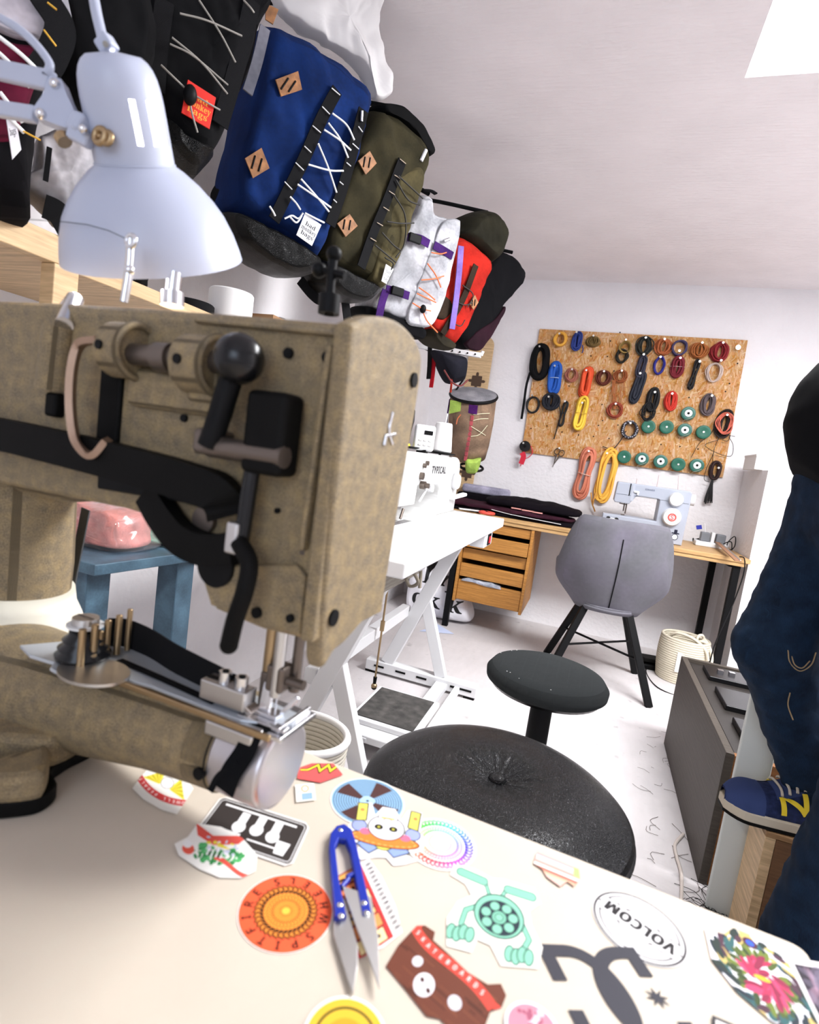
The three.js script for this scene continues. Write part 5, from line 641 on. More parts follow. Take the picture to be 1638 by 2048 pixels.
{ // white
  const f = frame('backpack', 'white ripstop backpack with purple buckle straps and orange cord', 'backpack', V(-0.75, 1.75, -1.97), 50, 6, bagGroup);
  const w = fabric(0.66, 0.66, 0.70);
  part(f.t, 'body', PIL(f.Q([[845, 388], [868, 386], [873, 420], [915, 440], [912, 490], [890, 600], [866, 650], [850, 662], [800, 642], [740, 615], [762, 575], [785, 520], [805, 465], [825, 430]], 0), -0.17, 0, { edge: 0.03, bulge: 0.014, wr: 0.009, wf: 14 }), w);
  part(f.t, 'side_flap', PIL(f.Q([[882, 445], [916, 440], [913, 480], [895, 560], [870, 640], [850, 655], [810, 640], [850, 520]], 0), -0.02, 0.018, { edge: 0.012, bulge: 0.006, wr: 0.004 }), w);
  part(f.t, 'black_base', PIL(f.Q([[728, 610], [790, 632], [852, 660], [846, 680], [780, 660], [725, 630]], -0.02), -0.16, 0.0, { edge: 0.02, bulge: 0.004, wr: 0.003 }), fabric(0.012, 0.012, 0.014));
  const pur = fabric(0.07, 0.02, 0.16); strapParts(f, [[[815, 474], [840, 478], [858, 488]], [[772, 578], [795, 584], [818, 592]], [[868, 490], [885, 500], [905, 512]], [[772, 580], [764, 605], [757, 640]]], 0.028, pur, 0.026, 'purple_strap'); parts(f.t, 'buckle', [RB(0.05, 0.03, 0.012, 0.004).translate(...f.q(830, 477, 0.033).toArray()), RB(0.05, 0.03, 0.012, 0.004).translate(...f.q(795, 583, 0.033).toArray())], MAT.black);
  cords(f, 'bungee_cord', [[[855, 527], [870, 550], [882, 575]], [[843, 560], [865, 558], [888, 552]], [[838, 575], [855, 588], [870, 600]], [[834, 587], [850, 595], [872, 605]], [[825, 606], [845, 618], [862, 622]], [[863, 505], [880, 508], [893, 505]], [[845, 620], [852, 640], [875, 665]]], mat(new THREE.Color(0.8, 0.16, 0.05), 0.6), 0.0024, 0.036); part(f.t, 'cord_lock', S(0.012, ...f.q(846, 618, 0.04).toArray(), 1, 1.3, 1, 8), MAT.black); part(f.t, 'top_strap', RIB([f.q(848, 380, -0.03), f.q(862, 382, -0.03), f.q(872, 388, -0.03)], 0.02, 0.004, V(0, 0, 1)), MAT.web); hook(f, 858, 388, -0.08); part(f.t, 'zip_pull', ROD(f.q(888, 482, 0.035), f.q(899, 478, 0.035), 0.006, 8), MAT.chrome);
}
{ // red with an olive lid
  const f = frame('backpack', 'bright red backpack with dark olive lid and lilac ribbon', 'backpack', on(940, 560, 'z', -2.22), 52, 6, bagGroup);
  part(f.t, 'body', PIL(f.Q([[912, 470], [945, 476], [990, 520], [978, 560], [945, 640], [915, 692], [885, 680], [862, 655], [880, 600], [898, 535]], 0), -0.17, 0, { edge: 0.03, bulge: 0.012, wr: 0.007 }), fabric(0.56, 0.022, 0.012));
  part(f.t, 'lid', PIL(f.Q([[945, 428], [975, 416], [1003, 424], [1024, 462], [1012, 505], [992, 526], [960, 500], [918, 468], [925, 455]], 0), -0.20, 0.02, { edge: 0.05, bulge: 0.012, wr: 0.006 }), fabric(0.022, 0.02, 0.011));
  strapParts(f, [[[952, 530], [925, 600], [885, 668]]], 0.026, fabric(0.035, 0.02, 0.012), 0.02); strapParts(f, [[[922, 492], [918, 545], [912, 600], [904, 658]]], 0.026, fabric(0.30, 0.2, 0.62), 0.03, 'lilac_ribbon'); cords(f, 'bungee_cord', [[[925, 570], [945, 590], [935, 615]], [[915, 605], [930, 610], [945, 605]], [[905, 645], [920, 652], [930, 640]]], bcord, 0.0022, 0.025);
  part(f.t, 'dark_base', PIL(f.Q([[864, 655], [890, 672], [914, 690], [905, 702], [880, 692], [862, 672]], -0.01), -0.15, 0.006, { edge: 0.02, bulge: 0.004, wr: 0.003 }), fabric(0.035, 0.028, 0.016)); hook(f, 975, 425, -0.1); part(f.t, 'side_pocket', PIL(f.Q([[878, 590], [898, 600], [905, 620], [885, 640], [870, 630]], 0), -0.01, 0.012, { edge: 0.008, bulge: 0.003, wr: 0.002 }), fabric(0.04, 0.025, 0.015));
  patch(f, [[938, 606], [949, 590], [956, 605], [946, 620]], 0.02);
}
{ // last black one
  const f = frame('backpack', 'black backpack with wine-red side pocket hanging behind the red backpack', 'backpack', on(985, 590, 'z', -2.60), 52, 6, bagGroup);
  part(f.t, 'body', PIL(f.Q([[1008, 497], [1040, 512], [1061, 540], [1056, 560], [1010, 612], [985, 660], [955, 700], [925, 690], [918, 640], [945, 590], [965, 550], [985, 520]], 0), -0.17, 0, { edge: 0.04, bulge: 0.01, wr: 0.006 }), fabric(0.012, 0.012, 0.014));
  part(f.t, 'side_pocket', PIL(f.Q([[985, 640], [1008, 612], [1005, 630], [960, 700], [930, 690], [950, 665]], 0), -0.02, 0.012, { edge: 0.01, bulge: 0.004, wr: 0.004 }), fabric(0.03, 0.008, 0.016)); hook(f, 1025, 505, -0.1);
}
{ // shelf bracket, cap and straps under the last bags
  const a = on(868, 697, 'z', -2.5), b = on(962, 711, 'z', -2.5), t = thing('shelf_bracket', 'white perforated steel bracket sticking out of the wall below the red backpack', 'bracket', [-0.9, b.y, -2.5]);
  wpart(t, 'arm', BAR(V(LEFT, a.y + 0.03, -2.5), b, 0.022, 0.02, V(0, 0, 1), 0.002), MAT.white); const h = []; for (let i = 0; i < 5; i++) { const p = a.clone().lerp(b, 0.25 + i * 0.16); h.push(CZ_(0.004, 0.004, p.x, p.y, -2.489, 8)); } h.forEach((g) => wpart(t, 'hole', g, MAT.black)); wpart(t, 'end_hook', ROD(b, b.clone().add(V(0.006, 0.02, 0)), 0.008, 8), MAT.white);
  const f = frame('cap', 'dark navy cap hanging below the white bracket', 'cap', on(915, 735, 'z', -2.47), 40, 4); part(f.t, 'crown', PIL(f.Q([[872, 700], [900, 704], [938, 715], [940, 740], [934, 760], [905, 768], [885, 735]], 0), -0.10, 0.0, { edge: 0.03, bulge: 0.03, wr: 0.003 }), fabric(0.012, 0.012, 0.02)); part(f.t, 'brim', T([f.q(888, 740, 0.01), f.q(905, 765, 0.03), f.q(920, 772, 0.03), f.q(936, 760, 0.02)], 0.004, 20, 6), mat(new THREE.Color(0.12, 0.02, 0.02), 0.7));
  const z = -2.46, S2 = (name, label, l, w, m) => solo(name, label, 'strap', RIB(l.map(([x, y]) => on(x, y, 'z', z)), w, 0.004, V(1, 0, 0.3)), m);
  S2('hanging_strap', 'black webbing strap dangling beside the red one', [[860, 690], [859, 730], [857, 758]], 0.022, MAT.web); S2('hanging_strap', 'red webbing strap dangling below the white backpack', [[868, 715], [866, 745], [862, 775]], 0.02, fabric(0.5, 0.01, 0.02)); S2('hanging_strap', 'thin red lace dangling under the navy cap', [[902, 745], [903, 765], [901, 785]], 0.009, fabric(0.45, 0.04, 0.02)); S2('hanging_strap', 'purple webbing strap dangling between white and red backpacks', [[858, 645], [859, 670], [860, 692]], 0.016, fabric(0.1, 0.04, 0.25));
}
{ // wooden plank with puzzle-piece cut-outs in the corner
  const z = BACK + 0.03, q = (x, y) => { const p = on(x, y, 'z', z); return [p.x, p.y]; };
  const puzzle = (cx, cy, s) => { const p = new THREE.Path(); const pts = []; const sq = [[-1, -1], [1, -1], [1, 1], [-1, 1]]; const knob = (ax, ay, bx, by, out) => { const mx = (ax + bx) / 2, my = (ay + by) / 2, dx = bx - ax, dy = by - ay, nx = dy / 2, ny = -dx / 2; pts.push([ax, ay]); for (let i = 0; i <= 10; i++) { const a = Math.PI * (1.15 - 2.3 * i / 10 / 1) * (1); const t = Math.PI * (-0.2 + 1.4 * i / 10), r = 0.28; const u = -Math.cos(t) * r, v = (0.18 + r * Math.sin(t)) * out; pts.push([mx + dx / 2 * u + nx * v, my + dy / 2 * u + ny * v]); } }; for (let i = 0; i < 4; i++) { const [ax, ay] = sq[i], [bx, by] = sq[(i + 1) % 4]; knob(ax, ay, bx, by, i % 2 ? 1.6 : 1.6); } return new THREE.Shape(pts.map(([x, y]) => new THREE.Vector2(cx + x * s, cy + y * s))); };
  const bl = q(928, 1000), tl = q(948, 720), tr = q(984, 715), br = q(947, 1000), top = q(975, 672);
  const t = thing('wooden_plank', 'pale rounded wooden board with dark puzzle-piece inlays leaning in the corner', 'board', [(bl[0] + tr[0]) / 2, DTOP + 0.001, z]);
  const x0 = tl[0] - 0.045, x1 = tr[0], yt = top[1], yb = DTOP + 0.003, w = x1 - x0; const s = new THREE.Shape(); s.moveTo(x0, yb); s.lineTo(x1, yb); s.lineTo(x1, yt - w * 0.42); s.bezierCurveTo(x1, yt - 0.02, x1 - w * 0.2, yt, (x0 + x1) / 2, yt); s.bezierCurveTo(x0 + w * 0.2, yt, x0, yt - 0.02, x0, yt - w * 0.42); s.closePath();
  wpart(t, 'plank', EX(s, 0.018, 0.002).translate(0, 0, z - 0.02), MAT.pine); const d = mat(new THREE.Color(0.07, 0.04, 0.025), 0.7);
  for (const [px, py] of [[953, 762], [934, 945]]) { const c = q(px, py); wpart(t, 'puzzle_inlay', EX(puzzle(c[0], c[1], 0.036), 0.003).translate(0, 0, z - 0.002), d); }
}
{ // tan roll bag hanging in the corner
  const c = at(936, 858, 3.25), t = thing('roll_bag', 'tan cylindrical bag with grey lid, neon green flaps and pink daisy chain', 'bag', [c.x, c.y - 0.23 * Math.cos(rad(24)), c.z - 0.23 * Math.sin(rad(24))]); t.rotation.set(rad(24), 0, rad(-3));
  const R = 0.132; part(t, 'body', LA([[0, 0.06], [R * 0.84, 0.06], [R * 0.93, 0.14], [R, 0.28], [R, 0.43], [0, 0.43]], 40), fabric(0.32, 0.21, 0.14)); part(t, 'lid', LA([[0, 0.458], [R * 0.7, 0.456], [R, 0.445]], 40), fabric(0.34, 0.33, 0.36)); part(t, 'rim', new THREE.TorusGeometry(R * 1.005, 0.009, 8, 48).rotateX(Math.PI / 2).translate(0, 0.436, 0), MAT.black);
  const wrap = (a0, a1, y0, y1, k = 1.015) => { const g = new THREE.CylinderGeometry(R * k, R * k, y1 - y0, 20, 1, true, a0, a1 - a0).translate(0, (y0 + y1) / 2, 0); return g; };
  const neon = fabric(0.50, 0.72, 0.14), purp = fabric(0.12, 0.02, 0.2), pink = fabric(0.6, 0.12, 0.14);
  part(t, 'neon_flap', EX(SH([[-0.10, 0.43], [0.0, 0.43], [-0.015, 0.385], [-0.1, 0.35]]), 0.004).translate(0, 0, 0).applyMatrix4(new THREE.Matrix4()).translate(0.0, 0, R * 0.93), neon); part(t, 'neon_flap', PIL([[0.03, 0.0], [0.085, 0.005], [0.10, 0.04], [0.105, 0.1], [0.06, 0.09], [0.015, 0.085]], R * 0.5, R * 0.93, { edge: 0.02, bulge: 0.01, wr: 0.004 }), neon);
  part(t, 'purple_tab', B(0.05, 0.05, 0.004, 0.035, 0.4, R * 0.98), purp); const ch = []; for (let i = 0; i < 9; i++) ch.push(RB(0.019, 0.028, 0.006, 0.002, 0.035 - i * 0.002, 0.35 - i * 0.032, R * (0.985 - i * 0.012))); part(t, 'pink_daisy_chain', M(ch), pink); part(t, 'purple_strap', RIB([[-R, 0.4, 0.02], [-R * 1.03, 0.3, 0.03], [-R * 1.0, 0.18, 0.03]], 0.02, 0.004, V(0, 0, 1)), purp);
  parts(t, 'bungee_cord', [[[0.04, 0.37], [0.08, 0.375], [0.118, 0.37]], [[0.04, 0.335], [0.08, 0.345], [0.115, 0.34]], [[0.035, 0.30], [0.08, 0.27], [0.112, 0.24]], [[0.04, 0.24], [0.08, 0.25], [0.115, 0.30]]].map((l) => T(l.map(([x, y]) => V(x, y, Math.sqrt(Math.max(0, R * R * 1.05 - x * x)))), 0.002, 14, 5)), mat(new THREE.Color(0.75, 0.72, 0.5), 0.6)); part(t, 'black_base', new THREE.TorusGeometry(0.07, 0.008, 6, 30).rotateX(Math.PI / 2).scale(1, 1, 0.7).translate(0.04, 0.004, 0.03), MAT.black); part(t, 'orange_pull', T([[-0.03, 0.36, R * 1.02], [-0.045, 0.335, R * 1.04], [-0.05, 0.30, R * 1.03]], 0.003, 14, 5), mat(new THREE.Color(0.75, 0.2, 0.08), 0.6));
  part(t, 'hang_loop', T([[-R * 0.8, 0.45, 0], [-0.06, 0.56, 0], [-0.30, 0.60, -0.16], [-0.485, 0.62, -0.26]], 0.006, 20, 6), MAT.web);
}
// ---------- pine shelf on the left wall ----------
{
  const xf = -0.86, y0 = 1.335, t = thing('pine_shelf', 'long pine wall shelf with a raised front lip below the backpacks', 'shelf', [-1.05, y0, -0.85]);
  const A = on(0, 418, 'x', xf), Bq = on(0, 482, 'x', xf), hi = A.y, lo = Bq.y;
  wpart(t, 'front_lip', BX(xf - 0.02, xf, lo, hi, -0.74, -0.2, 0.002), MAT.pine); wpart(t, 'shelf_board', BX(LEFT, xf - 0.02, lo, lo + 0.018, -1.75, -0.2, 0.002), MAT.pine);
  const up = on(133, 560, 'x', xf); wpart(t, 'upright', BX(xf - 0.03, xf, lo - 0.30, lo, up.z - 0.022, up.z + 0.022, 0.002), MAT.pine); wpart(t, 'lower_beam', BX(xf - 0.02, xf, lo - 0.004, lo + 0.022, -1.75, -0.70, 0.002), MAT.pine);
  const yS = lo + 0.0185;
  const put = (px, py, x) => on(px, py, 'x', x);
  const r1 = put(475, 605, -0.93), w1 = thing('paper_roll', 'white fat paper roll standing on the pine shelf', 'roll', [-0.95, yS, r1.z]); part(w1, 'roll', LA([[0.012, 0.10], [0.052, 0.10], [0.055, 0.096], [0.055, 0.003], [0.052, 0], [0.012, 0]], 36), MAT.matteWhite);
  const r2 = put(385, 575, -0.97), w2 = thing('webbing_roll', 'black webbing roll lying on the pine shelf', 'roll', [-0.97, yS, r2.z]); part(w2, 'roll', LA([[0.01, 0.04], [0.05, 0.04], [0.053, 0.037], [0.053, 0.003], [0.05, 0], [0.01, 0]], 36), MAT.web); part(w2, 'core', C(0.01, 0.01, 0.042, 0, 0.021, 0, 16), MAT.rubber);
  const r3 = put(555, 615, -0.93), bx = thing('cardboard_box', 'open brown cardboard box on the pine shelf', 'box', [-0.97, yS, r3.z]), cb = mat(new THREE.Color(0.30, 0.17, 0.09), 0.8); part(bx, 'side', M(BX(-0.08, 0.08, 0, 0.075, 0.071, 0.075), BX(-0.08, 0.08, 0, 0.075, -0.075, -0.071), BX(-0.08, -0.076, 0, 0.075, -0.071, 0.071), BX(0.076, 0.08, 0, 0.075, -0.071, 0.071)), cb); part(bx, 'bottom', BX(-0.076, 0.076, 0, 0.004, -0.071, 0.071), cb);
  const r4 = put(555, 560, -1.12), cn = thing('thread_cone', 'tall white thread cone at the back of the pine shelf', 'thread cone', [-1.10, yS, r4.z - 0.02]); part(cn, 'cone', LA([[0, 0], [0.045, 0], [0.047, 0.01], [0.012, 0.15], [0, 0.152]], 28), MAT.matteWhite);
  const r5 = put(262, 560, -1.0), sp = thing('strap_coil', 'dark strap bundle behind the lamp on the pine shelf', 'strap', [-1.0, yS, r5.z]); part(sp, 'coil', loopG(0.04, 0.035, 0.009, 6, { fill: 0.5 }).translate(0, 0.045, 0), MAT.web);
}
// ---------- sticker-covered work table in the foreground ----------
const TT = 0.755, TYAW = rad(-3.6);
const tp = (px, py, y = TT) => on(px, py, 'y', y);
{
  const fr = tp(1612, 1897), e = V(Math.cos(TYAW), 0, -Math.sin(TYAW)), n = V(-e.z, 0, e.x);   // e along the far edge to the right, n towards the viewer
  const t = thing('work_table', 'cream laminate work table with a wooden edge under the cylinder-arm machine', 'table', [fr.x - e.x * 0.6 + n.x * 0.3, 0, fr.z - e.z * 0.6 + n.z * 0.3], TYAW);
  const o = t.worldToLocal(fr.clone()), x1 = o.x, z0 = o.z, x0 = x1 - 1.25, z1 = z0 + 0.75;
  const s = new THREE.Shape(); s.moveTo(x0, -z0); s.lineTo(x1 - 0.012, -z0); s.quadraticCurveTo(x1, -z0, x1, -z0 - 0.012); s.lineTo(x1, -z1); s.lineTo(x0, -z1); s.closePath();
  part(t, 'laminate', EX(s, 0.0022, 0.0004).rotateX(-Math.PI / 2).translate(0, TT - 0.0022, 0), mat(new THREE.Color(0.68, 0.605, 0.495), 0.55, { specularIntensity: 0.4, map: rep(tWall, 0.5), metres: true }));
  part(t, 'board', EX(s, 0.024, 0.001).rotateX(-Math.PI / 2).translate(0, TT - 0.0265, 0), mat(new THREE.Color(0.38, 0.17, 0.06), 0.6, { map: rep(tWood, 0.2), metres: true }));
  for (const [x, z] of [[x0 + 0.06, z0 + 0.06], [x1 - 0.06, z0 + 0.10], [x0 + 0.06, z1 - 0.06], [x1 - 0.06, z1 - 0.06]]) part(t, 'leg', BX(x - 0.02, x + 0.02, 0, TT - 0.0268, z - 0.02, z + 0.02, 0.003), MAT.white);
}
// ---------- stickers: flat printed vinyl on the table ----------
const stG = 'vinyl stickers on the work table';
let stickLift = 0;
// l: pixel corners of the art's top-left, top-right, bottom-left; outline in art units (0..1, y down)
function sticker(label, l, outline, draw, w = 256, h = 256, cutout = false) {
  stickLift++; const y = TT + 0.0002 + stickLift * 0.00006;
  const [a, b, c] = l.map(([x, yy]) => tp(x, yy, y)), u = b.clone().sub(a), v = c.clone().sub(a);
  const ol = outline === 'round' ? Array.from({ length: 48 }, (_, i) => [0.5 + 0.5 * Math.cos(i / 48 * 6.28318), 0.5 + 0.5 * Math.sin(i / 48 * 6.28318)]) : outline;
  const cen = ol.reduce((s, p) => [s[0] + p[0] / ol.length, s[1] + p[1] / ol.length], [0, 0]), P = ([x, yy]) => { const p = a.clone().addScaledVector(u, x).addScaledVector(v, yy); return p; };
  const g = new THREE.ShapeGeometry(SH(ol)), p = g.attributes.position, uv = new Float32Array(p.count * 2), pos = [], t = 0.00012;
  const top = [], N = ol.length; for (let i = 0; i < p.count; i++) { const q = P([p.getX(i), p.getY(i)]); uv[i * 2] = p.getX(i); uv[i * 2 + 1] = 1 - p.getY(i); p.setXYZ(i, q.x, q.y + t, q.z); }
  g.setAttribute('uv', new THREE.BufferAttribute(uv, 2)); g.computeVertexNormals();
  const n = g.attributes.normal; if (n.getY(0) < 0) { const ix = g.index.array; for (let i = 0; i < ix.length; i += 3) { const k = ix[i]; ix[i] = ix[i + 1]; ix[i + 1] = k; } g.computeVertexNormals(); }
  const side = [], su = []; ol.forEach((q, i) => { const r = ol[(i + 1) % N], A = P(q), D = P(r); for (const [X, yy] of [[A, 0], [D, 0], [D, t], [A, 0], [D, t], [A, t]]) { side.push(X.x, X.y + yy, X.z); su.push(q[0], 1 - q[1]); } });
  const sg = new THREE.BufferGeometry(); sg.setAttribute('position', new THREE.Float32BufferAttribute(side, 3)); sg.setAttribute('uv', new THREE.Float32BufferAttribute(su, 2)); sg.computeVertexNormals();
  return solo('sticker', label, 'sticker', M(g, sg), mat(0xffffff, 0.6, { specularIntensity: 0.35, map: canvasTex(w, h, draw), ...(cutout ? { transparent: true, alphaTest: 0.5 } : {}) }), stG);
}
const circ = (g, x, y, r, f, st, lw = 2) => { g.beginPath(); g.arc(x, y, r, 0, 7); if (f) { g.fillStyle = f; g.fill(); } if (st) { g.strokeStyle = st; g.lineWidth = lw; g.stroke(); } };
const ell = (g, x, y, a, b, rot, f, st, lw = 2) => { g.beginPath(); g.ellipse(x, y, a, b, rot, 0, 7); if (f) { g.fillStyle = f; g.fill(); } if (st) { g.strokeStyle = st; g.lineWidth = lw; g.stroke(); } };
const poly = (g, pts, f, st, lw = 2) => { g.beginPath(); pts.forEach(([x, y], i) => (i ? g.lineTo(x, y) : g.moveTo(x, y))); g.closePath(); if (f) { g.fillStyle = f; g.fill(); } if (st) { g.strokeStyle = st; g.lineWidth = lw; g.stroke(); } };
function arcText(g, s, cx, cy, r, a0, a1, inside) { for (let i = 0; i < s.length; i++) { const a = a0 + (a1 - a0) * (s.length > 1 ? i / (s.length - 1) : 0); g.save(); g.translate(cx + r * Math.cos(a), cy + r * Math.sin(a)); g.rotate(a + (inside ? -Math.PI / 2 : Math.PI / 2)); g.fillText(s[i], 0, 0); g.restore(); } }
function swirl(g, cx, cy, r0, r1, n, col, tw = 0.5, lw = 5) { for (let i = 0; i < n; i++) { const a = i / n * Math.PI * 2; g.strokeStyle = typeof col === 'function' ? col(i / n) : col; g.lineWidth = lw; g.lineCap = 'round'; g.beginPath(); for (let k = 0; k <= 8; k++) { const r = r0 + (r1 - r0) * k / 8, b = a + tw * Math.sin(k / 8 * Math.PI) * 0.5 + tw * k / 8 * 0.2; const x = cx + r * Math.cos(b), y = cy + r * Math.sin(b); k ? g.lineTo(x, y) : g.moveTo(x, y); } g.stroke(); } }
// a circle seen on the table: parallelogram corners from centre, pixel of the art's up direction and metric radius
function roundSticker(label, cx, cy, upx, upy, r, draw, squash = 1) { const c = tp(cx, cy), u = tp(upx, upy).sub(c).setY(0).normalize(), rt = V(-u.z, 0, u.x); const pj = (v) => { const q = v.clone().sub(camera.position).applyQuaternion(camera.quaternion.clone().invert()); return [CX + FPX * q.x / -q.z, CY - FPX * q.y / -q.z]; }; const mk = (a, b) => pj(c.clone().addScaledVector(rt, a * r).addScaledVector(u, b * r * squash)); return sticker(label, [mk(-1, 1), mk(1, 1), mk(-1, -1)], 'round', draw, 512, 512); }
roundSticker('orange round sticker with a fiery swirl and black ring lettering', 572, 1822, 520, 1865, 0.0325, (g) => {
  circ(g, 256, 256, 256, '#f4efe8'); circ(g, 256, 256, 250, '#f0603a'); const gr = '#f39138'; circ(g, 256, 256, 165, gr); swirl(g, 256, 256, 122, 172, 34, '#220a04', 0.5, 9); circ(g, 256, 256, 112, '#f3a13e'); swirl(g, 256, 256, 66, 108, 30, '#8a3a10', 0.5, 5); swirl(g, 256, 256, 26, 62, 30, '#c9641c', 0.5, 3); circ(g, 256, 256, 20, '#f4c04a');
  g.fillStyle = '#26100c'; g.font = 'bold 70px sans-serif'; g.textAlign = 'center'; g.textBaseline = 'middle'; arcText(g, 'SPITFIRE', 256, 256, 208, Math.PI * 1.04, Math.PI * 1.96, false); arcText(g, 'WHEELS', 256, 256, 208, Math.PI * 0.84, Math.PI * 0.16, true); });
roundSticker('blue and brown round sticker like a grooved record', 735, 1602, 735, 1540, 0.0345, (g) => { circ(g, 256, 256, 256, '#f2f0ee'); circ(g, 256, 256, 248, '#8fb6d6'); circ(g, 256, 256, 232, null, '#20303c', 5); for (let k = 0; k < 4; k++) { const a = 0.3 + k * 1.571; g.fillStyle = '#5a3328'; g.beginPath(); g.moveTo(256, 256); g.arc(256, 256, 222, a, a + 0.62); g.fill(); } for (let r = 62; r < 225; r += 17) circ(g, 256, 256, r, null, '#1c2c3c', 5); circ(g, 256, 256, 50, '#a9c9e2'); circ(g, 256, 256, 10, '#1c2530'); });
roundSticker('white round sticker with a rainbow spiral of strokes', 880, 1686, 880, 1630, 0.031, (g) => { circ(g, 256, 256, 256, '#eeebe4'); const hc = (s, l) => (t) => `hsl(${(250 + t * 360) % 360},${s}%,${l}%)`; swirl(g, 256, 256, 180, 232, 44, hc(60, 46), 0.3, 13); swirl(g, 256, 256, 118, 160, 44, hc(45, 58), 0.35, 8); swirl(g, 256, 256, 70, 105, 40, hc(35, 66), 0.4, 5); swirl(g, 256, 256, 30, 60, 30, hc(20, 76), 0.5, 3); });
roundSticker('white oval stamp sticker with black lettering band', 1277, 1853, 1243, 1899, 0.0335, (g) => { circ(g, 256, 256, 256, '#e9e7e6'); circ(g, 256, 256, 244, null, '#2c2628', 12); g.save(); g.beginPath(); g.rect(0, 0, 512, 190); g.rect(0, 322, 512, 190); g.clip(); circ(g, 256, 256, 214, null, '#3a3436', 9); circ(g, 256, 256, 118, null, '#4a4446', 8); g.restore(); g.fillStyle = '#3c3638'; g.fillRect(44, 188, 424, 8); g.fillRect(44, 318, 424, 8); g.font = 'bold 112px sans-serif'; g.textAlign = 'center'; g.textBaseline = 'middle'; g.fillStyle = '#1c1719'; g.strokeStyle = '#1c1719'; g.lineWidth = 7; g.fillText('VOLCOM', 256, 260, 400); g.strokeText('VOLCOM', 256, 260, 400); g.fillStyle = '#8b8788'; g.font = 'bold 44px serif'; arcText(g, 'STONE MADE', 256, 256, 166, Math.PI * 1.16, Math.PI * 1.84, false); arcText(g, 'TRUE TO THIS', 256, 256, 166, Math.PI * 0.86, Math.PI * 0.14, true); circ(g, 26, 256, 8, '#3c3638'); circ(g, 486, 256, 8, '#3c3638'); }, 0.92);
// interlocked two-letter emblem with a star
sticker('black and grey interlocked two-letter emblem sticker with a star', [[1066, 1884], [1282, 1892], [1180, 2120]], [[0, 0], [1, 0], [1, 1], [0, 1]], (g, w, h) => { g.clearRect(0, 0, w, h); const k = '#3b3a42'; g.strokeStyle = k; g.lineWidth = 62; g.lineJoin = 'miter'; g.beginPath(); g.moveTo(40, 190); g.lineTo(40, 40); g.lineTo(130, 40); g.bezierCurveTo(330, 40, 330, 472, 130, 472); g.lineTo(40, 472); g.lineTo(40, 320); g.stroke(); g.beginPath(); g.moveTo(440, 160); g.lineTo(440, 40); g.lineTo(390, 40); g.bezierCurveTo(160, 40, 160, 472, 390, 472); g.lineTo(470, 472); g.lineTo(470, 360); g.stroke(); const c = [425, 258]; const pts = []; for (let i = 0; i < 16; i++) { const a = i / 16 * 6.283, r = i % 2 ? 18 : 52; pts.push([c[0] + r * Math.cos(a), c[1] + r * Math.sin(a)]); } poly(g, pts, k); }, 512, 512, true);
// ball-bearing figure in mint green
{ const ol = [[0.08, 0], [0.3, 0.02], [0.5, 0.12], [0.62, 0.12], [0.95, 0.19], [0.99, 0.36], [0.85, 0.46], [0.85, 0.6], [0.92, 0.8], [0.84, 0.99], [0.5, 0.99], [0.42, 0.82], [0.3, 0.78], [0.24, 0.9], [0.01, 0.86], [0.01, 0.6], [0.12, 0.42], [0.26, 0.34], [0.2, 0.22], [0.04, 0.13]];
  sticker('mint green cartoon ball bearing sticker with ears and fists', [[893, 1728], [1072, 1745], [890, 1925]], ol, (g, w, h) => { g.fillStyle = '#efece2'; g.fillRect(0, 0, w, h); const m = '#86c6aa', k = '#2c4a42', S2 = w; const L = (pts, lw) => { for (const [c, x] of [[k, lw + 8], [m, lw]]) { g.strokeStyle = c; g.lineWidth = x; g.lineCap = g.lineJoin = 'round'; g.beginPath(); pts.forEach(([a, b], i) => (i ? g.lineTo(a * w, b * h) : g.moveTo(a * w, b * h))); g.stroke(); } };
    L([[0.46, 0.36], [0.42, 0.18]], 16); L([[0.16, 0.08], [0.40, 0.17]], 46); L([[0.56, 0.36], [0.64, 0.24]], 16); L([[0.66, 0.24], [0.90, 0.30]], 46); L([[0.30, 0.46], [0.20, 0.5], [0.15, 0.64]], 24); L([[0.76, 0.62], [0.80, 0.74], [0.74, 0.82]], 24);
    for (const [x, y] of [[0.14, 0.72], [0.68, 0.88]]) { for (let i = 0; i < 4; i++) ell(g, (x - 0.09 + i * 0.06) * w, (y + (i % 2) * 0.02) * h, 0.045 * w, 0.075 * h, 0.3, m, k, 5); }
    ell(g, 0.53 * w, 0.53 * h, 0.25 * w, 0.22 * h, 0.25, m, k, 7); ell(g, 0.53 * w, 0.55 * h, 0.205 * w, 0.175 * h, 0.25, '#27323c'); for (let i = 0; i < 7; i++) { const a = i / 7 * 6.283; ell(g, (0.53 + 0.14 * Math.cos(a)) * w, (0.55 + 0.118 * Math.sin(a)) * h, 0.05 * w, 0.047 * h, 0, m, k, 3); } ell(g, 0.53 * w, 0.55 * h, 0.075 * w, 0.068 * h, 0, '#79b89e', k, 4); ell(g, 0.53 * w, 0.55 * h, 0.04 * w, 0.036 * h, 0, m, k, 3); }, 512, 512); }
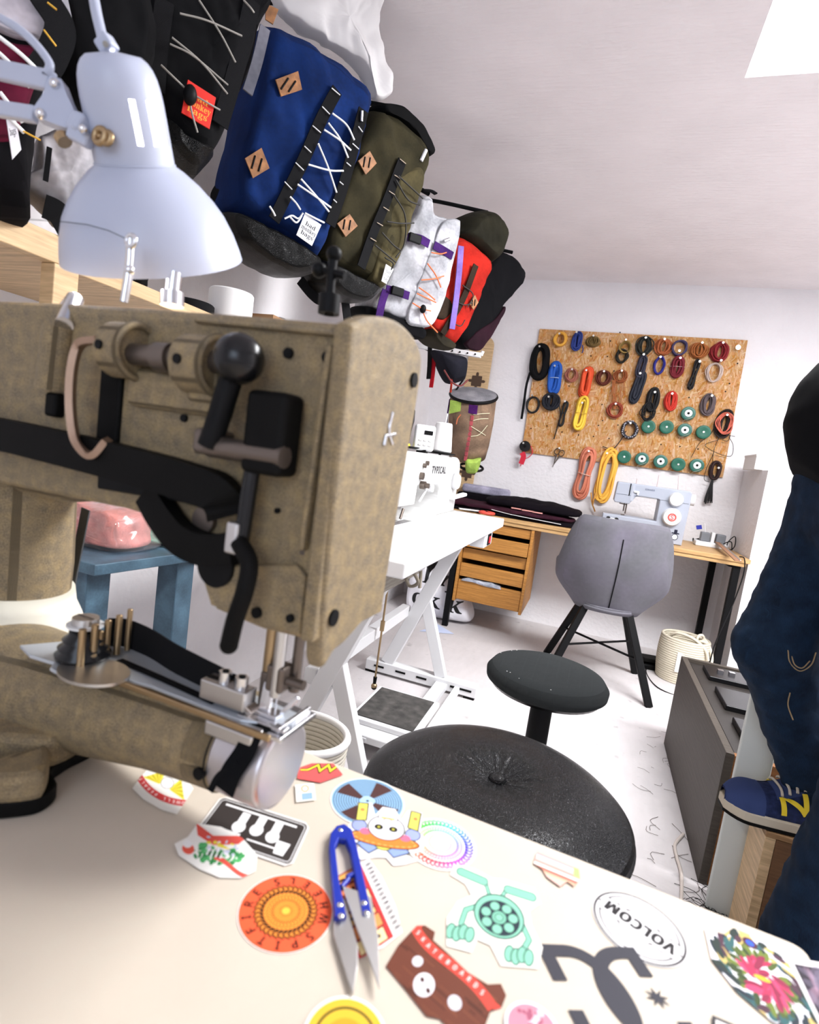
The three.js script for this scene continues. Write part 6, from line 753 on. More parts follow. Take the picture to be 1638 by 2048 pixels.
// brown sticker with a red banner
sticker('brown wooden-plank sticker with a red skateboard banner and pale shapes', [[835, 1850], [1005, 1985], [755, 1935]], [[0, 0.02], [0.06, -0.08], [0.18, -0.1], [0.22, 0.04], [0.42, 0.06], [0.66, 0.1], [0.86, 0.05], [0.95, -0.1], [1.04, 0.0], [1.06, 0.2], [1.0, 0.36], [1.06, 0.9], [0.86, 0.98], [0.7, 0.95], [0.6, 1.05], [0.3, 0.96], [0.05, 0.9], [0, 0.5]], (g, w, h) => { g.fillStyle = '#6b3a2a'; g.fillRect(0, 0, w, h); for (let i = 0; i < 40; i++) { g.fillStyle = i % 2 ? 'rgba(40,20,14,0.35)' : 'rgba(150,90,60,0.3)'; g.fillRect(rr(0, w), rr(0, h), rr(30, 120), rr(3, 9)); } ell(g, w * 0.42, h * 0.72, 52, 46, 0.4, '#e8e6e8'); ell(g, w * 0.38, h * 0.68, 12, 9, 0.4, '#4a2a24'); ell(g, w * 0.48, h * 0.75, 13, 9, 0.4, '#4a2a24'); ell(g, w * 0.24, h * 0.5, 26, 24, 0, '#dcdade'); ell(g, w * 0.72, h * 0.62, 34, 28, 0.2, '#d6d4da'); g.strokeStyle = '#d8493c'; g.lineWidth = 46; g.beginPath(); g.moveTo(0, h * 0.06); g.bezierCurveTo(w * 0.3, h * 0.34, w * 0.6, h * 0.02, w, h * 0.3); g.stroke(); g.fillStyle = '#f4dcd6'; g.font = 'bold 30px sans-serif'; g.textAlign = 'center'; const s = 'SKATEBOARDS'; for (let i = 0; i < s.length; i++) { const t = 0.06 + i * 0.08; const y = h * ((1 - t) ** 3 * 0.06 + 3 * (1 - t) ** 2 * t * 0.34 + 3 * (1 - t) * t * t * 0.02 + t ** 3 * 0.3) + 10; g.fillText(s[i], t * w, y); } }, 512, 256);
// skull with an orange sombrero (art drawn upright, seen upside down)
sticker('cartoon skull sticker with an orange sombrero and yellow boots', [[842, 1742], [680, 1712], [850, 1625]], [[0.05, 0.14], [0.2, 0.05], [0.34, 0.0], [0.44, 0.1], [0.56, 0.08], [0.74, 0.0], [0.86, 0.06], [0.78, 0.22], [1.02, 0.3], [1.0, 0.52], [0.92, 0.66], [0.96, 0.96], [0.76, 1.0], [0.68, 0.78], [0.6, 0.96], [0.42, 0.96], [0.32, 0.78], [0.24, 0.98], [0.04, 0.98], [0.04, 0.6], [-0.04, 0.5], [0.0, 0.3], [0.2, 0.2]], (g, w, h) => { g.fillStyle = '#f3f0ee'; g.fillRect(0, 0, w, h); poly(g, [[40, 60], [90, 30], [120, 60], [70, 100]], '#8fa4d8', '#222', 4); poly(g, [[216, 60], [170, 30], [140, 60], [186, 100]], '#8fa4d8', '#222', 4); ell(g, 128, 78, 30, 26, 0, '#d8cf5c', '#333', 3); ell(g, 128, 96, 116, 30, 0, '#ee8438', '#40200c', 4); g.setLineDash([12, 8]); ell(g, 128, 98, 104, 24, 0, null, '#f6c070', 3); g.setLineDash([]); ell(g, 36, 140, 26, 26, 0, '#9ba6dc', '#333', 3); ell(g, 220, 140, 26, 26, 0, '#9ba6dc', '#333', 3); ell(g, 60, 118, 18, 14, 0, '#e0708c'); ell(g, 196, 118, 18, 14, 0, '#e0708c'); ell(g, 128, 150, 62, 54, 0, '#f7f4f6', '#333', 4); ell(g, 104, 148, 15, 12, 0, '#15110f'); ell(g, 154, 148, 15, 12, 0, '#15110f'); circ(g, 104, 148, 5, '#c8c24a'); circ(g, 154, 148, 5, '#c8c24a'); ell(g, 128, 196, 34, 22, 0, '#f4f0ea', '#555', 3); g.fillStyle = '#d9d66a'; g.fillRect(104, 190, 48, 8); g.strokeStyle = '#8a2a5a'; g.lineWidth = 3; g.beginPath(); g.arc(128, 178, 16, 0.3, 2.8); g.stroke(); poly(g, [[20, 160], [56, 168], [50, 250], [14, 246]], '#e3da62', '#222', 4); poly(g, [[236, 160], [200, 168], [206, 250], [242, 246]], '#e3da62', '#222', 4); for (const x of [32, 222]) circ(g, x, 215, 8, '#e08a50'); }, 256, 256);
// red and yellow block letters under the snips: too covered to read, so only their chunky forms
sticker('red and yellow block-letter sticker under the thread snips', [[742, 1715], [812, 1860], [655, 1760]], [[0, 0.05], [0.3, -0.03], [0.7, -0.02], [1, 0.08], [1.02, 0.5], [0.98, 0.96], [0.5, 1.0], [0.02, 0.96]], (g, w, h) => { g.fillStyle = '#f1ece6'; g.fillRect(0, 0, w, h); g.strokeStyle = '#4a4448'; g.lineWidth = 5; for (let i = 0; i < 15; i++) { const x = 26 + i * 31; g.beginPath(); g.moveTo(x, 54); g.lineTo(x + rr(2, 8), 16); g.lineTo(x + 16, 50); g.lineTo(x + rr(14, 22), 14); g.stroke(); } g.fillStyle = '#c83a3a'; g.fillRect(6, h * 0.26, w - 12, h * 0.7); for (let i = 0; i < 6; i++) { const x = 16 + i * 82, y = h * (0.34 + 0.03 * (i % 2)), k = ['#f6b25c', '#f08a4e', '#f4dca0', '#f2c878', '#ee9a5a', '#f6e2a8'][i]; g.fillStyle = '#3a1512'; g.fillRect(x - 4, y - 4, 76, h * 0.56); g.fillStyle = k; g.fillRect(x, y, 68, h * 0.54); g.fillStyle = '#3a1512'; if (i % 3 === 0) { g.fillRect(x + 26, y, 14, h * 0.2); g.fillRect(x + 26, y + h * 0.34, 14, h * 0.2); } else if (i % 3 === 1) g.fillRect(x + 24, y + h * 0.2, 44, 14); else { g.fillRect(x + 22, y + h * 0.1, 20, 24); g.fillRect(x + 22, y + h * 0.34, 20, 24); } } }, 512, 256);
// black plate with white rounded figures
sticker('black rounded rectangle sticker with a white figure outline border', [[582, 1736], [385, 1668], [622, 1648]], [[0.06, 0], [0.94, 0], [1, 0.1], [1, 0.9], [0.94, 1], [0.06, 1], [0, 0.9], [0, 0.1]], (g, w, h) => { g.fillStyle = '#efeae4'; g.fillRect(0, 0, w, h); g.fillStyle = '#37312e'; g.beginPath(); g.roundRect(10, 10, w - 20, h - 20, 26); g.fill(); g.strokeStyle = '#f4f2f0'; g.lineWidth = 4; g.beginPath(); g.roundRect(20, 20, w - 40, h - 40, 20); g.stroke(); g.fillStyle = '#f6f4f2'; for (const [x, y] of [[150, 118], [240, 126], [330, 112]]) { ell(g, x, y, 34, 34, 0, '#f6f4f2'); g.fillRect(x - 22, y + 26, 44, 62); } g.fillRect(60, 206, 400, 12); g.fillRect(90, 60, 170, 8); poly(g, [[60, 40], [110, 40], [120, 110], [50, 110]], '#f6f4f2'); g.fillRect(300, 44, 130, 34); g.fillStyle = '#37312e'; for (let i = 0; i < 5; i++) g.fillRect(312 + i * 24, 52, 12, 18); }, 512, 256);
sticker('red and green splatter sticker with a ragged red crest', [[500, 1772], [330, 1725], [535, 1680]], [[0.0, 0.3], [0.12, 0.1], [0.35, 0.0], [0.6, 0.05], [0.9, 0.2], [1.02, 0.4], [0.92, 0.62], [0.9, 0.96], [0.6, 1.02], [0.3, 0.9], [0.05, 0.62]], (g, w, h) => { g.fillStyle = '#f2efe8'; g.fillRect(0, 0, w, h); poly(g, [[120, 250], [330, 200], [470, 246], [420, 180], [300, 150], [160, 190]], '#e0584c'); for (let i = 0; i < 60; i++) ell(g, rr(110, 400), rr(60, 150), rr(8, 24), rr(5, 16), rr(0, 3), ['#4aa05c', '#3a8a4c', '#58b46c'][i % 3]); for (let i = 0; i < 24; i++) ell(g, rr(150, 360), rr(120, 190), rr(6, 16), rr(5, 12), 0, ['#eceaf2', '#c8cce0', '#e6d84a'][i % 3]); ell(g, 430, 96, 40, 26, 0.3, '#e9604e'); ell(g, 450, 120, 30, 20, 0.3, '#f4f2f0'); g.strokeStyle = '#e2584c'; g.lineWidth = 22; g.beginPath(); g.moveTo(260, 90); g.bezierCurveTo(160, 90, 120, 30, 20, 40); g.stroke(); for (let i = 0; i < 7; i++) poly(g, [[220 + i * 14, 90], [228 + i * 14, 140], [234 + i * 14, 92]], i % 2 ? '#33221c' : '#f0eeee'); }, 512, 256);
sticker('yellow winged sticker with a red lettered banner', [[352, 1632], [262, 1580], [395, 1565]], [[0, 0.05], [0.3, -0.04], [0.7, -0.04], [1.0, 0.05], [1.02, 0.4], [1.0, 0.9], [0.7, 1.0], [0.3, 1.0], [0, 0.8]], (g, w, h) => { g.fillStyle = '#f3f0e8'; g.fillRect(0, 0, w, h); for (const s of [0, 1]) for (let i = 0; i < 9; i++) { g.strokeStyle = i % 2 ? '#c9b52a' : '#e6d94a'; g.lineWidth = 12; g.beginPath(); const x = s ? w - 12 - i * 8 : 12 + i * 8; g.moveTo(s ? w * 0.62 : w * 0.38, h * 0.5); g.lineTo(x, h * (0.45 + 0.05 * i)); g.stroke(); } ell(g, w * 0.5, h * 0.6, 32, 34, 0, '#f1eeee', '#777', 3); g.strokeStyle = '#cf3f3f'; g.lineWidth = 36; g.beginPath(); g.arc(w / 2, h * 1.35, h * 1.14, Math.PI * 1.28, Math.PI * 1.72); g.stroke(); g.fillStyle = '#f6dcd8'; g.font = 'bold 24px sans-serif'; g.textAlign = 'center'; g.textBaseline = 'middle'; arcText(g, 'POWELL PERALTA', w / 2, h * 1.35, h * 1.14, Math.PI * 1.31, Math.PI * 1.69, false); }, 256, 224);
sticker('colourful sticker with a crimson flower in green leaves', [[1400, 1852], [1545, 1880], [1500, 2050]], [[0.05, 0.02], [0.3, 0.05], [0.5, -0.06], [0.8, 0.02], [1.02, 0.2], [1.08, 0.6], [1.08, 0.95], [0.7, 1.05], [0.3, 0.92], [0.05, 0.7], [-0.08, 0.4]], (g, w, h) => { g.fillStyle = '#e8e6ea'; g.fillRect(0, 0, w, h); for (let i = 0; i < 90; i++) { const a = rr(0, 6.28), r = rr(0.36, 0.52); ell(g, w * (0.5 + r * Math.cos(a)), h * (0.5 + r * Math.sin(a)), rr(24, 56), rr(12, 26), a + 1, ['#22302a', '#1c2a34', '#4a2a3a', '#c8b068', '#2c5a5c'][i % 5]); } for (let i = 0; i < 60; i++) { const a = rr(0, 6.28), r = rr(0.24, 0.34); ell(g, w * (0.5 + r * Math.cos(a)), h * (0.5 + r * Math.sin(a)), rr(24, 46), rr(10, 20), a, ['#4a5a1c', '#6a7a2a', '#33441a'][i % 3]); } for (let i = 0; i < 50; i++) { const a = rr(0, 6.28), r = 0.24 * Math.sqrt(rnd()); ell(g, w * (0.5 + r * Math.cos(a)), h * (0.5 + r * Math.sin(a)), rr(30, 60), rr(12, 20), a + 0.6, ['#b02a50', '#8a1c40', '#d0406a'][i % 3]); } ell(g, w * 0.5, h * 0.5, 50, 14, 0.2, '#d8b82c'); ell(g, w * 0.62, h * 0.1, 46, 34, 0.1, '#4a1a2c'); ell(g, w * 0.62, h * 0.1, 26, 20, 0.1, '#2a5ad0'); }, 512, 512);
sticker('dark violet sticker with pale smoke shapes at the table corner', [[1570, 1912], [1640, 1925], [1640, 2060]], [[0, 0], [1.2, 0], [1.2, 1], [0.05, 1]], (g, w, h) => { g.fillStyle = '#eae6e4'; g.fillRect(0, 0, w, h); g.fillStyle = '#231a26'; g.fillRect(20, 20, w, h); for (let i = 0; i < 26; i++) ell(g, rr(30, w), rr(40, h), rr(10, 40), rr(8, 24), rr(0, 3), i % 2 ? 'rgba(120,110,130,0.5)' : 'rgba(190,150,170,0.35)'); }, 128, 192);
roundSticker('yellow round sticker with a black ring below the snips blade tips', 690, 2078, 690, 2020, 0.024, (g) => { circ(g, 256, 256, 256, '#f2efe8'); circ(g, 256, 256, 236, '#e0b838'); circ(g, 256, 256, 180, null, '#2a2418', 14); circ(g, 256, 256, 120, '#caa02c'); });
roundSticker('pink mottled round sticker beside the emblem sticker', 1065, 2058, 1065, 2000, 0.0165, (g) => { circ(g, 256, 256, 256, '#f0e8ea'); circ(g, 256, 256, 226, '#c98a9a'); for (let i = 0; i < 30; i++) circ(g, rr(80, 430), rr(80, 430), rr(10, 40), i % 2 ? '#a65a70' : '#e8c4cc'); });
sticker('torn pink striped paper label remnant beside the black leather stool', [[1070, 1702], [1158, 1738], [1066, 1738]], [[0.05, 0], [1.0, 0.02], [1.02, 0.5], [0.9, 1.0], [0.75, 0.9], [0.6, 1.3], [0.3, 1.1], [0.2, 0.8], [0, 0.7]], (g, w, h) => { g.fillStyle = '#e6b8ac'; g.fillRect(0, 0, w, h); ['#e6a0a0', '#c8d0e4', '#e8c0bc', '#e09a90', '#f0e6de', '#c07060', '#e8b090'].forEach((c, i) => { g.fillStyle = c; g.fillRect(0, i * h / 7, w, h / 7 - rr(0, 6)); }); g.fillStyle = '#a9b878'; g.fillRect(w * 0.88, 0, w * 0.12, h * 0.5); }, 128, 128);
sticker('red sticker with yellow zigzag lettering beside the record-like sticker', [[686, 1552], [595, 1552], [684, 1527]], [[0, 0.1], [0.5, -0.5], [1.0, -0.2], [1.0, 0.6], [0.7, 1.0], [0.2, 1.0]], (g, w, h) => { g.fillStyle = '#d85a58'; g.fillRect(0, 0, w, h); g.strokeStyle = '#1c1810'; g.lineWidth = 26; g.lineJoin = 'miter'; const z = [[20, 110], [70, 50], [80, 110], [130, 50], [140, 110], [200, 60], [240, 60]]; const d = () => { g.beginPath(); z.forEach(([x, y], i) => (i ? g.lineTo(x, y) : g.moveTo(x, y))); g.stroke(); }; d(); g.strokeStyle = '#ecdc3c'; g.lineWidth = 14; d(); }, 256, 128);
sticker('small pale blue and orange logo sticker beside the cylinder arm', [[628, 1566], [590, 1570], [632, 1600]], [[0, 0], [1, 0], [1, 1], [0, 1]], (g, w, h) => { g.fillStyle = '#f0ece2'; g.fillRect(0, 0, w, h); g.fillStyle = '#8fb0dc'; g.fillRect(20, 70, 70, 48); circ(g, 64, 36, 22, null, '#e8925a', 8); circ(g, 104, 60, 10, null, '#8fb0dc', 6); }, 128, 128);
sticker('white label sticker with a thin dark frame beside the flower sticker', [[1424, 2030], [1520, 2072], [1424, 2110]], [[0, 0], [1, 0], [1, 1], [0, 1]], (g, w, h) => { g.fillStyle = '#3a3638'; g.fillRect(0, 0, w, h); g.fillStyle = '#e6e2de'; g.fillRect(10, 10, w - 20, h - 20); }, 128, 128);
// ---------- blue thread snips ----------
{
  const y = TT + 0.0035, t = thing('thread_snips', 'blue spring-handled thread snips with steel blades lying on stickers', 'snips', tp(705, 1810)); const blue = mat(new THREE.Color(0.012, 0.03, 0.33), 0.3);
  const L = (pts) => pts.map(([a, b]) => tp(a, b, y));
  wpart(t, 'handle', RIB(L([[676, 1835], [668, 1760], [660, 1680], [668, 1660], [684, 1654], [702, 1664], [712, 1700], [722, 1760], [740, 1830]]), 0.010, 0.006, V(0, 0, 0).add(tp(700, 1700).sub(tp(640, 1700)))), blue);
  const hs = (pts) => EX(SH(pts.map(([a, b]) => { const p = tp(a, b, y); return [p.x, -p.z]; })), 0.006, 0.0012).rotateX(-Math.PI / 2);
  t.children[0].geometry.dispose(); t.remove(t.children[0]);
  const o = [[667, 1840], [657, 1690], [660, 1668], [672, 1656], [688, 1653], [703, 1662], [712, 1690], [745, 1835], [722, 1838], [716, 1800], [698, 1720], [695, 1690], [684, 1676], [672, 1680], [667, 1700], [673, 1760], [694, 1838], [686, 1842]];
  wpart(t, 'handle', hs([[668, 1840], [657, 1700], [660, 1672], [672, 1657], [688, 1653], [703, 1664], [712, 1692], [742, 1830], [724, 1838], [699, 1705], [690, 1684], [678, 1682], [670, 1700], [677, 1762], [692, 1838]]).translate(0, y - 0.003, 0), blue);
  const bl = (pts, h, m) => EX(SH(pts.map(([a, b]) => { const p = tp(a, b, y); return [p.x, -p.z]; })), 0.0016, 0.0004).rotateX(-Math.PI / 2).translate(0, h, 0);
  wpart(t, 'blade', bl([[670, 1800], [690, 1795], [716, 1890], [716, 1930], [706, 1988], [696, 1960], [668, 1870]], y - 0.002), MAT.steel); wpart(t, 'blade', bl([[728, 1790], [742, 1800], [756, 1880], [758, 1982], [740, 1930], [716, 1870], [692, 1800], [684, 1776], [694, 1780]], y + 0.0004), mat(new THREE.Color(0.75, 0.75, 0.74), 0.3, { metalness: 0.9 }));
  for (const [a, b] of [[680, 1810], [682, 1832], [728, 1806], [733, 1826], [681, 1660]]) { const p = tp(a, b, y + 0.003); wpart(t, 'rivet', new THREE.SphereGeometry(0.0022, 12, 8).scale(1, 0.5, 1).translate(p.x, p.y, p.z), MAT.chrome); }
  wpart(t, 'finger_rest', M(ROD(tp(694, 1755, y), tp(714, 1745, y), 0.002), ROD(tp(683, 1775, y), tp(697, 1758, y), 0.002)), blue);
}
// ---------- cylinder-arm machine ----------
{
  const Cc = at(565, 1530, 0.435), yaw = rad(-3);
  const t = thing('cylinder_arm_machine', 'old beige-brown cylinder-arm industrial sewing machine on the sticker-covered table', 'sewing machine', [Cc.x, TT, Cc.z], yaw);
  const inv = t.matrixWorld.clone().invert(), o0 = camera.position.clone().applyMatrix4(inv);
  const mp = (px, py, z) => { const d = at(px, py, 1).applyMatrix4(inv).sub(o0), k = (z - o0.z) / d.z; return V(o0.x + d.x * k, o0.y + d.y * k, z); };
  const mx = (px, py, x) => { const d = at(px, py, 1).applyMatrix4(inv).sub(o0), k = (x - o0.x) / d.x; return V(x, o0.y + d.y * k, o0.z + d.z * k); };
  const my = (px, py, y) => { const d = at(px, py, 1).applyMatrix4(inv).sub(o0), k = (y - o0.y) / d.y; return V(o0.x + d.x * k, y, o0.z + d.z * k); };
  const ms = (l, z) => SH(l.map(([x, y]) => { const p = mp(x, y, z); return [p.x, p.y]; }));
  const ZF = 0.03, ZB = -0.083, yc = Cc.y - TT;
  // head and arm
  part(t, 'head', EX(ms([[-420, 585], [0, 598], [130, 603], [480, 626], [702, 645], [700, 700], [672, 960], [650, 1160], [634, 1290], [520, 1262], [425, 1222], [402, 1160], [398, 1118], [345, 1050], [240, 1018], [100, 990], [-100, 950], [-420, 900]], ZF), ZF - ZB, 0.008, 3).translate(0, 0, ZB), MAT.cast);
  const xe = mp(702, 645, ZF).x - 0.002;
  // rounded end cover
  const ec = [[702, 648], [745, 632], [800, 645], [838, 695], [838, 770], [800, 990], [765, 1185], [715, 1255], [670, 1300], [640, 1290]].map(([a, b]) => { const p = mx(a, b, xe + 0.01); return [-p.z, p.y]; });
  part(t, 'end_cover', EX(SH(ec, true), 0.014, 0.004, 3).rotateY(Math.PI / 2).translate(xe - 0.003, 0, 0), MAT.cast);
  parts(t, 'cover_screw', [CX_(0.006, 0.003, xe + 0.0115, mx(665, 1235, xe + 0.011).y, mx(665, 1235, xe + 0.011).z), CX_(0.006, 0.003, xe + 0.0115, mx(826, 760, xe + 0.011).y, mx(826, 760, xe + 0.011).z)], MAT.black);
  part(t, 'emblem', M(...[[[785, 825], [778, 860], [785, 888]], [[770, 872], [790, 868]], [[768, 890], [772, 870]]].map((l) => T(l.map(([a, b]) => mx(a, b, xe + 0.0115)), 0.0014, 12, 5))), MAT.chrome);
  const rib = (a, b, w, d, m = MAT.cast, z = ZF) => BAR(mp(...a, z + d / 2), mp(...b, z + d / 2), w, d, V(0, 0, 1), 0.002);
  part(t, 'vertical_rib', rib([690, 662], [620, 1280], 0.010, 0.011), MAT.cast); part(t, 'vertical_rib', rib([664, 690], [606, 1100], 0.005, 0.008), MAT.cast); part(t, 'top_rib', rib([390, 640], [680, 668], 0.004, 0.005), MAT.cast); part(t, 'groove', rib([655, 850], [603, 1110], 0.004, 0.0006), MAT.darkSteel);
  part(t, 'lower_plate', EX(ms([[470, 1128], [600, 1128], [618, 1150], [606, 1266], [520, 1245], [430, 1208], [412, 1150]], ZF), 0.006, 0.002).translate(0, 0, ZF - 0.001), MAT.cast);
  const scr = []; for (const [a, b, r] of [[570, 704, 0.0038], [648, 712, 0.0038], [655, 762, 0.0026], [515, 1225, 0.004], [582, 1236, 0.003], [360, 835, 0.003], [548, 1022, 0.002]]) { const p = mp(a, b, ZF + 0.0052); scr.push(CZ_(r, 0.004, p.x, p.y, ZF + (b > 1130 ? 0.0055 : 0.0005), 16)); } scr.forEach((g) => part(t, 'screw', g, MAT.black));
  // top: shaft lugs, lever, posts
  const lug = (a, b, r, w, z) => { const p = mp(a, b, z), g = M(CX_(r, w, p.x, p.y, z, 32), new THREE.TorusGeometry(r * 0.93, 0.003, 8, 32).rotateY(Math.PI / 2).translate(p.x + w / 2, p.y, z)); part(t, 'shaft_lug', g, MAT.cast); part(t, 'lug_screw', CZ_(0.0035, 0.004, p.x - 0.004, p.y, z + r - 0.0005, 12), MAT.black); return p; };
  const l1 = lug(255, 702, 0.021, 0.022, ZF + 0.008), l2 = lug(408, 730, 0.021, 0.026, ZF + 0.008);
  part(t, 'shaft', M(CX_(0.008, 0.13, (l1.x + l2.x) / 2 + 0.006, (l1.y + l2.y) / 2, ZF + 0.012), CX_(0.011, 0.014, l2.x - 0.032, l2.y + 0.002, ZF + 0.012)), MAT.darkSteel);
  part(t, 'lug_web', M(RB(0.034, 0.034, 0.03, 0.008, l2.x + 0.002, l2.y - 0.012, ZF - 0.004), RB(0.1, 0.03, 0.012, 0.006, l1.x + 0.05, l1.y - 0.026, ZF + 0.002)), MAT.cast);
  const kn = mp(478, 718, ZF + 0.03); part(t, 'black_knob', S(0.0165, kn.x, kn.y, kn.z, 1, 1, 1, 20), MAT.blackGloss);
  const link = (l, r, z, m, n = 'link_rod') => part(t, n, T(l.map(([a, b]) => mp(a, b, z)), r, 24, 10), m);
  link([[470, 735], [452, 790], [430, 860], [418, 892]], 0.008, ZF + 0.026, MAT.black, 'lever_link'); part(t, 'pivot_block', RB(0.024, 0.018, 0.018, 0.004).translate(...mp(428, 885, ZF + 0.02).toArray()), MAT.darkSteel); 
  part(t, 'black_block', RB(0.032, 0.055, 0.024, 0.005).translate(...mp(545, 868, ZF + 0.016).toArray()), MAT.rubber); part(t, 'cross_pin', ROD(mp(420, 892, ZF + 0.022), mp(570, 915, ZF + 0.022), 0.0075, 16), MAT.darkSteel);
  // vertical casting lug and the flat bronze link on the left
  part(t, 'casting_boss', ROD(mp(118, 655, ZF + 0.004), mp(105, 780, ZF + 0.004), 0.012, 20, 0.013), MAT.cast); part(t, 'boss_pin', ROD(mp(150, 600, ZF - 0.02), mp(128, 650, ZF + 0.006), 0.007, 16), MAT.chrome);
  part(t, 'bronze_link', RIB([mp(205, 680, ZF + 0.022), mp(160, 690, ZF + 0.024), mp(146, 730, ZF + 0.026), mp(142, 820, ZF + 0.026), mp(155, 885, ZF + 0.026), mp(185, 910, ZF + 0.024), mp(215, 880, ZF + 0.02)], 0.014, 0.005, V(0.9, 0, 1)), mat(new THREE.Color(0.34, 0.22, 0.15), 0.42, { metalness: 0.55 })); parts(t, 'dark_slot', [RB(0.024, 0.06, 0.006, 0.004).translate(...mp(222, 810, ZF + 0.001).toArray()), RB(0.014, 0.02, 0.01, 0.003).translate(...mp(110, 810, ZF + 0.004).toArray())], MAT.rubber);
  // black linkage sweeping under the arm
  part(t, 'lower_link', RIB([mp(-220, 830, ZF + 0.012), mp(0, 868, ZF + 0.014), mp(120, 895, ZF + 0.016), mp(260, 930, ZF + 0.018), mp(380, 965, ZF + 0.018), mp(440, 990, ZF + 0.016), mp(455, 1030, ZF + 0.012)], 0.027, 0.014, V(0.1, 1, 0)), MAT.rubber); part(t, 'lower_link_plate', BAR(mp(200, 955, ZF + 0.006), mp(395, 985, ZF + 0.006), 0.018, 0.006, V(0, 0, 1), 0.002), MAT.black);
  part(t, 'curved_hook', RIB([mp(300, 985, ZF + 0.006), mp(325, 1030, ZF + 0.01), mp(365, 1078, ZF + 0.012), mp(420, 1100, ZF + 0.012), mp(470, 1095, ZF + 0.012)], 0.023, 0.012, V(0.6, 1, 0)), MAT.rubber); part(t, 'hook_eye', M(CZ_(0.010, 0.006, ...mp(410, 1040, ZF + 0.002).toArray(), 20)), MAT.darkSteel); part(t, 'lever_socket', CZ_(0.016, 0.012, ...mp(440, 1130, ZF + 0.002).toArray(), 24), MAT.black);
  part(t, 'take_up_rod', ROD(mp(510, 905, ZF + 0.018), mp(480, 1100, ZF + 0.018), 0.0055, 14), MAT.blackGloss); part(t, 'clamp', RB(0.01, 0.022, 0.012, 0.002).translate(...mp(472, 1075, ZF + 0.02).toArray()), MAT.steel);
  part(t, 'hand_lever', T([mp(478, 1085, ZF + 0.022), mp(498, 1125, ZF + 0.026), mp(490, 1180, ZF + 0.03), mp(470, 1240, ZF + 0.03), mp(458, 1290, ZF + 0.03)], 0.0062, 30, 12), MAT.rubber); part(t, 'lever_tip', S(0.0062, ...mp(458, 1290, ZF + 0.03).toArray()), MAT.rubber);
  // thread guide posts on top of the arm
  const zt = -0.03, post = (l, r, m, n) => part(t, n, T(l.map(([a, b]) => mp(a, b, zt)), r, 14, 12), m);
  part(t, 'thread_post', T([[262, 478], [258, 540], [248, 604]].map(([a, b]) => mp(a, b, 0.018)), 0.0034, 14, 12), MAT.chrome); part(t, 'post_eye', M(new THREE.TorusGeometry(0.0045, 0.002, 8, 18).translate(...mp(262, 482, 0.020).toArray()), S(0.0042, ...mp(259, 540, 0.018).toArray())), MAT.chrome); part(t, 'thread', T([mp(-120, 430, 0.018), mp(140, 445, 0.018), mp(200, 455, 0.018), mp(258, 480, 0.018)], 0.0003, 10, 4), MAT.rubber);
  post([[350, 545], [346, 580], [344, 608]], 0.0065, MAT.chrome, 'bar_end'); part(t, 'bar_collar', ROD(mp(345, 585, zt), mp(344, 612, zt), 0.010, 20), MAT.chrome);
  post([[668, 505], [662, 560], [658, 630]], 0.0036, MAT.black, 'thread_guide_post'); part(t, 'guide_fork', M(ROD(mp(640, 540, zt), mp(690, 552, zt), 0.003, 10), S(0.006, ...mp(638, 540, zt).toArray()), S(0.006, ...mp(668, 508, zt).toArray()), ROD(mp(660, 590, zt), mp(657, 628, zt), 0.0085, 14)), MAT.black);
  part(t, 'top_pin', ROD(mp(120, 640, ZF - 0.008), mp(150, 598, ZF - 0.03), 0.007, 16), MAT.chrome);
  // pillar and base on the left
  const pr = mp(128, 1110, -0.01), yb = mp(128, 1230, -0.01).y;
  part(t, 'pillar', LA([[0.063, 0.10], [0.063, yb + 0.03], [0.062, yb], [0.0, yb], [0, yb + 0.22]].slice(0, 3).concat([[0.060, yb + 0.16], [0.058, yb + 0.2]]).sort((a, b) => a[1] - b[1]), 48).scale(1.25, 1, 0.9).translate(pr.x - 0.119, 0, -0.03), MAT.cast);
  part(t, 'pillar_skirt', LA([[0.0, yb - 0.06], [0.074, yb - 0.06], [0.078, yb - 0.045], [0.072, yb - 0.028], [0.066, yb - 0.014], [0.064, yb + 0.002], [0, yb + 0.002]], 48).scale(1.25, 1, 0.95).translate(pr.x - 0.119, 0, -0.03), mat(new THREE.Color(0.70, 0.66, 0.55), 0.5));
  part(t, 'arm_bracket', RB(0.16, 0.06, 0.08, 0.02, pr.x - 0.06, yb + 0.14, -0.03), MAT.cast);
  const base = (l, y) => SH(l.map(([a, b]) => { const p = my(a, b, y); return [p.x, -p.z]; }), true);
  const bo = [[-260, 1560], [-150, 1480], [0, 1440], [120, 1462], [200, 1500], [130, 1545], [100, 1572], [112, 1600], [80, 1628], [20, 1640], [-120, 1650], [-260, 1650]];
  part(t, 'rubber_base', EX(base(bo, 0.0), 0.014, 0.002).rotateX(-Math.PI / 2).translate(0, 0.0008, 0), MAT.rubber);
  part(t, 'base_foot', EX(base([[-250, 1560], [-140, 1490], [0, 1455], [100, 1470], [170, 1500], [95, 1545], [-20, 1545], [-150, 1570]], 0.012), 0.03, 0.006).rotateX(-Math.PI / 2).translate(0, 0.014, 0), MAT.cast); part(t, 'base_foot', EX(base([[-250, 1580], [-60, 1590], [30, 1560], [90, 1545], [92, 1590], [60, 1612], [-100, 1625], [-250, 1640]], 0.012), 0.024, 0.006).rotateX(-Math.PI / 2).translate(0, 0.014, 0), MAT.cast);
  part(t, 'base_neck', LA([[0.085, 0.04], [0.075, 0.055], [0.06, 0.075], [0.052, 0.1], [0.0, 0.1]], 40).scale(1.2, 1, 0.7).translate(pr.x - 0.12, 0, -0.02), MAT.cast);
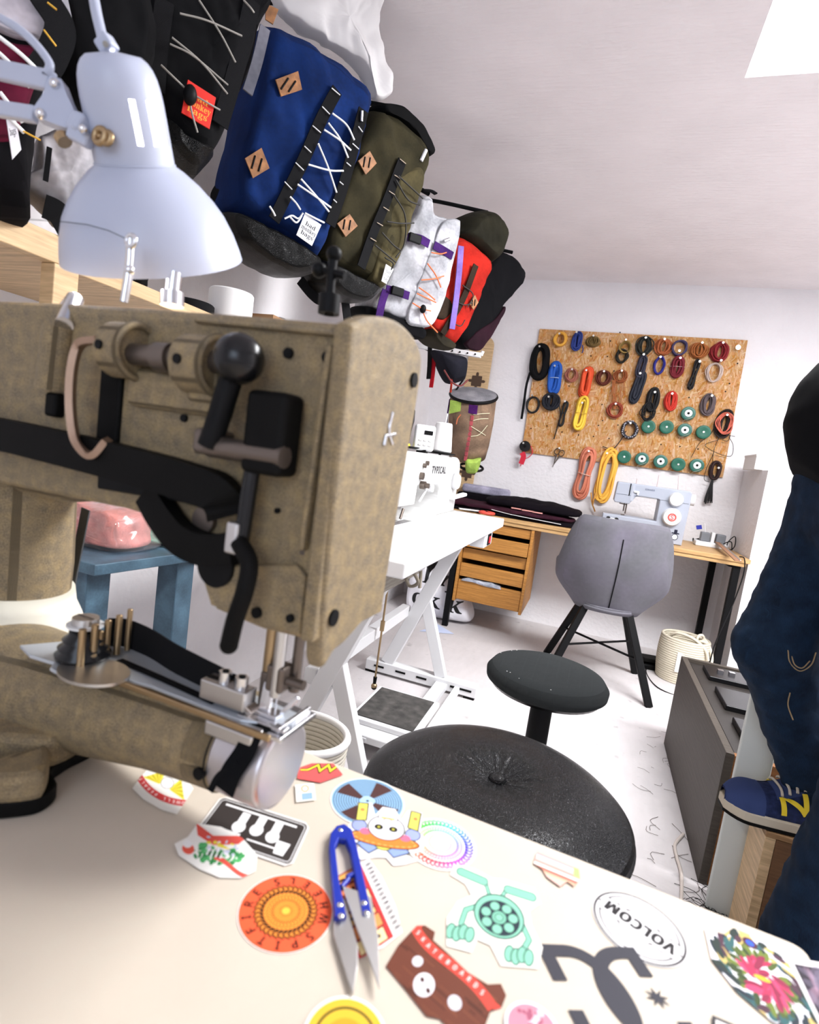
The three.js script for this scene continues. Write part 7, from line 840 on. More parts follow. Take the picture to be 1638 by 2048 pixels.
  // cylinder arm, along local x, free end at x = 0
  const cyl = []; for (const [x, r] of [[-0.34, 0.056], [-0.26, 0.052], [-0.19, 0.045], [-0.12, 0.039], [-0.07, 0.0365], [-0.046, 0.0358]]) cyl.push([r, x]);
  part(t, 'cylinder_arm', (() => { const g = LA([...cyl, [0, -0.046]], 56).rotateZ(-Math.PI / 2).translate(0, yc, 0), p = g.attributes.position; for (let i = 0; i < p.count; i++) { const x = p.getX(i); let r = 0.0358; for (let k = 0; k < cyl.length - 1; k++) if (x >= cyl[k][1] && x <= cyl[k + 1][1]) r = cyl[k][0] + (cyl[k + 1][0] - cyl[k][0]) * (x - cyl[k][1]) / (cyl[k + 1][1] - cyl[k][1]); if (x < cyl[0][1]) r = cyl[0][0]; p.setY(i, p.getY(i) - Math.max(0, r - 0.0358)); } g.computeVertexNormals(); return g; })(), MAT.cast);
  part(t, 'end_cap', LA([[0, -0.048], [0.0335, -0.048], [0.0345, -0.044], [0.0345, -0.004], [0.033, 0], [0.03, 0.001], [0, 0.0015]], 56).rotateZ(-Math.PI / 2).translate(0, yc, 0), mat(new THREE.Color(0.52, 0.49, 0.5), 0.33, { metalness: 0.75 }));
  part(t, 'cap_seam', new THREE.TorusGeometry(0.0355, 0.0009, 6, 56).rotateY(Math.PI / 2).translate(-0.047, yc, 0), MAT.black); part(t, 'arm_screw', CZ_(0.0048, 0.004, mp(400, 1538, 0.036).x, yc - 0.006, 0.0362, 16), MAT.black);
  const yp = yc + 0.034; // top plates
  const pl = (l, h, y0, m, n) => part(t, n, EX(SH(l.map(([a, b]) => { const p = my(a, b, y0); return [p.x, -p.z]; })), h, Math.min(0.0006, h / 3)).rotateX(-Math.PI / 2).translate(0, y0 - h, 0), m);
  part(t, 'plate_bed', RB(0.215, 0.012, 0.052, 0.003, -0.145, yp - 0.004, -0.004), MAT.cast);
  pl([[40, 1290], [130, 1282], [245, 1275], [600, 1428], [585, 1448], [520, 1445], [480, 1440], [300, 1370], [230, 1352], [160, 1362], [125, 1350], [100, 1335], [108, 1325], [60, 1310]], 0.003, yp + 0.006, mat(new THREE.Color(0.56, 0.60, 0.65), 0.3, { metalness: 0.35 }), 'top_plate');
  part(t, 'side_rail', BAR(my(205, 1352, yp + 0.004), my(540, 1478, yp + 0.004), 0.003, 0.005, V(0, 1, 0), 0.001), MAT.brass); part(t, 'hinge_step', M(RB(0.045, 0.012, 0.012, 0.002, mp(440, 1470, 0.024).x + 0.012, yp - 0.006, 0.025), RB(0.03, 0.012, 0.012, 0.002, -0.02, yp - 0.002, 0.022)), MAT.steel);
  part(t, 'needle_plate', M(RB(0.05, 0.004, 0.05, 0.001, -0.014, yp + 0.001, 0), RB(0.044, 0.003, 0.008, 0.001, -0.012, yp + 0.005, 0.016), RB(0.004, 0.004, 0.045, 0.001, 0.004, yp + 0.005, -0.002)), MAT.chrome);
  // tape guide posts on the round plate
  const y1 = yp + 0.008, gp = my(170, 1340, y1); part(t, 'guide_disc', C(0.026, 0.026, 0.0025, 0, y1, 0, 40).scale(1.2, 1, 0.9).translate(gp.x + 0.008, 0, gp.z - 0.002), MAT.steel);
  const pin = (px, pyTop, pyBot, r) => { const b = my(px - 3, pyBot, y1); const top = mp(px, pyTop, b.z); part(t, 'guide_pin', M(C(r, r, top.y - y1, b.x, (top.y + y1) / 2, b.z, 14), C(r * 0.7, r, 0.001, b.x, top.y, b.z, 14)), MAT.brass); };
  pin(163, 1258, 1334, 0.0030); pin(188, 1248, 1326, 0.0030); pin(214, 1240, 1312, 0.0028); pin(236, 1230, 1308, 0.0028); pin(257, 1218, 1300, 0.0024); pin(200, 1262, 1318, 0.0028);
  const kb = my(140, 1322, y1), ks = mp(150, 1244, kb.z); part(t, 'tension_knob', LA([[0, 0], [0.021, 0], [0.022, 0.004], [0.018, 0.007], [0.020, 0.010], [0.015, 0.014], [0.017, 0.017], [0.012, 0.022], [0.012, 0.028], [0, 0.028]], 36).translate(kb.x, y1, kb.z - 0.012), MAT.blackGloss); part(t, 'washer', C(0.0145, 0.0145, 0.002, kb.x, y1 + 0.029, kb.z - 0.012, 32), MAT.matteWhite); part(t, 'knob_screw', C(0.0105, 0.011, 0.006, kb.x, y1 + 0.033, kb.z - 0.012, 32), MAT.steel); part(t, 'screw_slot', RB(0.019, 0.001, 0.002, 0.0004, kb.x, y1 + 0.0362, kb.z - 0.012).rotateY(0), MAT.darkSteel);
  // black tape standing on edge and lying along the plate
  const A = my(245, 1290, y1), E = my(470, 1400, y1); part(t, 'black_tape', RIB([V(A.x - 0.012, y1 + 0.011, A.z + 0.006), V(A.x, y1 + 0.012, A.z), V(A.x + 0.03, y1 + 0.011, A.z + 0.0), V((A.x + E.x) / 2, y1 + 0.01, (A.z + E.z) / 2), V(E.x, y1 + 0.007, E.z), V(E.x + 0.01, y1 + 0.006, E.z + 0.002)], 0.027, 0.0012, V(0, 1, 0)), MAT.web); part(t, 'black_tape', RIB([my(238, 1320, y1 - 0.001), my(330, 1360, y1 - 0.001), my(430, 1405, y1 - 0.001)], 0.007, 0.0008, V(0, 0, 1)), MAT.web);
  const gb = my(450, 1408, y1), gbl = part(t, 'folder_block', RB(0.043, 0.016, 0.016, 0.0015, gb.x, y1 + 0.009, gb.z - 0.002), MAT.steel); for (const d of [-0.004, 0.012]) { part(gbl, 'hex_screw', C(0.0055, 0.0055, 0.009, gb.x + d, y1 + 0.021, gb.z - 0.002, 6), MAT.chrome); part(gbl, 'screw_socket', C(0.0028, 0.0028, 0.001, gb.x + d, y1 + 0.0258, gb.z - 0.002, 6), MAT.black); } part(gbl, 'slot', RB(0.012, 0.001, 0.005, 0.0003, gb.x - 0.014, y1 + 0.0172, gb.z - 0.002), MAT.black);
  // needle bar, presser bar, foot
  const nz = 0.0, yh = mp(545, 1270, nz).y, nb = (px, r, y0, y2, m, dz = 0) => part(t, 'needle_bar', C(r, r, y2 - y0, mp(px, 1340, nz).x, (y0 + y2) / 2, nz + dz, 20), m);
  nb(533, 0.0056, yp + 0.02, yh + 0.03, MAT.brass, -0.004); nb(562, 0.0046, yp + 0.022, yh + 0.03, MAT.steel, 0.004); nb(582, 0.0042, yp + 0.024, yh + 0.03, MAT.darkSteel, -0.008);
  const nx = mp(560, 1340, nz).x; part(t, 'foot_clamp', M(RB(0.016, 0.022, 0.016, 0.003, nx, yp + 0.036, 0), RB(0.008, 0.03, 0.01, 0.002, nx - 0.012, yp + 0.022, -0.002), CX_(0.004, 0.018, nx + 0.014, yp + 0.035, 0)), MAT.darkSteel); part(t, 'presser_foot', M(RB(0.022, 0.004, 0.012, 0.001, nx - 0.002, yp + 0.008, 0.006), BAR([nx - 0.006, yp + 0.03, 0.002], [nx - 0.006, yp + 0.008, 0.006], 0.01, 0.004, V(0, 0, 1), 0.001), BAR([nx + 0.02, yp + 0.025, 0], [nx + 0.008, yp + 0.009, 0.004], 0.004, 0.003, V(0, 0, 1), 0.001)), MAT.chrome); part(t, 'needle', C(0.0008, 0.0006, 0.026, nx, yp + 0.012, 0.0, 8), MAT.chrome); part(t, 'foot_tab', RB(0.018, 0.005, 0.012, 0.001).rotateZ(-0.5).translate(nx - 0.018, yp + 0.012, 0.012), mat(new THREE.Color(0.7, 0.62, 0.55), 0.25, { metalness: 1 }));
  // strip of black cloth left hanging over the end cap
  part(t, 'cloth_strip', RIB([V(-0.012, yp + 0.005, 0.008), V(-0.012, yp + 0.002, 0.026), V(-0.014, yc + 0.022, 0.032), V(-0.020, yc + 0.006, 0.0375), V(-0.024, yc - 0.010, 0.038)], 0.017, 0.001, V(1, 0, 0)), fabric(0.012, 0.013, 0.015));
  part(t, 'cloth_strip', RIB([V(-0.016, yc + 0.014, 0.0355), V(-0.030, yc + 0.0, 0.0385), V(-0.036, yc - 0.014, 0.0385)], 0.005, 0.001, V(1, 0, 0)), fabric(0.012, 0.013, 0.015));
  // webbing strap hanging between arm and bench
  const wz = -0.09; part(t, 'grey_strap', RIB([mp(172, 1018, wz), mp(160, 1080, wz), mp(146, 1150, wz), mp(138, 1205, wz)], 0.013, 0.0016, V(1, 0, 0)), mat(new THREE.Color(0.22, 0.23, 0.24), 0.8, { bumpMap: rep(tWeave, 0.02), bumpScale: 0.0015, map: rep(tWeave, 0.02), metres: true }));
}
// ---------- white swing-arm lamp ----------
{
  const top = at(225, 103, 0.450), rim = at(310, 520, 0.540), ax = rim.clone().sub(top), L = ax.length(), q = new THREE.Quaternion().setFromUnitVectors(V(0, 1, 0), ax.clone().normalize());
  const t = thing('swing_arm_lamp', 'white swing-arm work lamp, lit, hanging over the cylinder-arm machine', 'lamp', top);
  const place = (g) => g.applyQuaternion(q);
  const wm = mat(new THREE.Color(0.46, 0.49, 0.60), 0.34), inner = mat(new THREE.Color(0.9, 0.9, 0.9), 0.5);
  // outer and inner wall in one closed profile (0 = neck top, L = rim)
  const pr = [[0.003, 0], [0.010, 0.001], [0.016, 0.006], [0.0212, 0.018], [0.0252, 0.038], [0.0282, 0.066], [0.0305, 0.105], [0.0318, 0.15], [0.0325, 0.2], [0.0328, 0.30], [0.0330, 0.42], [0.0332, 0.494], [0.0332, 0.5], [0.040, 0.53], [0.052, 0.60], [0.0625, 0.68], [0.0705, 0.76], [0.077, 0.86], [0.081, 0.95], [0.0825, 1]].map(([r, y]) => [r, y * L]);
  // neck with open slots: built of angular strips so that the slots are real openings
  const neck = pr.filter((p) => p[1] <= 0.4941 * L), dome = pr.filter((p) => p[1] >= 0.494 * L);
  const rOf = (y) => { for (let i = 0; i < pr.length - 1; i++) if (y <= pr[i + 1][1]) return pr[i][0] + (pr[i + 1][0] - pr[i][0]) * (y - pr[i][1]) / (pr[i + 1][1] - pr[i][1] || 1); return pr.at(-1)[0]; };
  const wallStrip = (prof, a0, a1, n, th) => { const pos = [], idx = [], m = prof.length, ring = m * 2; for (let i = 0; i <= n; i++) { const a = a0 + (a1 - a0) * i / n; for (let j = 0; j < ring; j++) { const [r, y] = j < m ? prof[j] : prof[ring - 1 - j], rr_ = Math.max(0.001, j < m ? r : r - th); pos.push(rr_ * Math.cos(a), y, rr_ * Math.sin(a)); } } for (let i = 0; i < n; i++) for (let j = 0; j < ring; j++) { const A = i * ring + j, B2 = i * ring + (j + 1) % ring; idx.push(A, B2, A + ring, B2, B2 + ring, A + ring); } const cap = (i, f) => { for (let j = 0; j < m - 1; j++) { const A = i * ring + j, B2 = A + 1, D = i * ring + ring - 1 - j, E2 = D - 1; f ? idx.push(A, D, B2, B2, D, E2) : idx.push(A, B2, D, B2, E2, D); } }; if (a1 - a0 < 6.28) { cap(0, 1); cap(n, 0); } const g = new THREE.BufferGeometry(); g.setAttribute('position', new THREE.Float32BufferAttribute(pos, 3)); g.setIndex(idx); g.computeVertexNormals(); const nn = g.attributes.normal; for (let i = 0; i <= n; i++) { const a = a0 + (a1 - a0) * i / n; for (let j = 0; j < ring; j++) { const y = (j < m ? prof[j] : prof[ring - 1 - j])[1], s = (rOf(Math.min(L, y + 0.001)) - rOf(Math.max(0, y - 0.001))) / (Math.min(L, y + 0.001) - Math.max(0, y - 0.001)), v = V(Math.cos(a), -s, Math.sin(a)).normalize().multiplyScalar(j < m ? 1 : -1); nn.setXYZ(i * ring + j, v.x, v.y, v.z); } } return g; };
  const camA = (() => { const d = camera.position.clone().sub(top).applyQuaternion(q.clone().invert()); return Math.atan2(d.z, d.x); })();
  // find which way along the neck is "right" in the picture
  const rightA = (() => { const r = V(1, 0, 0).applyQuaternion(camera.quaternion).applyQuaternion(q.clone().invert()); const a = Math.atan2(r.z, r.x); return Math.sign(Math.sin(a - camA)); })();
  const sl = [0.22, 0.66, 1.05].map((d) => camA + rightA * d), half = 0.075, y0 = 0.20 * L, y1 = 0.40 * L;
  const at_ = (y) => { for (let i = 0; i < neck.length - 1; i++) if (y <= neck[i + 1][1]) { const k = (y - neck[i][1]) / (neck[i + 1][1] - neck[i][1] || 1); return neck[i][0] + (neck[i + 1][0] - neck[i][0]) * k; } return neck.at(-1)[0]; };
  const cut = (a, b) => [[at_(a), a], ...neck.filter((p) => p[1] > a + 0.001 && p[1] < b - 0.001), [at_(b), b]], pieces = [wallStrip(cut(0, y0), 0, 6.2832, 64, 0.0012), wallStrip(cut(y1, 0.494 * L), 0, 6.2832, 64, 0.0012)];
  const bs = sl.slice().sort((a, b) => a - b); for (let i = 0; i < 3; i++) { const a0 = bs[i] + half, a1 = (i < 2 ? bs[i + 1] : bs[0] + 6.28318) - half; pieces.push(wallStrip(cut(y0, y1), a0, a1, Math.max(3, Math.round((a1 - a0) * 10)), 0.0012)); }
  part(t, 'lamp_neck', place(M(pieces)), wm); part(t, 'lamp_shade', place(wallStrip(dome, 0, 6.2832, 96, 0.0013)), wm);
  part(t, 'seam_ring', place(new THREE.TorusGeometry(0.0334, 0.0009, 8, 64).rotateX(Math.PI / 2).translate(0, 0.497 * L, 0)), wm);
  const bulb = S(0.022, 0, 0.62 * L, 0, 1, 1.15, 1, 20); part(t, 'bulb', place(bulb), mat(0xffffff, 0.5, { emissive: new THREE.Color(1.0, 0.93, 0.82), emissiveIntensity: 4 })); part(t, 'socket', place(C(0.011, 0.013, 0.04, 0, 0.34 * L, 0, 24)), MAT.matteWhite);
  const pl = new THREE.PointLight(new THREE.Color(1.0, 0.90, 0.76), 0.95, 0, 2); pl.position.copy(V(0, 0.62 * L, 0).applyQuaternion(q)); pl.castShadow = true; t.add(pl);
  // cable gland and cable
  const W = (px, py, d) => at(px, py, d); wpart(t, 'cable_gland', M(BAR(W(222, 104, 0.45), W(205, 76, 0.448), 0.013, 0.012, V(0, 0, 1), 0.002)), wm); wpart(t, 'cable', T([W(206, 80, 0.449), W(196, 40, 0.452), W(178, -40, 0.47), W(120, -130, 0.52), W(0, -160, 0.55)], 0.0042, 30, 10), wm);
  wpart(t, 'gland_hole', ROD(W(211, 88, 0.440), W(211, 88, 0.446), 0.0022, 12), GRAY);
  // joint
  const d = 0.455; wpart(t, 'joint_plate', (() => { const c = [[100, 150], [122, 158], [134, 190], [152, 228], [160, 262], [120, 252], [70, 232], [66, 216], [84, 190]].map(([a, b]) => W(a, b, d)); const n = camera.getWorldDirection(V(0, 0, 0)), gs = []; const pos = []; const c2 = c.map((p) => p.clone().addScaledVector(n, 0.010)), N = c.length; const ctr = (l) => l.reduce((s, p) => s.add(p), V(0, 0, 0)).divideScalar(N); const m1 = ctr(c), m2 = ctr(c2); for (let i = 0; i < N; i++) { const j = (i + 1) % N; for (const p of [m1, c[j], c[i], m2, c2[i], c2[j], c[i], c[j], c2[j], c[i], c2[j], c2[i]]) pos.push(p.x, p.y, p.z); } const g = new THREE.BufferGeometry(); g.setAttribute('position', new THREE.Float32BufferAttribute(pos, 3)); g.computeVertexNormals(); return g; })(), wm);
  for (const [a, b] of [[110, 168], [82, 228]]) { const p = W(a, b, d - 0.001); wpart(t, 'bolt', M(new THREE.SphereGeometry(0.0042, 16, 10).translate(p.x, p.y, p.z)), MAT.chrome); }
  wpart(t, 'knuckle', M(BAR(W(150, 268, 0.458), W(168, 232, 0.458), 0.014, 0.014, V(0, 0, 1), 0.004), BAR(W(140, 262, 0.458), W(182, 285, 0.46), 0.012, 0.012, V(0, 0, 1), 0.003)), wm); { const p = W(166, 258, 0.449); wpart(t, 'bolt', new THREE.SphereGeometry(0.0035, 14, 10).translate(p.x, p.y, p.z), MAT.chrome); }
  wpart(t, 'wing_screw', M(new THREE.TorusGeometry(0.0055, 0.0028, 8, 22).translate(...W(200, 272, 0.452).toArray()), new THREE.TorusGeometry(0.0045, 0.0025, 8, 20).translate(...W(214, 276, 0.452).toArray()), ROD(W(190, 270, 0.455), W(222, 278, 0.455), 0.003, 10)), MAT.brass); wpart(t, 'brass_nut', ROD(W(122, 272, 0.458), W(130, 285, 0.458), 0.006, 12), MAT.brass);
  // two parallel arms leaving to the left, and the post that carries them
  const e1 = W(-330, 70, 0.58), e2 = W(-330, 165, 0.58); wpart(t, 'arm_bar', BAR(W(104, 163, 0.46), e1, 0.0155, 0.008, V(0, 0, 1), 0.002), wm); wpart(t, 'arm_bar', BAR(W(72, 230, 0.46), e2, 0.0125, 0.008, V(0, 0, 1), 0.002), wm);
  wpart(t, 'spring_wire', T([W(-30, 20, 0.47), W(40, 60, 0.462), W(85, 105, 0.458), W(100, 132, 0.457), W(92, 150, 0.457)], 0.0034, 30, 8), wm);
  const ft = V(e2.x - 0.02, TT, e2.z + 0.05); wpart(t, 'post', T([e1, e1.clone().lerp(e2, 0.5).add(V(-0.03, 0, 0)), V(ft.x, 1.0, ft.z), V(ft.x, TT + 0.03, ft.z)], 0.008, 30, 10), wm); wpart(t, 'clamp', RB(0.05, 0.03, 0.06, 0.004, ft.x, TT + 0.016, ft.z), wm);
}
// ---------- person standing at the right, one foot up on the plywood box ----------
{
  const SOLE = 0.34;
  const smin = (a, b, k) => { const h = Math.max(k - Math.abs(a - b), 0) / k; return Math.min(a, b) - h * h * k / 4; };
  const cap = (p, a, b, ra, rb) => { const bx = b[0] - a[0], by = b[1] - a[1], bz = b[2] - a[2], px = p[0] - a[0], py = p[1] - a[1], pz = p[2] - a[2]; const t = Math.max(0, Math.min(1, (px * bx + py * by + pz * bz) / (bx * bx + by * by + bz * bz))); return Math.hypot(px - bx * t, py - by * t, pz - bz * t) - (ra + (rb - ra) * t); };
  function field(f, min, size, cell) {
    const res = Math.ceil(size / cell) + 2, mc = new MarchingCubes(res, new THREE.MeshBasicMaterial(), false, false, 260000), half = res / 2; mc.isolation = 0;
    for (let z = 0; z < res; z++) for (let y = 0; y < res; y++) for (let x = 0; x < res; x++) mc.field[z * res * res + y * res + x] = (x < 1 || y < 1 || z < 1 || x > res - 2 || y > res - 2 || z > res - 2) ? -0.05 : -f([min[0] + x / res * size, min[1] + y / res * size, min[2] + z / res * size]);
    mc.update(); const n = mc.count, g = new THREE.BufferGeometry(), p = new Float32Array(n * 3), q = new Float32Array(n * 3);
    for (let i = 0; i < n; i++) for (let k = 0; k < 3; k++) { p[i * 3 + k] = min[k] + (mc.positionArray[i * 3 + k] + 1) / 2 * size; }
    g.setAttribute('position', new THREE.BufferAttribute(p, 3)); const m = mergeVertices(g, 1e-5); m.computeVertexNormals(); return m;
  }
  const J = { hipN: [0.595, 1.03, -1.32], kneeN: [0.605, 0.53, -1.255], ankN: [0.54, 0.09, -1.25], hipF: [0.545, 1.06, -1.50], kneeF: [0.455, 0.745, -1.47], ankF: [0.60, 0.43, -1.475], pel: [0.57, 1.08, -1.41], belly: [0.565, 1.27, -1.43], chest: [0.665, 1.42, -1.42], neck: [0.69, 1.57, -1.42], shN: [0.70, 1.49, -1.24], elN: [0.735, 1.20, -1.18], wrN: [0.665, 0.97, -1.20], shF: [0.70, 1.49, -1.60], elF: [0.735, 1.21, -1.66], wrF: [0.67, 0.98, -1.63], head: [0.67, 1.71, -1.42] };
  const t = thing('person', 'person in black jacket and dark blue jeans with one foot raised on a plywood box', 'person', [0.6, 0, -1.38]);
  const hand = (w, s) => { const bones = [[w, [w[0] - 0.02, w[1] - 0.07, w[2]], 0.026, 0.034]]; const k = [w[0] - 0.02, w[1] - 0.075, w[2]]; for (let i = 0; i < 4; i++) { const dz = (i - 1.5) * 0.019, l = [0.065, 0.078, 0.072, 0.058][i]; const m = [k[0] - 0.008, k[1] - l * 0.5, k[2] + dz], e = [k[0] - 0.028, k[1] - l, k[2] + dz]; bones.push([[k[0], k[1] + 0.01, k[2] + dz], m, 0.0095, 0.009], [m, e, 0.009, 0.0078]); } bones.push([[w[0] - 0.025, w[1] - 0.03, w[2] + s * 0.02], [w[0] - 0.045, w[1] - 0.06, w[2] + s * 0.042], 0.012, 0.0105], [[w[0] - 0.045, w[1] - 0.06, w[2] + s * 0.042], [w[0] - 0.055, w[1] - 0.09, w[2] + s * 0.045], 0.0105, 0.009]); return bones; };
  const skinBones = [[J.hipN, J.kneeN, 0.075, 0.05], [J.kneeN, J.ankN, 0.05, 0.036], [J.hipF, J.kneeF, 0.075, 0.05], [J.kneeF, J.ankF, 0.05, 0.036], [J.pel, J.belly, 0.12, 0.11], [J.belly, J.chest, 0.11, 0.12], [J.chest, J.neck, 0.10, 0.05], [J.neck, J.head, 0.052, 0.055], [J.chest, J.shN, 0.07, 0.055], [J.chest, J.shF, 0.07, 0.055], [J.shN, J.elN, 0.05, 0.04], [J.elN, J.wrN, 0.04, 0.026], [J.shF, J.elF, 0.05, 0.04], [J.elF, J.wrF, 0.04, 0.026], ...hand(J.wrN, 1), ...hand(J.wrF, -1)];
  const H = J.head, headF = (p) => { const x = p[0] - H[0], y = p[1] - H[1], z = p[2] - H[2]; let d = (Math.hypot(x / 0.098, (y - 0.012) / 0.118, z / 0.078) - 1) * 0.085; d = smin(d, cap(p, [H[0] - 0.035, H[1] - 0.06, H[2]], [H[0] - 0.06, H[1] - 0.085, H[2]], 0.05, 0.034), 0.04); d = smin(d, cap(p, [H[0] - 0.088, H[1] + 0.018, H[2]], [H[0] - 0.112, H[1] - 0.018, H[2]], 0.009, 0.014), 0.018); for (const s of [-1, 1]) { d = smin(d, cap(p, [H[0] + 0.005, H[1] + 0.015, H[2] + s * 0.078], [H[0] + 0.0, H[1] - 0.02, H[2] + s * 0.076], 0.014, 0.009), 0.008); d = Math.max(d, -(Math.hypot(p[0] - H[0] + 0.098, p[1] - H[1] - 0.01, p[2] - H[2] - s * 0.032) - 0.014)); } return d; };
  const bodyF = (p) => { let d = 9; for (const b of skinBones) { const e = cap(p, b[0], b[1], b[2], b[3]); d = smin(d, e, b[2] < 0.02 ? 0.006 : 0.03); } return d; };
  const skin = mat(new THREE.Color(0.55, 0.33, 0.24), 0.55);
  wpart(t, 'body', M(field(bodyF, [0.20, 0.05, -1.98], 1.62, 0.0135), field((p) => Math.min(headF(p), cap(p, J.neck, J.head, 0.05, 0.053)), [0.52, 1.55, -1.57], 0.30, 0.004)), skin, 'skin of face, neck and hands');
  wpart(t, 'hair', field((p) => Math.max((Math.hypot((p[0] - H[0] - 0.012) / 0.104, (p[1] - H[1] - 0.018) / 0.125, (p[2] - H[2]) / 0.086) - 1) * 0.09 + 0.004 * noise(p[0] * 60, p[1] * 20, p[2] * 60), -(p[1] - H[1] - 0.045 + Math.max(0, p[0] - H[0] + 0.03) * 1.2)), [0.52, 1.55, -1.57], 0.31, 0.005), mat(new THREE.Color(0.03, 0.02, 0.014), 0.7));
  const eyeM = mat(new THREE.Color(0.05, 0.03, 0.02), 0.3); for (const s of [-1, 1]) wpart(t, 'eye', M(S(0.011, H[0] - 0.088, H[1] + 0.01, H[2] + s * 0.032, 0.7, 0.6, 1.1, 10)), eyeM); wpart(t, 'mouth', RB(0.008, 0.006, 0.044, 0.003, H[0] - 0.094, H[1] - 0.062, H[2]), mat(new THREE.Color(0.4, 0.16, 0.13), 0.6));
  // jeans with creases
  const crease = (p) => 0.006 * noise(p[0] * 16 + p[1] * 9, p[1] * 26, p[2] * 14) + 0.004 * noise(p[0] * 34, p[1] * 40, p[2] * 34);
  const jeansF = (p) => { let d = Math.min(9, cap(p, J.hipN, J.kneeN, 0.108, 0.086)); d = smin(d, cap(p, J.kneeN, [J.ankN[0], 0.06, J.ankN[2]], 0.086, 0.088), 0.02); let e = cap(p, J.hipF, J.kneeF, 0.112, 0.083); e = smin(e, cap(p, J.kneeF, [J.ankF[0] - 0.01, J.ankF[1] + 0.01, J.ankF[2]], 0.083, 0.062), 0.035); d = smin(d, e, 0.03); d = smin(d, cap(p, [0.58, 1.06, -1.37], [0.565, 1.15, -1.46], 0.138, 0.140), 0.06); d += crease(p); return Math.max(d, p[1] - 1.21, 0.035 - p[1]); };
  const denim = mat(new THREE.Color(0.011, 0.027, 0.058), 0.85, { map: rep(tDenim, 0.16), metres: true });
  wpart(t, 'jeans', field(jeansF, [0.24, 0.0, -1.98], 1.24, 0.0105), denim);
  const jack = (p) => { let d = cap(p, [0.575, 1.10, -1.42], J.belly, 0.150, 0.182); d = smin(d, cap(p, J.belly, J.chest, 0.178, 0.165), 0.06); d = smin(d, cap(p, J.chest, [0.69, 1.5, -1.42], 0.155, 0.095), 0.06); for (const s of ['N', 'F']) { let a = cap(p, J['sh' + s], J['el' + s], 0.078, 0.068); a = smin(a, cap(p, J['el' + s], J['wr' + s], 0.066, 0.048), 0.03); d = smin(d, a, 0.05); } d += 0.005 * noise(p[0] * 14, p[1] * 22, p[2] * 14); const armD = Math.min(cap(p, J.elN, J.wrN, 0.09, 0.07), cap(p, J.elF, J.wrF, 0.09, 0.07)); const hem = 1.165 - 0.9 * (p[0] - 0.40); return Math.max(d, armD < 0.02 ? (0.985 - p[1]) : hem - p[1], p[1] - 1.575); };
  wpart(t, 'jacket', field(jack, [0.22, 0.86, -1.86], 0.88, 0.0095), mat(new THREE.Color(0.0035, 0.0035, 0.0042), 0.9, { specularIntensity: 0.2 }));
  // stitching on the far pocket and ankle
  const st = mat(new THREE.Color(0.30, 0.21, 0.11), 0.7), surf = (px, py, d0) => { for (let d = d0; d < d0 + 0.6; d += 0.004) { const p = at(px, py, d); if (jeansF([p.x, p.y, p.z]) < 0.003) return p; } return at(px, py, d0 + 0.25); };
  wpart(t, 'pocket_stitching', M(...[[[1576, 1300], [1580, 1325], [1600, 1342], [1622, 1330], [1632, 1305]], [[1583, 1312], [1590, 1330], [1604, 1336], [1620, 1322]], [[1580, 1385], [1576, 1410], [1586, 1440]]].map((l) => T(l.map(([a, b]) => surf(a, b, 1.0)), 0.0014, 24, 5))), st);
  // sneaker
  const mkShoe = (parent, pos, yaw, name) => {
    const g = new THREE.Group(); g.name = name; parent.add(g); g.position.copy(parent.worldToLocal(pos.clone())); g.rotation.y = yaw; g.updateMatrixWorld(true);
    const Ls = 0.285, W = (s) => 0.036 + 0.015 * Math.sin(Math.min(1, s * 1.25) * Math.PI * 0.5) - (s > 0.82 ? ((s - 0.82) / 0.18) ** 2.2 * 0.036 : 0) - (s < 0.06 ? (1 - s / 0.06) ** 2 * 0.016 : 0), Hh = (s) => s < 0.38 ? 0.092 - 0.014 * Math.sin(s / 0.38 * Math.PI) : 0.046 + 0.046 * (1 - THREE.MathUtils.smoothstep(s, 0.36, 0.74)) - (s > 0.8 ? ((s - 0.8) / 0.2) ** 2 * 0.026 : 0);
    const loft = (n, m, fn) => { const pos2 = [], idx = []; for (let i = 0; i <= n; i++) for (let k = 0; k <= m; k++) pos2.push(...fn(i / n, k / m)); for (let i = 0; i < n; i++) for (let k = 0; k < m; k++) { const a = i * (m + 1) + k; idx.push(a, a + 1, a + m + 1, a + 1, a + m + 2, a + m + 1); } const q = new THREE.BufferGeometry(); q.setAttribute('position', new THREE.Float32BufferAttribute(pos2, 3)); q.setIndex(idx); q.computeVertexNormals(); return q; };
    const navy = mat(new THREE.Color(0.022, 0.035, 0.11), 0.8, { map: rep(tMottle, 0.06), metres: true }), suede = mat(new THREE.Color(0.035, 0.055, 0.15), 0.85), mid = mat(new THREE.Color(0.5, 0.44, 0.34), 0.7), yel = mat(new THREE.Color(0.82, 0.62, 0.03), 0.6), lace = mat(new THREE.Color(0.55, 0.5, 0.42), 0.8);
    const up = (s, k, o = 0) => { const a = Math.PI * k, w = W(s) + o, h = Hh(s) + o, c = Math.cos(a), sn = Math.sin(a); return [s * Ls, 0.026 + h * Math.pow(sn, 0.62), w * Math.sign(c) * Math.pow(Math.abs(c), 0.72)]; };
    part(g, 'upper', loft(40, 24, (s, k) => up(s, k)), navy); part(g, 'toe_cap', loft(14, 24, (s, k) => up(0.74 + 0.255 * s, k, 0.0022)), suede); part(g, 'heel_panel', loft(10, 24, (s, k) => up(0.002 + 0.12 * s, k, 0.0018)), mat(new THREE.Color(0.25, 0.24, 0.24), 0.8)); part(g, 'eyestay', loft(14, 10, (s, k) => up(0.34 + 0.32 * s, 0.26 + 0.48 * k, 0.0018)), suede); part(g, 'saddle_panel', loft(14, 6, (s, k) => up(0.62 + 0.14 * s, 0.03 + 0.24 * k, 0.0016)), mat(new THREE.Color(0.015, 0.03, 0.22), 0.7));
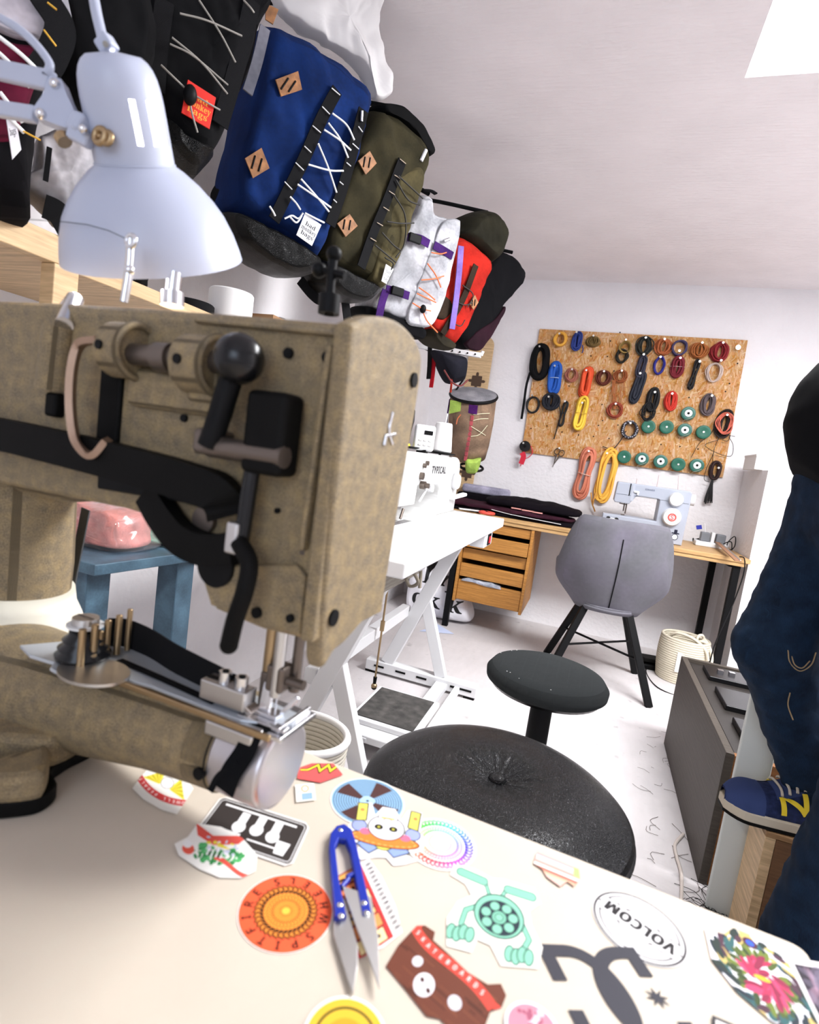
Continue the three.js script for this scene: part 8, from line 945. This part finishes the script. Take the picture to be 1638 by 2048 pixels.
    const sole = []; for (let i = 0; i <= 24; i++) sole.push([i / 24 * Ls, W(i / 24) + 0.004]); const so = [...sole, ...sole.slice().reverse().map(([x, z]) => [x, -z])]; part(g, 'midsole', EX(SH(so), 0.024, 0.004).rotateX(-Math.PI / 2).translate(0, 0.006, 0), mid); part(g, 'outsole', EX(SH(so), 0.008, 0.001).rotateX(-Math.PI / 2), MAT.rubber);
    const pt = (s, k, o = 0.004) => V(...up(s, k, o)); const N = [[0.61, 0.04], [0.63, 0.29], [0.46, 0.05], [0.48, 0.28]];
    for (const side of [0, 1]) { const f = (k) => (side ? 1 - k : k); part(g, 'letter_emblem', M(...[[0, 1], [1, 2], [2, 3]].map(([a, b]) => { const l = []; for (let i = 0; i <= 5; i++) l.push(pt(N[a][0] + (N[b][0] - N[a][0]) * i / 5, f(N[a][1] + (N[b][1] - N[a][1]) * i / 5), 0.0028)); return RIB(l, 0.0105, 0.0016, V(1, 0, 0)); })), yel); }
    const lc = []; for (let i = 0; i < 6; i++) { const s = 0.38 + i * 0.05; const l = []; for (let k = 0; k <= 6; k++) l.push(pt(s + 0.004 * Math.sin(k), 0.30 + 0.40 * k / 6, 0.006 + 0.004 * Math.sin(k / 6 * Math.PI))); lc.push(T(l, 0.0032, 14, 6)); } lc.push(T([pt(0.38, 0.4, 0.012), pt(0.36, 0.25, 0.022), pt(0.42, 0.16, 0.014), pt(0.47, 0.2, 0.008)], 0.0028, 20, 6)); lc.forEach((q) => part(g, 'lace', q, lace)); part(g, 'collar', new THREE.TorusGeometry(0.036, 0.010, 10, 32).rotateX(Math.PI / 2).scale(1.15, 0.8, 1).translate(0.056, 0.108, 0), MAT.black); part(g, 'tongue', RB(0.045, 0.012, 0.046, 0.005).rotateZ(0.55 - 1.2).translate(0.098, 0.118, 0), navy);
    return g;
  };
  const toe = on(1440, 1612, 'y', SOLE), heelDir = V(0.159, 0, 0.012).normalize(); const yaw = Math.atan2(heelDir.z, -heelDir.x) ; const heel = toe.clone().addScaledVector(heelDir, 0.285).add(V(0, 0, -0.045)); heel.y = SOLE;
  const s1 = mkShoe(t, heel, Math.PI - Math.atan2(-heelDir.z, heelDir.x) * 1, 'sneaker'); s1.userData.label = 'blue sneaker with yellow letter and cream sole';
  mkShoe(t, V(J.ankN[0] + 0.07, 0.001, J.ankN[2]), Math.PI - 0.1, 'sneaker');
}
renderer.render(scene, camera);
